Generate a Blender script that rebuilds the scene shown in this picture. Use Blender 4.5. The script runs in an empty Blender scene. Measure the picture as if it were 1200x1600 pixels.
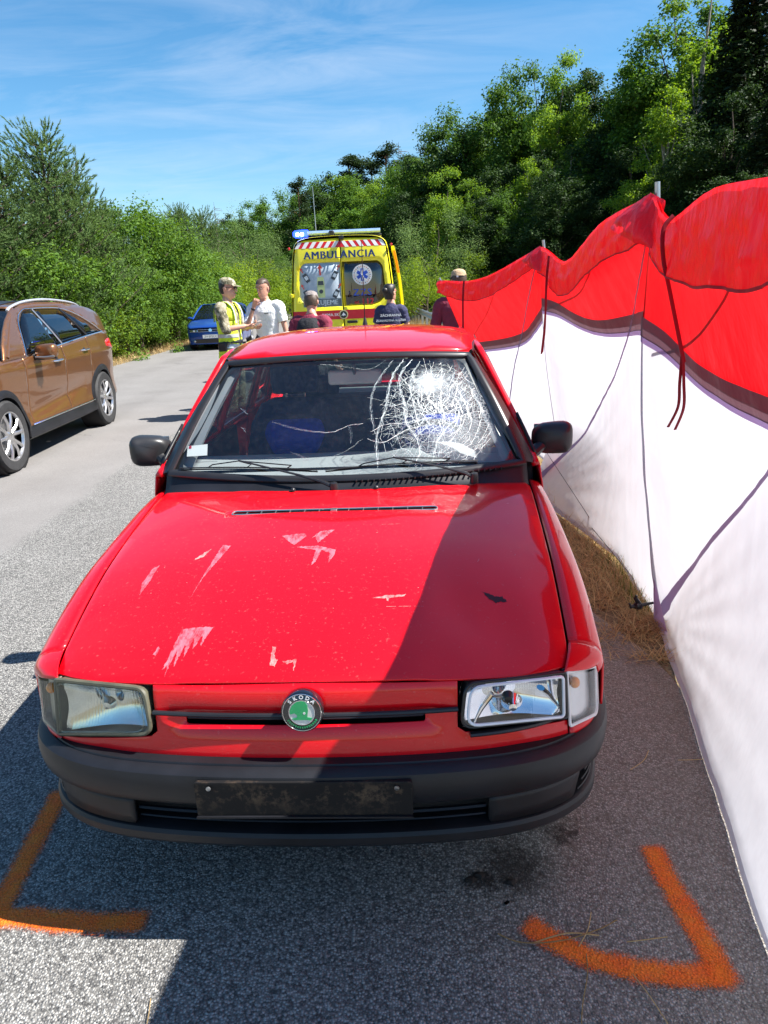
import bpy, bmesh, math, random
import numpy as np
from mathutils import Vector, Matrix, noise
from mathutils.geometry import delaunay_2d_cdt

SC = bpy.context.scene
COL = SC.collection
R = math.radians
PI = math.pi

# ------------------------------------------------------------------ camera
PITCH, ROLL = 0.30226, -0.04445
cam_data = bpy.data.cameras.new('camera')
cam = bpy.data.objects.new('camera', cam_data)
COL.objects.link(cam)
cam_data.sensor_fit = 'VERTICAL'
cam_data.sensor_height = 36.0
cam_data.lens = 24.744
cam_data.clip_start = 0.05
cam_data.clip_end = 3000
_up = Vector((0, math.sin(PITCH), math.cos(PITCH)))
_fw = Vector((0, math.cos(PITCH), -math.sin(PITCH)))
_rt = Vector((1, 0, 0)) * math.cos(ROLL) + _up * math.sin(ROLL)
_u2 = _up * math.cos(ROLL) - Vector((1, 0, 0)) * math.sin(ROLL)
_m = Matrix((_rt, _u2, -_fw)).transposed().to_4x4()
_m.translation = Vector((0, 0, 1.5954))
cam.matrix_world = _m
SC.camera = cam

# ------------------------------------------------------------------ sun and sky
SUN_DIR = Vector((0.76, -0.07, 1.0)).normalized()      # towards the sun
sun_data = bpy.data.lights.new('sun', 'SUN')
sun_data.energy = 5.0
sun_data.angle = R(0.53)
sun_data.color = (1.0, 0.955, 0.89)
sun = bpy.data.objects.new('sun', sun_data)
COL.objects.link(sun)
sun.rotation_euler = SUN_DIR.to_track_quat('Z', 'Y').to_euler()
sun.location = (20, -8, 30)

world = bpy.data.worlds.new('World')
SC.world = world
world.use_nodes = True
wt = world.node_tree
wt.nodes.clear()
_el = math.asin(SUN_DIR.z)
_az = math.atan2(SUN_DIR.x, SUN_DIR.y)


def N(t, typ, **kw):
    n = t.nodes.new(typ)
    for k, v in kw.items():
        if k == 'inp':
            for kk, vv in v.items():
                n.inputs[kk].default_value = vv
        else:
            setattr(n, k, v)
    return n


def L(t, a, b):
    t.links.new(a, b)


sky = N(wt, 'ShaderNodeTexSky', sky_type='NISHITA', sun_disc=False, sun_elevation=_el, sun_rotation=_az)
sky.air_density = 1.0
sky.dust_density = 0.15
sky.ozone_density = 3.0
hs = N(wt, 'ShaderNodeHueSaturation', inp={'Saturation': 1.28, 'Value': 1.12, 'Hue': 0.493})
L(wt, sky.outputs[0], hs.inputs['Color'])
tc = N(wt, 'ShaderNodeTexCoord')
sep = N(wt, 'ShaderNodeSeparateXYZ')
L(wt, tc.outputs['Generated'], sep.inputs[0])
zz = N(wt, 'ShaderNodeMath', operation='ADD', inp={1: 0.12})
L(wt, sep.outputs[2], zz.inputs[0])
zm = N(wt, 'ShaderNodeMath', operation='MAXIMUM', inp={1: 0.05})
L(wt, zz.outputs[0], zm.inputs[0])
dx = N(wt, 'ShaderNodeMath', operation='DIVIDE')
dy = N(wt, 'ShaderNodeMath', operation='DIVIDE')
L(wt, sep.outputs[0], dx.inputs[0]); L(wt, zm.outputs[0], dx.inputs[1])
L(wt, sep.outputs[1], dy.inputs[0]); L(wt, zm.outputs[0], dy.inputs[1])
cmb = N(wt, 'ShaderNodeCombineXYZ')
L(wt, dx.outputs[0], cmb.inputs[0]); L(wt, dy.outputs[0], cmb.inputs[1])
mp = N(wt, 'ShaderNodeMapping')
mp.inputs['Rotation'].default_value = (0, 0, R(38))
mp.inputs['Scale'].default_value = (0.8, 1.9, 1)
L(wt, cmb.outputs[0], mp.inputs[0])
nz = N(wt, 'ShaderNodeTexNoise', inp={'Scale': 1.7, 'Detail': 9.0, 'Roughness': 0.62, 'Distortion': 0.7})
L(wt, mp.outputs[0], nz.inputs['Vector'])
nb = N(wt, 'ShaderNodeTexNoise', inp={'Scale': 0.75, 'Detail': 3.0, 'Roughness': 0.5})
L(wt, cmb.outputs[0], nb.inputs['Vector'])
rp = N(wt, 'ShaderNodeMapRange', inp={1: 0.40, 2: 0.95, 3: 0.0, 4: 1.0})
L(wt, nz.outputs[0], rp.inputs[0])
rb = N(wt, 'ShaderNodeMapRange', inp={1: 0.36, 2: 0.66, 3: 0.15, 4: 1.0})
L(wt, nb.outputs[0], rb.inputs[0])
# one larger veil of cirrus over the road
dist = N(wt, 'ShaderNodeVectorMath', operation='DISTANCE')
dist.inputs[1].default_value = (-0.55, 2.55, 0)
L(wt, cmb.outputs[0], dist.inputs[0])
veil = N(wt, 'ShaderNodeMapRange', interpolation_type='SMOOTHSTEP', inp={1: 0.15, 2: 1.5, 3: 0.55, 4: 0.0})
L(wt, dist.outputs['Value'], veil.inputs[0])
rbv = N(wt, 'ShaderNodeMath', operation='ADD')
L(wt, rb.outputs[0], rbv.inputs[0]); L(wt, veil.outputs[0], rbv.inputs[1])
mm = N(wt, 'ShaderNodeMath', operation='MULTIPLY', use_clamp=True)
L(wt, rp.outputs[0], mm.inputs[0]); L(wt, rbv.outputs[0], mm.inputs[1])
mm2 = N(wt, 'ShaderNodeMath', operation='MULTIPLY', use_clamp=True, inp={1: 0.52})
L(wt, mm.outputs[0], mm2.inputs[0])
mixc = N(wt, 'ShaderNodeMix', data_type='RGBA')
mixc.inputs['B'].default_value = (5.6, 6.2, 7.2, 1)
L(wt, mm2.outputs[0], mixc.inputs['Factor'])
L(wt, hs.outputs[0], mixc.inputs['A'])
bg = N(wt, 'ShaderNodeBackground', inp={'Strength': 0.062})
L(wt, mixc.outputs['Result'], bg.inputs[0])
wo = N(wt, 'ShaderNodeOutputWorld')
L(wt, bg.outputs[0], wo.inputs[0])

SC.view_settings.view_transform = 'Standard'
SC.view_settings.look = 'None'
SC.view_settings.gamma = 1
SC.view_settings.use_curve_mapping = False
SC.view_settings.exposure = 1.38
SC.cycles.max_bounces = 8
SC.cycles.transparent_max_bounces = 16
SC.cycles.use_denoising = True


# ------------------------------------------------------------------ object helpers
def tag(o, label=None, cat=None, group=None, kind=None):
    if label: o['label'] = label
    if cat: o['category'] = cat
    if group: o['group'] = group
    if kind: o['kind'] = kind
    return o


def root(name, loc, rz=0.0, label=None, cat=None, group=None):
    o = bpy.data.objects.new(name, None)
    COL.objects.link(o)
    o.empty_display_size = 0.2
    o.location = loc
    o.rotation_euler = (0, 0, rz)
    return tag(o, label, cat, group)


def link_mesh(name, me, mat, parent=None):
    o = bpy.data.objects.new(name, me)
    COL.objects.link(o)
    if mat is not None and not me.materials:
        me.materials.append(mat)
    if parent is not None:
        o.parent = parent
    return o


def kids(o):
    return [c for c in bpy.data.objects if c.parent == o]


def copy_tree(o, parent=None, depth=None):
    c = o.copy()
    COL.objects.link(c)
    c.parent = parent
    for k in list(o.children):
        copy_tree(k, c)
    return c


def finish(me, smooth=True, angle=35):
    if smooth:
        me.shade_smooth()
        if angle is not None:
            me.set_sharp_from_angle(angle=R(angle))
    me.update()
    return me


class B:
    """collects simple shapes into one mesh"""
    def __init__(s):
        s.v, s.f = [], []

    def add(s, vs, fs):
        n = len(s.v)
        s.v += [tuple(p) for p in vs]
        s.f += [tuple(i + n for i in f) for f in fs]
        return s

    def box(s, c, d, rot=None, taper=1.0):
        hx, hy, hz = d[0] / 2, d[1] / 2, d[2] / 2
        vs = [Vector((x * hx * (taper if z > 0 else 1), y * hy * (taper if z > 0 else 1), z * hz)) for z in (-1, 1) for y in (-1, 1) for x in (-1, 1)]
        if rot is not None:
            vs = [rot @ p for p in vs]
        vs = [p + Vector(c) for p in vs]
        return s.add(vs, [(0, 2, 3, 1), (4, 5, 7, 6), (0, 1, 5, 4), (2, 6, 7, 3), (0, 4, 6, 2), (1, 3, 7, 5)])

    def loft(s, rings, cap=True, closed=True):
        n = len(rings[0])
        vs = [p for r in rings for p in r]
        fs = []
        for i in range(len(rings) - 1):
            for j in range(n if closed else n - 1):
                a, b = i * n + j, i * n + (j + 1) % n
                fs.append((a, b, b + n, a + n))
        if cap and closed:
            fs.append(tuple(range(n - 1, -1, -1)))
            fs.append(tuple((len(rings) - 1) * n + k for k in range(n)))
        return s.add(vs, fs)

    def tube(s, path, rad, seg=8, cap=True, flat=1.0, up=None):
        path = [Vector(p) for p in path]
        if not isinstance(rad, (list, tuple)):
            rad = [rad] * len(path)
        rings = []
        t0 = (path[1] - path[0]).normalized()
        ref = Vector(up) if up is not None else (Vector((0, 0, 1)) if abs(t0.z) < 0.9 else Vector((1, 0, 0)))
        for i, p in enumerate(path):
            t = (path[min(i + 1, len(path) - 1)] - path[max(i - 1, 0)]).normalized()
            a = t.cross(ref)
            if a.length < 1e-5:
                a = t.orthogonal()
            a.normalize()
            b = a.cross(t).normalized()
            ref = b
            rings.append([p + a * math.cos(2 * PI * k / seg) * rad[i] + b * math.sin(2 * PI * k / seg) * rad[i] * flat for k in range(seg)])
        return s.loft(rings, cap)

    def lathe(s, prof, origin, axis, seg=32, cap=False):
        axis = Vector(axis).normalized()
        a = axis.orthogonal().normalized()
        b = axis.cross(a)
        o = Vector(origin)
        rings = [[o + axis * h + (a * math.cos(2 * PI * k / seg) + b * math.sin(2 * PI * k / seg)) * r for k in range(seg)] for r, h in prof]
        return s.loft(rings, cap)

    def sphere(s, c, r, seg=14, rings=8, rot=None):
        if not isinstance(r, (tuple, list)):
            r = (r, r, r)
        vs, fs = [], []
        for i in range(rings + 1):
            th = PI * i / rings
            for k in range(seg):
                ph = 2 * PI * k / seg
                p = Vector((math.sin(th) * math.cos(ph) * r[0], math.sin(th) * math.sin(ph) * r[1], math.cos(th) * r[2]))
                if rot is not None:
                    p = rot @ p
                vs.append(p + Vector(c))
        for i in range(rings):
            for k in range(seg):
                fs.append((i * seg + k, (i + 1) * seg + k, (i + 1) * seg + (k + 1) % seg, i * seg + (k + 1) % seg))
        return s.add(vs, fs)

    def prism(s, poly, fn, d):
        """poly: 2D outline; fn(a, b, depth) -> 3D; extruded from 0 to d"""
        n = len(poly)
        vs = [fn(a, b, 0) for a, b in poly] + [fn(a, b, d) for a, b in poly]
        fs = [tuple(range(n - 1, -1, -1)), tuple(range(n, 2 * n))]
        fs += [(i, (i + 1) % n, n + (i + 1) % n, n + i) for i in range(n)]
        return s.add(vs, fs)

    def mesh(s, name, smooth=True, angle=35, merge=True):
        me = bpy.data.meshes.new(name)
        me.from_pydata(s.v, [], s.f)
        bm = bmesh.new()
        bm.from_mesh(me)
        if merge:
            bmesh.ops.remove_doubles(bm, verts=bm.verts, dist=1e-5)
        bmesh.ops.recalc_face_normals(bm, faces=bm.faces)
        bm.to_mesh(me)
        bm.free()
        return finish(me, smooth, angle)

    def build(s, name, mat, parent=None, smooth=True, angle=35, bevel=0, seg=2, recalc=True):
        o = link_mesh(name, s.mesh(name, smooth, angle), mat, parent)
        if bevel:
            md = o.modifiers.new('bevel', 'BEVEL')
            md.width = bevel
            md.segments = seg
            md.limit_method = 'ANGLE'
            md.angle_limit = R(40)
            md.harden_normals = False
        return o


def catmull(pts, n=8, closed=False):
    P = [Vector(p) for p in pts]
    out = []
    m = len(P)
    rng = range(m if closed else m - 1)
    for i in rng:
        if closed:
            a, b, c, d = P[(i - 1) % m], P[i], P[(i + 1) % m], P[(i + 2) % m]
        else:
            a, b, c, d = P[max(i - 1, 0)], P[i], P[i + 1], P[min(i + 2, m - 1)]
        for k in range(n):
            t = k / n
            out.append(0.5 * ((2 * b) + (c - a) * t + (2 * a - 5 * b + 4 * c - d) * t * t + (3 * b - a - 3 * c + d) * t ** 3))
    if not closed:
        out.append(P[-1])
    return out


def interp(x, xs, ys):
    """smooth-ish interpolation through a table"""
    return float(np.interp(x, xs, ys))


def smooth_table(xs, ys, n=10):
    c = catmull([(x, y, 0) for x, y in zip(xs, ys)], n)
    X = [p.x for p in c]
    Y = [p.y for p in c]
    return lambda x: float(np.interp(x, X, Y))


def rounded(poly, r, n=5):
    """round the corners of a 2D polygon (r: one radius or one per corner)"""
    out = []
    m = len(poly)
    for i in range(m):
        ri = r[i] if isinstance(r, (list, tuple)) else r
        p = Vector(poly[i][:2])
        a = Vector(poly[i - 1][:2]) - p
        b = Vector(poly[(i + 1) % m][:2]) - p
        if ri <= 0:
            out.append((p.x, p.y))
            continue
        ri = min(ri, a.length * 0.49, b.length * 0.49)
        p0 = p + a.normalized() * ri
        p1 = p + b.normalized() * ri
        for k in range(n + 1):
            t = k / n
            q = p0 * (1 - t) ** 2 + p * 2 * t * (1 - t) + p1 * t * t
            out.append((q.x, q.y))
    return out


def inside(x, y, poly):
    c = False
    j = len(poly) - 1
    for i in range(len(poly)):
        xi, yi = poly[i]
        xj, yj = poly[j]
        if (yi > y) != (yj > y) and x < (xj - xi) * (y - yi) / (yj - yi) + xi:
            c = not c
        j = i
    return c


def densify(poly, step):
    out = []
    m = len(poly)
    for i in range(m):
        a, b = Vector(poly[i][:2]), Vector(poly[(i + 1) % m][:2])
        k = max(1, int(math.ceil((b - a).length / step)))
        for j in range(k):
            q = a + (b - a) * (j / k)
            out.append((q.x, q.y))
    return out


def patch_geo(poly, step, holes=()):
    loops = [densify(poly, step)] + [densify(h, step) for h in holes]
    pts, edges = [], []
    for lp in loops:
        n = len(pts)
        pts += lp
        edges += [(n + i, n + (i + 1) % len(lp)) for i in range(len(lp))]
    bp = np.array(pts)
    x0, y0 = bp.min(0)
    x1, y1 = bp.max(0)
    nx, ny = int((x1 - x0) / step) + 1, int((y1 - y0) / step) + 1
    for i in range(1, nx + 1):
        for j in range(1, ny + 1):
            x, y = x0 + i * step, y0 + j * step
            if x > x1 or y > y1:
                continue
            if np.min((bp[:, 0] - x) ** 2 + (bp[:, 1] - y) ** 2) < (step * 0.45) ** 2:
                continue
            if inside(x, y, loops[0]) and not any(inside(x, y, h) for h in loops[1:]):
                pts.append((x, y))
    res = delaunay_2d_cdt([Vector(p) for p in pts], edges, [], 0, 1e-6)
    vs, fs = res[0], res[2]
    out = []
    for f in fs:
        cx = sum(vs[i].x for i in f) / len(f)
        cy = sum(vs[i].y for i in f) / len(f)
        if inside(cx, cy, loops[0]) and not any(inside(cx, cy, h) for h in loops[1:]):
            out.append(tuple(f))
    return [(v.x, v.y) for v in vs], out


def patch(name, poly, fn, mat, parent=None, step=0.05, holes=(), out=None, thick=0.004, angle=50, uvs=1.0):
    """fill a 2D outline, map it on a surface with fn(a, b); 'out' = rough outward direction"""
    vs, fs = patch_geo(poly, step, holes)
    P = [Vector(fn(a, b)) for a, b in vs]
    if out is not None and fs:
        o = Vector(out)
        acc = Vector()
        for f in fs[::max(1, len(fs) // 60)]:
            acc += (P[f[1]] - P[f[0]]).cross(P[f[2]] - P[f[0]])
        if acc.dot(o) < 0:
            fs = [f[::-1] for f in fs]
    me = bpy.data.meshes.new(name)
    me.from_pydata(P, [], fs)
    uv = me.uv_layers.new(name='UVMap')
    li = np.zeros(len(me.loops), dtype=np.int32)
    me.loops.foreach_get('vertex_index', li)
    uva = (np.array(vs)[li] * uvs).astype(np.float32)
    uv.data.foreach_set('uv', uva.ravel())
    finish(me, True, angle)
    ob = link_mesh(name, me, mat, parent)
    if thick:
        md = ob.modifiers.new('thickness', 'SOLIDIFY')
        md.thickness = thick
        md.offset = -1
    return ob


def mirror_x(o, name=None, shift=0.0):
    """a second, mirrored part with its own mesh"""
    me = o.data.copy()
    me.transform(Matrix.Scale(-1, 4, (1, 0, 0)))
    me.flip_normals()
    c = o.copy()
    c.data = me
    COL.objects.link(c)
    c.parent = o.parent
    return c


_fonts = {}


def text_geo(s, size, bold=0.0, spacing=1.0):
    cu = bpy.data.curves.new('t', 'FONT')
    cu.body = s
    cu.size = size
    cu.space_character = spacing
    cu.align_x = 'CENTER'
    cu.align_y = 'CENTER'
    cu.resolution_u = 3
    o = bpy.data.objects.new('t', cu)
    me = bpy.data.meshes.new_from_object(o)
    vs = [tuple(v.co) for v in me.vertices]
    fs = [tuple(p.vertices) for p in me.polygons]
    bpy.data.objects.remove(o)
    bpy.data.meshes.remove(me)
    if bold:
        v0, f0 = vs, fs
        vs, fs = [], []
        for i, dx_ in enumerate((-bold, 0, bold)):
            n = len(vs)
            vs = vs + [(a + dx_, b, c + i * .0002) for a, b, c in v0]
            fs = fs + [tuple(k + n for k in f) for f in f0]
    return vs, fs


def text_obj(name, s, size, M, mat, parent=None, bold=0.0, spacing=1.0, thick=0.002):
    vs, fs = text_geo(s, size, bold, spacing)
    me = bpy.data.meshes.new(name)
    me.from_pydata([M @ Vector(v) for v in vs], [], fs)
    me.update()
    o = link_mesh(name, me, mat, parent)
    if thick:
        md = o.modifiers.new('thickness', 'SOLIDIFY')
        md.thickness = thick
        md.offset = 1
    return o


def frame_m(o, x, y):
    """matrix with local x, y axes and origin o"""
    x, y = Vector(x).normalized(), Vector(y).normalized()
    z = x.cross(y)
    m = Matrix((x, y, z)).transposed().to_4x4()
    m.translation = Vector(o)
    return m


# ------------------------------------------------------------------ materials
MATS = {}


def mat_new(name):
    m = bpy.data.materials.new(name)
    m.use_nodes = True
    t = m.node_tree
    p = t.nodes['Principled BSDF']
    MATS[name] = m
    return m, t, p


def coords(t, kind='Object', scale=1.0):
    tcn = t.nodes.new('ShaderNodeTexCoord')
    mpn = t.nodes.new('ShaderNodeMapping')
    mpn.inputs['Scale'].default_value = (scale,) * 3 if not isinstance(scale, tuple) else scale
    L(t, tcn.outputs[kind], mpn.inputs[0])
    return mpn.outputs[0]


def ramp(t, src, stops):
    r = t.nodes.new('ShaderNodeValToRGB')
    e = r.color_ramp.elements
    while len(e) < len(stops):
        e.new(0.5)
    for i, (p, c) in enumerate(stops):
        e[i].position = p
        e[i].color = (*c, 1) if len(c) == 3 else c
    L(t, src, r.inputs[0])
    return r.outputs[0]


def mixrgb(t, f, a, b, mode='MIX'):
    m = t.nodes.new('ShaderNodeMix')
    m.data_type = 'RGBA'
    m.blend_type = mode
    if isinstance(f, (int, float)):
        m.inputs['Factor'].default_value = f
    else:
        L(t, f, m.inputs['Factor'])
    for k, s in (('A', a), ('B', b)):
        if isinstance(s, (tuple, list)):
            m.inputs[k].default_value = (*s, 1) if len(s) == 3 else s
        else:
            L(t, s, m.inputs[k])
    return m.outputs['Result']


def math_(t, op, a, b=None, clamp=False):
    m = t.nodes.new('ShaderNodeMath')
    m.operation = op
    m.use_clamp = clamp
    for i, s in enumerate((a, b)):
        if s is None: continue
        if isinstance(s, (int, float)):
            m.inputs[i].default_value = s
        else:
            L(t, s, m.inputs[i])
    return m.outputs[0]


def maprange(t, s, a, b, c=0.0, d=1.0, smooth=False):
    m = t.nodes.new('ShaderNodeMapRange')
    if smooth: m.interpolation_type = 'SMOOTHSTEP'
    for i, x in enumerate((a, b, c, d)):
        m.inputs[i + 1].default_value = x
    L(t, s, m.inputs[0])
    return m.outputs[0]


def noise_(t, v, scale, detail=3.0, rough=0.55, out=0):
    n = t.nodes.new('ShaderNodeTexNoise')
    n.inputs['Scale'].default_value = scale
    n.inputs['Detail'].default_value = detail
    n.inputs['Roughness'].default_value = rough
    if v is not None: L(t, v, n.inputs['Vector'])
    return n.outputs[out]


def bump(t, p, h, strength=0.3, dist=0.01):
    b = t.nodes.new('ShaderNodeBump')
    b.inputs['Strength'].default_value = strength
    b.inputs['Distance'].default_value = dist
    L(t, h, b.inputs['Height'])
    L(t, b.outputs[0], p.inputs['Normal'])
    return b


def simple(name, col, rough=0.5, metal=0.0, var=0.12, nscale=8.0, bumps=0.0, bscale=60, coat=0.0, spec=0.5, bdist=0.003):
    m, t, p = mat_new(name)
    v = coords(t)
    n = noise_(t, v, nscale, 4)
    c = tuple(col)
    lo = tuple(x * (1 - var) for x in c)
    hi = tuple(min(1, x * (1 + var)) for x in c)
    L(t, ramp(t, n, [(0.3, lo), (0.7, hi)]), p.inputs['Base Color'])
    p.inputs['Roughness'].default_value = rough
    p.inputs['Metallic'].default_value = metal
    p.inputs['Coat Weight'].default_value = coat
    p.inputs['Specular IOR Level'].default_value = spec
    if bumps:
        bump(t, p, noise_(t, v, bscale, 3), bumps, bdist)
    return m


def car_paint(name, col, flake=0.0, dust=0.0, rough=0.35, metal=0.0):
    m, t, p = mat_new(name)
    v = coords(t)
    n = noise_(t, v, 2.2, 5, 0.6)
    d = noise_(t, v, 90, 3, 0.6)
    base = mixrgb(t, maprange(t, n, 0.35, 0.7), tuple(c * 0.93 for c in col), col)
    if dust:
        k = math_(t, 'MULTIPLY', maprange(t, d, 0.62, 0.75), dust)
        base = mixrgb(t, k, base, (0.55, 0.42, 0.38))
    if flake:
        vo = t.nodes.new('ShaderNodeTexVoronoi')
        vo.inputs['Scale'].default_value = 900
        L(t, v, vo.inputs['Vector'])
        base = mixrgb(t, maprange(t, vo.outputs['Color'], 0.3, 1.0, 0, flake), base, tuple(min(1, c * 1.9 + .03) for c in col))
    L(t, base, p.inputs['Base Color'])
    p.inputs['Roughness'].default_value = rough
    p.inputs['Metallic'].default_value = metal
    p.inputs['Coat Weight'].default_value = 0.9
    p.inputs['Specular IOR Level'].default_value = 0.15
    rr = maprange(t, noise_(t, v, 5, 5, 0.65), 0.35, 0.75, 0.02, 0.07)
    L(t, rr, p.inputs['Coat Roughness'])
    return m


def glass(name, tint, fac=0.75, rough=0.0, dirt=0.03, refl=1.0):
    """thin pane: tinted see-through mixed with a mirror by angle"""
    m, t, p = mat_new(name)
    t.nodes.remove(p)
    out = t.nodes['Material Output']
    tr = N(t, 'ShaderNodeBsdfTransparent')
    tr.inputs[0].default_value = (*tint, 1)
    gl = N(t, 'ShaderNodeBsdfGlossy')
    gl.inputs['Roughness'].default_value = rough
    gl.inputs[0].default_value = (0.95, 0.97, 1, 1)
    # Schlick reflectance, the same from both sides of the thin pane
    ge = N(t, 'ShaderNodeNewGeometry')
    dp = N(t, 'ShaderNodeVectorMath', operation='DOT_PRODUCT')
    L(t, ge.outputs['Incoming'], dp.inputs[0]); L(t, ge.outputs['Normal'], dp.inputs[1])
    om = math_(t, 'SUBTRACT', 1.0, math_(t, 'ABSOLUTE', dp.outputs['Value']), True)
    f = math_(t, 'MULTIPLY', math_(t, 'ADD', math_(t, 'MULTIPLY', math_(t, 'POWER', om, 5.0), 0.9), 0.07), refl, True)
    mx = N(t, 'ShaderNodeMixShader')
    L(t, f, mx.inputs[0]); L(t, tr.outputs[0], mx.inputs[1]); L(t, gl.outputs[0], mx.inputs[2])
    df = N(t, 'ShaderNodeBsdfDiffuse')
    df.inputs[0].default_value = (0.6, 0.58, 0.54, 1)
    v = coords(t)
    k = maprange(t, noise_(t, v, 40, 5, 0.7), 0.45, 0.8, dirt * 0.4, dirt * 2)
    m2 = N(t, 'ShaderNodeMixShader')
    L(t, k, m2.inputs[0]); L(t, mx.outputs[0], m2.inputs[1]); L(t, df.outputs[0], m2.inputs[2])
    L(t, m2.outputs[0], out.inputs[0])
    return m


def fabric(name, col, trans=0.5, rough=0.5, folds=0.35, tcol=None, scale=6.0):
    m, t, p = mat_new(name)
    out = t.nodes['Material Output']
    v = coords(t)
    mp2 = N(t, 'ShaderNodeMapping')
    mp2.inputs['Scale'].default_value = (1, 1, 0.45)
    L(t, v, mp2.inputs[0])
    n1 = noise_(t, mp2.outputs[0], scale, 4, 0.5)
    n2 = noise_(t, v, 420, 1, 0.5)
    p.inputs['Base Color'].default_value = (*col, 1)
    p.inputs['Roughness'].default_value = rough
    p.inputs['Specular IOR Level'].default_value = 0.35
    b = N(t, 'ShaderNodeBump')
    b.inputs['Strength'].default_value = folds
    b.inputs['Distance'].default_value = 0.05
    L(t, n1, b.inputs['Height'])
    b2 = N(t, 'ShaderNodeBump')
    b2.inputs['Strength'].default_value = 0.06
    b2.inputs['Distance'].default_value = 0.001
    L(t, n2, b2.inputs['Height']); L(t, b.outputs[0], b2.inputs['Normal'])
    L(t, b2.outputs[0], p.inputs['Normal'])
    tl = N(t, 'ShaderNodeBsdfTranslucent')
    tl.inputs[0].default_value = (*(tcol or col), 1)
    L(t, b2.outputs[0], tl.inputs['Normal'])
    mx = N(t, 'ShaderNodeMixShader')
    mx.inputs[0].default_value = trans
    L(t, p.outputs[0], mx.inputs[1]); L(t, tl.outputs[0], mx.inputs[2])
    L(t, mx.outputs[0], out.inputs[0])
    return m


def leaf_mat(name, c1, c2, trans=0.35, c3=None):
    m, t, p = mat_new(name)
    out = t.nodes['Material Output']
    g = N(t, 'ShaderNodeNewGeometry')
    oi = N(t, 'ShaderNodeObjectInfo')
    v = coords(t)
    big = noise_(t, v, 0.55, 3, 0.5)
    k = math_(t, 'ADD', math_(t, 'MULTIPLY', g.outputs['Random Per Island'], 0.55), math_(t, 'MULTIPLY', big, 0.55))
    c = mixrgb(t, maprange(t, k, 0.25, 0.85), c1, c2)
    c = mixrgb(t, math_(t, 'MULTIPLY', oi.outputs['Random'], 0.45), c, c3 or tuple(x * 0.6 for x in c1))
    L(t, c, p.inputs['Base Color'])
    p.inputs['Roughness'].default_value = 0.62
    p.inputs['Specular IOR Level'].default_value = 0.16
    tl = N(t, 'ShaderNodeBsdfTranslucent')
    hsn = N(t, 'ShaderNodeHueSaturation', inp={'Hue': 0.485, 'Saturation': 1.1, 'Value': 1.5})
    L(t, c, hsn.inputs['Color'])
    L(t, hsn.outputs[0], tl.inputs[0])
    mx = N(t, 'ShaderNodeMixShader')
    mx.inputs[0].default_value = trans
    L(t, p.outputs[0], mx.inputs[1]); L(t, tl.outputs[0], mx.inputs[2])
    L(t, mx.outputs[0], out.inputs[0])
    return m


def emit(name, col, s):
    m, t, p = mat_new(name)
    p.inputs['Base Color'].default_value = (*[c * .3 for c in col], 1)
    p.inputs['Emission Color'].default_value = (*col, 1)
    p.inputs['Emission Strength'].default_value = s
    return m


M_RED = car_paint('red_paint', (0.70, 0.001, 0.0075), dust=0.10, rough=0.38)
M_REDIN = simple('red_paint_inner', (0.45, 0.008, 0.02), 0.5)
M_BROWN = car_paint('brown_metallic_paint', (0.21, 0.092, 0.036), flake=0.5, rough=0.34, metal=0.7)
M_BLUE = car_paint('blue_metallic_paint', (0.008, 0.05, 0.26), flake=0.2, rough=0.35, metal=0.2)
M_YEL = simple('yellow_van_paint', (0.86, 0.75, 0.018), 0.3, var=0.04, coat=0.6)
M_TRIM = simple('black_bumper_plastic', (0.008, 0.0085, 0.0115), 0.46, var=0.5, nscale=5, bumps=0.12, bscale=500, spec=0.42)
M_BLK = simple('black_plastic', (0.014, 0.014, 0.016), 0.35, var=0.3, bumps=0.05, bscale=200)
M_DARK = simple('dark_void', (0.006, 0.006, 0.007), 0.8)
M_RUB = simple('tyre_rubber', (0.022, 0.022, 0.023), 0.75, var=0.3, nscale=20, bumps=0.3, bscale=120)
M_CHR = simple('chrome', (0.8, 0.8, 0.82), 0.08, metal=1.0, var=0.05)
M_ALLOY = simple('alloy_wheel', (0.55, 0.55, 0.56), 0.28, metal=0.9, var=0.12, nscale=15)
M_STEEL = simple('brushed_steel', (0.45, 0.46, 0.47), 0.35, metal=0.9, var=0.1)
M_GREYP = simple('grey_interior_plastic', (0.30, 0.31, 0.32), 0.6, var=0.12, bumps=0.1, bscale=400)
M_DGREYP = simple('dark_interior_plastic', (0.045, 0.047, 0.055), 0.6, var=0.2, bumps=0.1, bscale=300)
M_SEAT = simple('dark_blue_seat_cloth', (0.022, 0.030, 0.10), 0.9, var=0.3, nscale=60, bumps=0.2, bscale=500)
M_SEATB = simple('bright_blue_seat_cloth', (0.02, 0.06, 0.62), 0.9, var=0.15, nscale=60, bumps=0.2, bscale=500)
M_GLASS = glass('windscreen_glass', (0.84, 0.89, 0.88), dirt=0.010)
M_SIDEGL = glass('side_glass', (0.62, 0.68, 0.66), dirt=0.02)
M_DKGLASS = glass('dark_tinted_glass', (0.045, 0.055, 0.07), dirt=0.006, refl=1.35)
M_LENS = glass('clear_lamp_lens', (0.93, 0.95, 0.97), dirt=0.02, refl=1.2)
M_LENSY = glass('yellowed_lamp_lens', (0.86, 0.88, 0.83), dirt=0.04, refl=0.9)
M_WHITE = simple('white_plastic', (0.75, 0.75, 0.74), 0.4, var=0.03)
M_REDPL = simple('red_lamp_plastic', (0.6, 0.01, 0.01), 0.25, var=0.1, coat=0.5)
M_AMB = simple('amber_bulb', (0.75, 0.25, 0.02), 0.3, var=0.1, coat=0.5)
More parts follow.
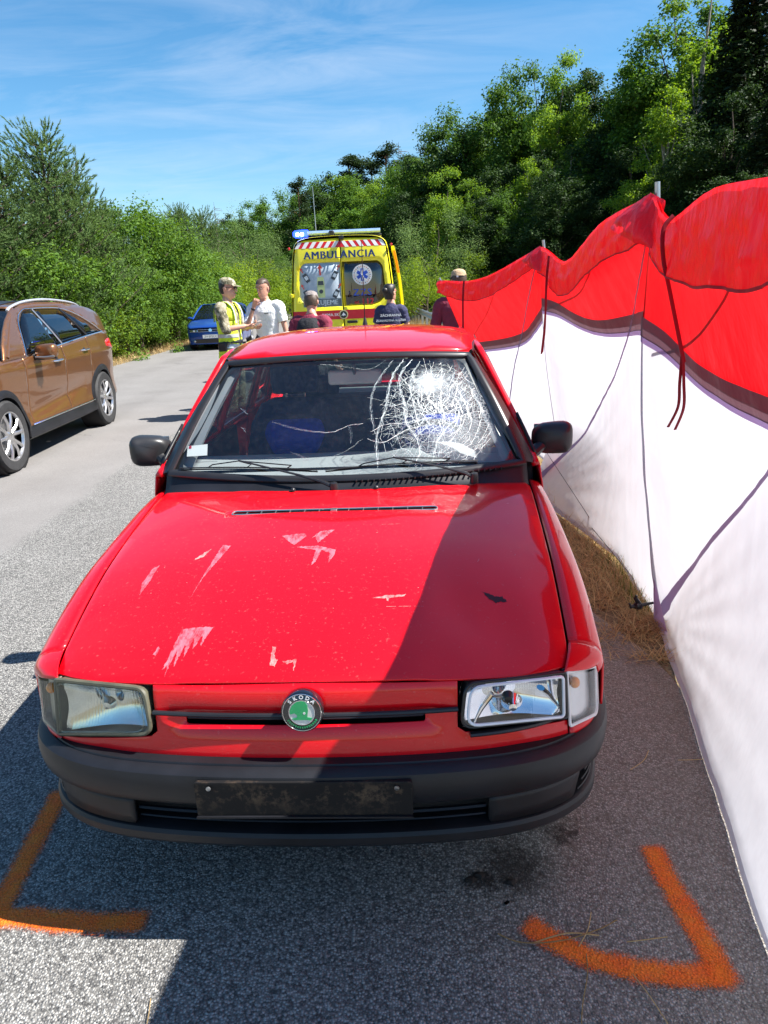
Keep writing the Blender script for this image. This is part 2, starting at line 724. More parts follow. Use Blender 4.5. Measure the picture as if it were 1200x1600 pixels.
def peel_mat(name, c1, c2):
    m, t, p = mat_new(name)
    out = t.nodes['Material Output']
    v = coords(t)
    mp2 = N(t, 'ShaderNodeMapping')
    mp2.inputs['Scale'].default_value = (1.0, 0.28, 1.0)
    mp2.inputs['Rotation'].default_value = (0, 0, R(-14))
    L(t, v, mp2.inputs[0])
    n = noise_(t, mp2.outputs[0], 70, 5, 0.7)
    n2 = noise_(t, v, 28, 4, 0.65)
    L(t, mixrgb(t, maprange(t, n, .35, .65), c1, c2), p.inputs['Base Color'])
    p.inputs['Roughness'].default_value = 0.5
    k = math_(t, 'ADD', math_(t, 'MULTIPLY', n, .6), math_(t, 'MULTIPLY', n2, .5))
    al = maprange(t, k, 0.40, 0.58, 0.12, 0.92)
    tr = N(t, 'ShaderNodeBsdfTransparent')
    mx = N(t, 'ShaderNodeMixShader')
    L(t, al, mx.inputs[0]); L(t, tr.outputs[0], mx.inputs[1]); L(t, p.outputs[0], mx.inputs[2])
    L(t, mx.outputs[0], out.inputs[0])
    return m


M_PEEL = peel_mat('worn_pale_lacquer', (.78, .07, .11), (.84, .16, .20))
M_PEEL2 = peel_mat('chalky_scratched_lacquer', (.80, .14, .15), (.84, .28, .26))
M_FAB_W = fabric('white_screen_cloth', (0.62, 0.62, 0.67), 0.52, 0.5, 0.45, (0.61, 0.60, 0.645), 3.5)
M_FAB_R = fabric('red_screen_cloth', (0.55, 0.006, 0.012), 0.50, 0.42, 0.5, (0.70, 0.006, 0.010), 5.0)
M_FAB_RF = fabric('red_cover_cloth', (0.60, 0.012, 0.03), 0.42, 0.34, 0.9, (0.85, 0.012, 0.02), 7.0)
M_FAB_G = fabric('grey_band_cloth', (0.11, 0.10, 0.115), 0.25, 0.45, 0.3, (0.20, 0.09, 0.11))
M_FAB_P = fabric('lilac_hem_tape', (0.42, 0.32, 0.55), 0.35, 0.5, 0.2, (0.55, 0.38, 0.66))
M_FAB_PD = fabric('pole_sleeve_tape', (0.30, 0.24, 0.36), 0.30, 0.5, 0.2, (0.40, 0.28, 0.46))
M_TIE = fabric('dark_red_strap', (0.25, 0.006, 0.02), 0.2, 0.6, 0.3)
M_SKIN = simple('skin', (0.52, 0.27, 0.19), 0.5, var=0.14, nscale=12)
M_HAIRD = simple('dark_hair', (0.012, 0.009, 0.008), 0.45, var=0.4, nscale=80, bumps=0.6, bscale=200)
M_HAIRB = simple('brown_hair', (0.06, 0.035, 0.02), 0.5, var=0.4, nscale=80, bumps=0.6, bscale=200)
M_CROWNFIX = None
# ------------------------------------------------------------------ ground, road, hill
def ground_h(x, y):
    """terrain height away from the road"""
    h = 0.0
    if x > 1.6:
        a = max(0.0, x - 5.5 - max(0, (y - 30)) * 0.02)
        k = min(1.0, max(0.0, (y + 25) / 35))
        h += min(a * 0.27, 15) * k
        h -= 0.10 * math.exp(-((x - 3.0) / 1.2) ** 2)
    if x < -7.2:
        a = min(1.0, (-7.2 - x) / 3.0)
        h -= 0.25 * a
        h += max(0.0, (y - 90)) * 0.02
    if y > 60:
        h += min(1.0, (y - 60) / 60) * 2.0 * min(1, max(0, abs(x + 3) - 5) / 10)
    h += 0.06 * noise.noise(Vector((x * 0.3, y * 0.3, 0))) * min(1.0, max(0, abs(x + 3.1) - 4.4))
    return h


def asphalt_mat():
    m, t, p = mat_new('worn_asphalt')
    g = N(t, 'ShaderNodeNewGeometry')
    pos = g.outputs['Position']
    sp = N(t, 'ShaderNodeSeparateXYZ')
    L(t, pos, sp.inputs[0])
    vo = N(t, 'ShaderNodeTexVoronoi', inp={'Scale': 150.0})
    L(t, pos, vo.inputs['Vector'])
    vo2 = N(t, 'ShaderNodeTexVoronoi', inp={'Scale': 210.0})
    L(t, pos, vo2.inputs['Vector'])
    fine = noise_(t, pos, 260, 3, 0.7)
    big = noise_(t, pos, 1.3, 5, 0.6)
    mid = noise_(t, pos, 14, 4, 0.6)
    rc = N(t, 'ShaderNodeSeparateColor')
    L(t, vo.outputs['Color'], rc.inputs[0])
    rc2 = N(t, 'ShaderNodeSeparateColor')
    L(t, vo2.outputs['Color'], rc2.inputs[0])
    # coarse chippings: pale and dark stones in dark binder
    stone = ramp(t, rc.outputs[0], [(0.0, (0.11, 0.109, 0.108)), (0.3, (0.23, 0.226, 0.218)), (0.65, (0.36, 0.352, 0.334)), (1.0, (0.52, 0.508, 0.48))])
    binder = maprange(t, vo.outputs['Distance'], 0.35, 0.62, 1.0, 0.45)
    coarse = mixrgb(t, 1.0, stone, binder, 'MULTIPLY')
    # smoother, finer running lane
    finec = ramp(t, rc2.outputs[1], [(0.0, (0.125, 0.12, 0.116)), (0.5, (0.185, 0.178, 0.171)), (1.0, (0.26, 0.25, 0.24))])
    finec = mixrgb(t, maprange(t, fine, 0.35, 0.7), finec, (0.21, 0.20, 0.193))
    # zone border, wavy
    bx = math_(t, 'ADD', sp.outputs[0], math_(t, 'MULTIPLY', math_(t, 'SUBTRACT', noise_(t, pos, 0.9, 4, 0.6), 0.5), 0.35))
    zone = maprange(t, bx, -2.72, -2.55, 0, 1, True)
    col = mixrgb(t, zone, finec, coarse)
    # large wear and traffic bands
    col = mixrgb(t, maprange(t, big, 0.35, 0.7, 0.0, 0.35), col, mixrgb(t, 1.0, col, (0.62, 0.61, 0.60), 'MULTIPLY'))
    # wheel tracks, tar joints and old patches
    trk = math_(t, 'ABSOLUTE', math_(t, 'SUBTRACT', math_(t, 'ABSOLUTE', math_(t, 'ADD', sp.outputs[0], 4.9)), 0.8))
    col = mixrgb(t, math_(t, 'MULTIPLY', maprange(t, trk, 0.1, 0.45, 1, 0, True), maprange(t, big, .3, .7, .12, .35)), col, mixrgb(t, 1.0, col, (0.70, 0.69, 0.68), 'MULTIPLY'))
    vc = N(t, 'ShaderNodeTexVoronoi', feature='DISTANCE_TO_EDGE', inp={'Scale': 0.55})
    dn = N(t, 'ShaderNodeVectorMath', operation='ADD')
    sn = N(t, 'ShaderNodeVectorMath', operation='SCALE'); sn.inputs['Scale'].default_value = 0.5
    L(t, noise_(t, pos, 3.0, 6, 0.7, 1), sn.inputs[0]); L(t, pos, dn.inputs[0]); L(t, sn.outputs[0], dn.inputs[1])
    L(t, dn.outputs[0], vc.inputs['Vector'])
    crk = math_(t, 'MULTIPLY', maprange(t, vc.outputs['Distance'], 0.0, 0.006, 1, 0), maprange(t, noise_(t, pos, 0.7, 3), 0.55, 0.62))
    col = mixrgb(t, math_(t, 'MULTIPLY', crk, 0.7), col, (0.03, 0.03, 0.03))
    blot = maprange(t, noise_(t, pos, 5.5, 6, 0.72), 0.60, 0.74, 0, 0.28)
    col = mixrgb(t, blot, col, (0.10, 0.095, 0.09))
    # soil and dust towards the right verge
    ed = math_(t, 'ADD', sp.outputs[0], math_(t, 'MULTIPLY', math_(t, 'SUBTRACT', mid, 0.5), 0.5))
    soil = math_(t, 'MULTIPLY', maprange(t, ed, 0.85, 1.3, 0, 0.6, True), maprange(t, fine, 0.3, 0.6, 0.4, 1))
    dust = math_(t, 'MULTIPLY', maprange(t, ed, -0.1, 0.9, 0, 0.42, True), maprange(t, fine, 0.3, 0.65, 0.3, 1))
    col = mixrgb(t, dust, col, (0.40, 0.345, 0.27))  # dust paled to paint in light that comes through the screen
    col = mixrgb(t, soil, col, (0.16, 0.12, 0.08))
    # greasy stains ahead of the car
    for (cx, cy, rx) in ((0.33, 1.62, 0.13), (0.22, 1.58, 0.06), (0.5, 1.75, 0.05)):
        d = N(t, 'ShaderNodeVectorMath', operation='DISTANCE')
        d.inputs[1].default_value = (cx, cy, 0)
        L(t, pos, d.inputs[0])
        dd = math_(t, 'ADD', d.outputs['Value'], math_(t, 'MULTIPLY', math_(t, 'SUBTRACT', noise_(t, pos, 30, 4, 0.7), 0.5), 0.22))
        col = mixrgb(t, maprange(t, dd, rx, rx * 0.3, 0, 0.75, True), col, (0.02, 0.014, 0.012))
    L(t, col, p.inputs['Base Color'])
    p.inputs['Roughness'].default_value = 0.82
    p.inputs['Specular IOR Level'].default_value = 0.3
    h = math_(t, 'ADD', math_(t, 'MULTIPLY', maprange(t, vo.outputs['Distance'], 0.1, 0.6, 1.0, 0.0), math_(t, 'ADD', math_(t, 'MULTIPLY', zone, 0.85), 0.15)), math_(t, 'MULTIPLY', fine, 0.5))
    h = math_(t, 'ADD', h, math_(t, 'MULTIPLY', rc.outputs[1], math_(t, 'MULTIPLY', zone, 0.5)))
    bump(t, p, h, 0.9, 0.0045)
    return m


def soil_mat(name, straw=0.6, gc=(0.07, 0.09, 0.02)):
    m, t, p = mat_new(name)
    g = N(t, 'ShaderNodeNewGeometry')
    pos = g.outputs['Position']
    a = noise_(t, pos, 3.0, 5, 0.65)
    b = noise_(t, pos, 40, 4, 0.7)
    c = ramp(t, b, [(0.3, (0.06, 0.042, 0.026)), (0.5, (0.17, 0.12, 0.06)), (0.7, (0.36, 0.27, 0.13))])
    c = mixrgb(t, maprange(t, a, 0.5, 0.72, 0, 1 - straw), c, gc)
    L(t, c, p.inputs['Base Color'])
    p.inputs['Roughness'].default_value = 0.95
    bump(t, p, b, 0.8, 0.03)
    return m


M_ASPH = asphalt_mat()
M_SOIL = soil_mat('dry_verge_soil')
M_FLOOR = soil_mat('wooded_ground', 0.35, (0.03, 0.045, 0.012))


def sheet(name, xs, ys, fn, mat):
    nx, ny = len(xs), len(ys)
    vs = [(x, y, fn(x, y)) for y in ys for x in xs]
    fs = [(j * nx + i, j * nx + i + 1, (j + 1) * nx + i + 1, (j + 1) * nx + i) for j in range(ny - 1) for i in range(nx - 1)]
    me = bpy.data.meshes.new(name)
    me.from_pydata(vs, [], fs)
    finish(me, True, None)
    return link_mesh(name, me, mat)


xs = sorted(set([-1500, -900, -500, -300, -200, -150, -110, -80, -60] + [x * 3 for x in range(-15, 34)] + [-7.6, -7.2, -5, -3, 1.6, 2.2, 3, 4, 5, 6, 7, 8, 110, 130, 150, 200, 300, 500, 900, 1500]))
ys = sorted(set([-1500, -800, -400, -200, -100, -60, -40, -25, -15, -8, -4, 0] + [y * 4 for y in range(0, 46)] + [200, 230, 270, 350, 500, 800, 1500]))
gnd = sheet('ground', xs, ys, lambda x, y: ground_h(x, y) - 0.012, M_FLOOR)
tag(gnd, 'wooded ground sloping up to the right of the road', None, None, 'structure')
vR = sheet('verge', [0.7, 1.0, 1.3, 1.6, 2.0, 2.6, 3.2, 4.0, 5.5], [-12 + 1.0 * i for i in range(0, 70)], lambda x, y: ground_h(x, y) - 0.004 + (0.012 * noise.noise(Vector((x * 3, y * 3, 1))) if x > 1.3 else -0.004), M_SOIL)
tag(vR, 'strip of dry soil and straw along the right edge of the road', None, None, 'structure')
vL = sheet('verge', [-10.5, -9.6, -8.8, -8.0, -7.5, -7.1, -6.9], [-12 + 1.0 * i for i in range(0, 90)], lambda x, y: ground_h(x, y) - 0.003, M_SOIL)
tag(vL, 'strip of straw coloured verge along the left edge of the road', None, None, 'structure')


def edgeR(y):
    return 1.18 - 0.24 * min(1, max(0, (y - 2.7) / 0.9)) + 0.05 * noise.noise(Vector((0, y * 0.9, 3))) + 0.03 * noise.noise(Vector((0, y * 5, 3)))


def edgeL(y):
    return -7.15 + 0.08 * noise.noise(Vector((5, y * 0.5, 3))) + 0.0


vs, fs = [], []
Y = [-12 + 0.2 * i for i in range(0, 150)] + [18 + 1.0 * i for i in range(0, 80)] + [98 + i * 10 for i in range(0, 8)]
for y in Y:
    bend = -max(0, y - 45) ** 1.6 * 0.012
    xs_ = [edgeL(y) + bend, -4.9 + bend, -2.6 + bend, -0.5 + bend, edgeR(y) + bend]
    vs += [(x, y, 0.0 + ground_h(0, y) * 1.0) for x in xs_]
for j in range(len(Y) - 1):
    for i in range(4):
        fs.append((j * 5 + i, j * 5 + i + 1, j * 5 + i + 6, j * 5 + i + 5))
me = bpy.data.meshes.new('road')
me.from_pydata(vs, [], fs)
me.update()
rd = link_mesh('road', me, M_ASPH)
tag(rd, 'worn grey asphalt road with a smoother left lane', None, None, 'structure')


# orange spray marks
def spray_mat():
    m, t, p = mat_new('orange_spray_paint')
    out = t.nodes['Material Output']
    tcn = N(t, 'ShaderNodeTexCoord')
    sp = N(t, 'ShaderNodeSeparateXYZ')
    L(t, tcn.outputs['UV'], sp.inputs[0])
    g = N(t, 'ShaderNodeNewGeometry')
    pos = g.outputs['Position']
    n = noise_(t, pos, 130, 4, 0.75)
    n2 = noise_(t, pos, 16, 3, 0.6)
    vo = N(t, 'ShaderNodeTexVoronoi', inp={'Scale': 150.0})
    L(t, pos, vo.inputs['Vector'])
    ce = math_(t, 'ABSOLUTE', math_(t, 'SUBTRACT', sp.outputs[1], 0.5))
    d = math_(t, 'ADD', ce, math_(t, 'MULTIPLY', math_(t, 'SUBTRACT', n, 0.5), 0.42))
    d = math_(t, 'ADD', d, math_(t, 'MULTIPLY', math_(t, 'SUBTRACT', n2, 0.5), 0.25))
    d = math_(t, 'ADD', d, math_(t, 'MULTIPLY', vo.outputs['Distance'], 0.12))
    a = math_(t, 'MULTIPLY', maprange(t, d, 0.20, 0.50, 1.0, 0.0, True), maprange(t, n, .30, .48, .45, 1.0))
    endf = math_(t, 'MINIMUM', maprange(t, sp.outputs[0], 0.0, 0.05, 0, 1), maprange(t, sp.outputs[0], 0.95, 1.0, 1, 0))
    a = math_(t, 'MULTIPLY', a, endf, True)
    a = math_(t, 'MULTIPLY', a, maprange(t, vo.outputs['Distance'], 0.30, 0.65, 1.0, 0.75), True)
    L(t, mixrgb(t, maprange(t, n2, 0.3, 0.7), (1.0, 0.14, 0.004), (1.0, 0.23, 0.006)), p.inputs['Base Color'])
    p.inputs['Roughness'].default_value = 0.8
    h = math_(t, 'ADD', maprange(t, vo.outputs['Distance'], 0.1, 0.6, 1.0, 0.0), math_(t, 'MULTIPLY', n, 0.5))
    bump(t, p, h, 0.9, 0.0045)
    tr = N(t, 'ShaderNodeBsdfTransparent')
    mx = N(t, 'ShaderNodeMixShader')
    L(t, a, mx.inputs[0]); L(t, tr.outputs[0], mx.inputs[1]); L(t, p.outputs[0], mx.inputs[2])
    L(t, mx.outputs[0], out.inputs[0])
    return m


M_SPRAY = spray_mat()


def spray(pts, width, label):
    path = catmull([(x, y, 0) for x, y in pts], 10)
    # insert a round corner-preserving strip
    Ltot = sum((path[i + 1] - path[i]).length for i in range(len(path) - 1))
    vs, uv, fs = [], [], []
    acc = 0
    for i, p in enumerate(path):
        if i: acc += (p - path[i - 1]).length
        tdir = (path[min(i + 1, len(path) - 1)] - path[max(0, i - 1)]).normalized()
        nrm = Vector((-tdir.y, tdir.x, 0))
        for s in (-1, 1):
            vs.append((p.x + nrm.x * s * width / 2, p.y + nrm.y * s * width / 2, 0.004))
            uv.append((acc / Ltot, (s + 1) / 2))
    for i in range(len(path) - 1):
        fs.append((2 * i, 2 * i + 2, 2 * i + 3, 2 * i + 1))
    me = bpy.data.meshes.new('spray_mark')
    me.from_pydata(vs, [], fs)
    ul = me.uv_layers.new(name='UVMap')
    for lp in me.loops:
        ul.data[lp.index].uv = uv[lp.vertex_index]
    me.update()
    return link_mesh('stroke', me, M_SPRAY)


for label, strokes in (
    ('orange sprayed corner mark on the asphalt beside the white screen', [[(0.745, 1.69), (0.742, 1.60), (0.748, 1.45), (0.760, 1.33), (0.757, 1.235)], [(0.315, 1.44), (0.39, 1.37), (0.48, 1.315), (0.62, 1.275), (0.785, 1.262)]]),
    ('orange sprayed corner mark in the shadow left of the red car bumper', [[(-1.16, 2.06), (-1.145, 1.9), (-1.13, 1.7), (-1.11, 1.47)], [(-1.17, 1.525), (-1.02, 1.52), (-0.85, 1.495), (-0.68, 1.49)]])):
    r_ = root('spray_mark', (strokes[0][0][0], strokes[0][0][1], 0.0), 0, label, 'spray marking', 'orange sprayed corner marks on the road')
    for s_ in strokes:
        o = spray(s_, 0.105, '')
        o.parent = r_
        o.location = (-r_.location.x, -r_.location.y, 0.0 if s_ is strokes[0] else 0.004)
# ------------------------------------------------------------------ car helpers
def side_grid(name, xf, s0, s1, zlow, ztop, mat, parent, sgn, ns=24, nz=10, thick=0.006, top=None):
    """body side between stations s0..s1; top(s) -> extra 3D points continuing over the shoulder"""
    vs, fs = [], []
    m = None
    for i in range(ns + 1):
        s = s0 + (s1 - s0) * i / ns
        a, b = zlow(s), ztop(s)
        row = [(sgn * xf(s, a + (b - a) * k / nz), s, a + (b - a) * k / nz) for k in range(nz + 1)]
        if top is not None:
            row += [(sgn * p[0], p[1], p[2]) for p in top(s)]
        m = len(row)
        vs += row
    for i in range(ns):
        for k in range(m - 1):
            a = i * m + k
            f = (a, a + m, a + m + 1, a + 1)
            fs.append(f if sgn > 0 else f[::-1])
    me = bpy.data.meshes.new(name)
    me.from_pydata(vs, [], fs)
    finish(me, True, 50)
    o = link_mesh(name, me, mat, parent)
    if thick:
        md = o.modifiers.new('thickness', 'SOLIDIFY')
        md.thickness = thick
        md.offset = -1
    return o


def grid_geo(name, na, nb, fn, mat, parent, thick=0.0, flip=False, smooth=True, angle=60):
    vs = [fn(i / na, j / nb) for j in range(nb + 1) for i in range(na + 1)]
    fs = []
    for j in range(nb):
        for i in range(na):
            a = j * (na + 1) + i
            f = (a, a + 1, a + na + 2, a + na + 1)
            fs.append(f[::-1] if flip else f)
    me = bpy.data.meshes.new(name)
    me.from_pydata(vs, [], fs)
    finish(me, smooth, angle)
    o = link_mesh(name, me, mat, parent)
    if thick:
        md = o.modifiers.new('thickness', 'SOLIDIFY')
        md.thickness = thick
        md.offset = -1
    return o


def wheel(parent, c, r, w, sgn, rim_mat, spokes=5, rim_r=None, style='steel', rz=0.0):
    """sgn: side the face looks to (+1 = +x)"""
    rim_r = rim_r or r * 0.66
    cx, cy, cz = c
    o = B()
    prof = [(rim_r, -w / 2), (rim_r * 1.03, -w / 2 - .004), (r * 0.93, -w / 2 - 0.006), (r * 0.985, -w / 2 + 0.018), (r, -w / 2 + 0.04), (r, w / 2 - 0.04), (r * 0.985, w / 2 - 0.018), (r * 0.93, w / 2 + 0.006), (rim_r * 1.03, w / 2 + .004), (rim_r, w / 2)]
    ty = B().lathe(prof, c, (1, 0, 0), 56)
    # tread grooves
    tyre = ty.build('wheel', M_RUB, parent, True, 30)
    rb = B()
    rb.lathe([(rim_r, -w / 2), (rim_r * .93, -w / 2 + .02), (rim_r * 0.90, 0), (rim_r * .93, w / 2 - .02), (rim_r * 1.0, w / 2 - .002), (rim_r * 1.02, w / 2 + 0.004), (rim_r * .97, w / 2 + 0.003), (rim_r * .93, w / 2 - .02)], c, (1, 0, 0), 48)
    face = sgn * w / 2
    if style == 'alloy':
        for k in range(spokes):
            a = 2 * PI * k / spokes + rz
            for d in (-0.19, 0.19):
                p0 = Vector((cx + face - sgn * .025, cy + math.cos(a + d * .55) * rim_r * .2, cz + math.sin(a + d * .55) * rim_r * .2))
                p1 = Vector((cx + face - sgn * .004, cy + math.cos(a + d * 1.35) * rim_r * .62, cz + math.sin(a + d * 1.35) * rim_r * .62))
                p2 = Vector((cx + face - sgn * .012, cy + math.cos(a + d * 1.55) * rim_r * .97, cz + math.sin(a + d * 1.55) * rim_r * .97))
                rb.tube([p0, p1, p2], [rim_r * .105, rim_r * .075, rim_r * .085], 6, True, 0.7, (1, 0, 0))
        rb.lathe([(0.001, sgn * -.045), (rim_r * .26, sgn * -.045), (rim_r * .27, sgn * -.02), (rim_r * .15, sgn * -.004), (0.001, sgn * -.004)], (cx + face, cy, cz), (1, 0, 0), 20)
    else:
        rb.lathe([(rim_r * .95, sgn * -.045), (rim_r * .78, sgn * -.02), (rim_r * .5, sgn * -.05), (rim_r * .25, sgn * -.02), (0.001, sgn * -.018)], (cx + face, cy, cz), (1, 0, 0), 32)
    rb.build('rim', rim_mat, tyre, True, 40)
    bd = B().lathe([(0.001, 0), (rim_r * .82, 0), (rim_r * .82, .012), (0.001, .012)], (cx + face * 0.25, cy, cz), (1, 0, 0), 28)
    bd.build('brake_disc', M_STEEL if style == 'alloy' else M_DARK, tyre, True, 30)
    return tyre


# ------------------------------------------------------------------ the damaged red hatchback
red = root('damaged_car', (-0.2237, 1.4207, 0), -0.05786,
           'red hatchback with a shattered windscreen, scratched bonnet and black bumper', 'car')

_half = catmull([(-.25, .008, 0), (0, 0, 0), (.25, .008, 0), (.45, .030, 0), (.58, .064, 0), (.67, .112, 0), (.735, .175, 0), (.775, .26, 0), (.797, .38, 0), (.808, .55, 0), (.810, .70, 0)], 14)[14:]
_acc = [0.0]
for _i in range(1, len(_half)):
    _acc.append(_acc[-1] + (_half[_i] - _half[_i - 1]).length)
_hx = [p.x for p in _half]
_hs = [p.y for p in _half]


def NP(a, z, inset=0.0):
    """point on the nose: a = length round the front from the centre, z height"""
    aa = abs(a)
    l, s = np.interp(aa, _acc, _hx), np.interp(aa, _acc, _hs)
    l2, s2 = np.interp(aa + .01, _acc, _hx), np.interp(aa + .01, _acc, _hs)
    l1, s1 = np.interp(max(aa - .01, 0), _acc, _hx), np.interp(max(aa - .01, 0), _acc, _hs)
    t = Vector((l2 - l1, s2 - s1, 0))
    t.normalize()
    n = Vector((-t.y, t.x, 0))       # inward
    p = Vector((l, s, z)) + n * inset
    if a < 0: p.x = -p.x
    return p


_zbt = smooth_table([.07, .10, .2, .3, .45, .6, .8, .95, 1.1, 1.3], [.682, .702, .742, .772, .812, .845, .874, .892, .906, .918])


def bonnet_z(l, s):
    z = _zbt(s) - (.022 + .030 * math.exp(-(s - .1) / .25)) * (abs(l) / .7) ** 2 - 0.020 * (abs(l) / .72) ** 5
    # raised centre between two soft creases
    e = lambda c, w: math.exp(-((abs(l) - c) / w) ** 2)
    z += 0.0045 * (0.5 - 0.5 * math.tanh((abs(l) - (.30 + .08 * s)) / .02))
    # dents on the struck side
    z -= .013 * math.exp(-((l - .50) / .09) ** 2 - ((s - .27) / .12) ** 2)
    z -= .008 * math.exp(-((l - .40) / .05) ** 2 - ((s - .34) / .10) ** 2)
    z += .005 * math.exp(-((l - .585) / .05) ** 2 - ((s - .36) / .14) ** 2)
    z += .0018 * noise.noise(Vector((l * 5, s * 5, 2))) * (1 if l > 0.2 else .3)
    return z


def bp(l, s, d=0.0):
    return (l, s, bonnet_z(l, s) + d)


def rear_s(l):          # rear edge of the bonnet
    return 1.080 + .155 * (abs(l) / .70) ** 2.0


def front_s(l):         # leading edge of the bonnet
    a = abs(l)
    return NP(np.interp(a, _hx, _acc), 0, .088).y if a < .66 else NP(np.interp(.66, _hx, _acc), 0, .088).y


def seam_l(s):
    return .672 + .05 * (s - .25) / 1.0 - .004


# bonnet outline, both sides
left, frontl, rearl = [], [], []
nose = []
for i in range(0, 25):
    l = -.66 + 1.32 * i / 24
    nose.append((l, front_s(l) + .003))
sideR = [(seam_l(s), s) for s in [.26, .4, .6, .8, 1.0, 1.12, 1.20]]
rear = []
for i in range(0, 25):
    l = .705 - 1.41 * i / 24
    rear.append((l, rear_s(l)))
sideL = [(-a, b) for a, b in reversed(sideR)]
outline = nose + sideR + rear + sideL
vent = rounded([(-.355, .885), (-.355, .915), (.355, .915), (.355, .885)], .014, 4)
bon = patch('bonnet', outline, lambda l, s: bp(l, s), M_RED, red, .03, [vent], (0, 0, 1), .008, 40)
bon['label'] = 'red bonnet with chalky scratches and a dent on one side'
md = bon.modifiers.new('bevel', 'BEVEL'); md.width = .0025; md.segments = 2; md.limit_method = 'ANGLE'; md.angle_limit = R(50)
# vent grille in the bonnet
g = B()
g.tube([bp(a, b, .001) for a, b in vent + [vent[0]]], .003, 6)
g.build('vent_frame', M_STEEL, bon)
for i in range(14):
    l = -.355 + .71 * (i + .5) / 14
    if i == 7:
        B().box(Vector(bp(0.0, .90, -.002)), (.022, .026, .006)).build('vent_badge_blank', M_STEEL, bon, bevel=.001)
    B().box(Vector(bp(l + .0254, .90, -.003)), (.0025, .028, .004)).build('vent_slat', M_STEEL, bon)
for ds in (-.006, .006):
    B().tube([bp(l / 20 * .34, .90 + ds, -.008) for l in range(-20, 21)], .0022, 5).build('vent_slat', M_BLK, bon)
B().box((0, .90, .855), (.72, .05, .01)).build('vent_floor', M_DARK, bon)

# pale patches where the lacquer has gone, on the bonnet
SCR = {'p1': [(-0.361, 0.396), (-0.335, 0.60), (-0.329, 0.664), (-0.3, 0.656), (-0.32, 0.57), (-0.345, 0.493), (-0.352, 0.448)],
       'p1b': [(-0.404, 0.587), (-0.377, 0.634), (-0.361, 0.652), (-0.375, 0.605)],
       'p2': [(-0.532, 0.49), (-0.523, 0.565), (-0.505, 0.578), (-0.51, 0.543), (-0.509, 0.505), (-0.520, 0.433)],
       'p3': [(-0.147, 0.704), (-0.095, 0.717), (-0.074, 0.715), (-0.067, 0.697), (-0.097, 0.639), (-0.123, 0.671)],
       'p4': [(-0.049, 0.683), (-0.024, 0.73), (0.019, 0.737), (-0.008, 0.68), (-0.024, 0.651), (-0.038, 0.695)],
       'p5': [(-0.09, 0.628), (-0.021, 0.632), (0.037, 0.605), (0.032, 0.565), (0.02, 0.532), (0.020, 0.585), (-0.008, 0.606), (-0.016, 0.546), (-0.028, 0.521), (-0.026, 0.608), (-0.059, 0.617)],
       'p6': [(-0.363, 0.147), (-0.357, 0.187), (-0.351, 0.238), (-0.348, 0.276), (-0.259, 0.272), (-0.272, 0.23), (-0.277, 0.205), (-0.282, 0.245), (-0.297, 0.195), (-0.303, 0.235), (-0.315, 0.175), (-0.321, 0.22), (-0.335, 0.150), (-0.340, 0.205), (-0.352, 0.125), (-0.353, 0.16)],
       'p7': [(-0.403, 0.193), (-0.395, 0.221), (-0.388, 0.212), (-0.395, 0.189)],
       'p8': [(-0.086, 0.139), (-0.087, 0.193), (-0.079, 0.192), (-0.077, 0.16), (-0.067, 0.15), (-0.074, 0.133)],
       'p9': [(-0.054, 0.148), (-0.019, 0.154), (-0.022, 0.118), (-0.028, 0.146), (-0.046, 0.138)],
       'p10': [(0.159, 0.370), (0.194, 0.378), (0.256, 0.385), (0.247, 0.376), (0.207, 0.369), (0.204, 0.356), (0.197, 0.366)]}


def jag(poly, amp, seed):
    q = densify(poly, .006)
    return [(x + amp * noise.noise(Vector((x * 160, y * 160, seed))), y + 1.5 * amp * noise.noise(Vector((x * 160, y * 160, seed + 9)))) for x, y in q]


for i, (k, pl) in enumerate(SCR.items()):
    o = patch('peeled_lacquer', jag(pl, .0035, i), lambda l, s: bp(l, s, .0009), M_PEEL2 if k in ('p8', 'p9', 'p10', 'p1b') else M_PEEL, bon, .012, (), (0, 0, 1), 0)
    o['label'] = 'pale worn patch of lacquer on the red bonnet'
blk = patch('scuff', jag([(0.463, 0.418), (0.492, 0.403), (0.522, 0.398), (0.530, 0.382), (0.502, 0.377), (0.482, 0.388)], .006, 44), lambda l, s: bp(l, s, .0009), simple('black_scuff', (.03, .008, .012), .6), bon, .01, (), (0, 0, 1), 0)
blk['label'] = 'black scuff mark beside the dent'
rnd = random.Random(5)
chips = B()
for i in range(55):
    l, s = rnd.uniform(-.62, .62), rnd.uniform(.12, 1.0) ** 1.2
    if s < .12 or s < front_s(l) + .02: continue
    a = rnd.uniform(0, PI)
    ln = rnd.choice([.0015, .002, .003]) if rnd.random() < .88 else rnd.uniform(.006, .02)
    w = .0008
    c, d = math.cos(a) * ln, math.sin(a) * ln
    chips.add([bp(l - c - d * .3, s - d, .0008), bp(l + w + .0006, s - w, .0008), bp(l + c, s + d, .0008), bp(l - w, s + w, .0008)], [(0, 1, 2, 3)])
for p0, p1 in (((.17, .77), (.23, .775)), ((.20, .335), (.30, .338))):
    a, b = Vector((*p0, 0)), Vector((*p1, 0))
    t = (b - a).normalized(); n = Vector((-t.y, t.x, 0)) * .0006
    K = 12
    for i in range(K):
        if i % 5 == 3: continue
        q0, q1 = a.lerp(b, i / K), a.lerp(b, (i + 1) / K)
        chips.add([bp(*(q0 - n)[:2], .0008), bp(*(q1 - n)[:2], .0008), bp(*(q1 + n)[:2], .0008), bp(*(q0 + n)[:2], .0008)], [(0, 1, 2, 3)])
ch = chips.build('stone_chips', M_PEEL2, bon, False)
ch['kind'] = 'stuff'

# nose panel between the lamps (wraps under them)
def nz_in(z):
    return .052 + (z - .5) * .17 if z < .66 else .079 + (z - .66) * .35


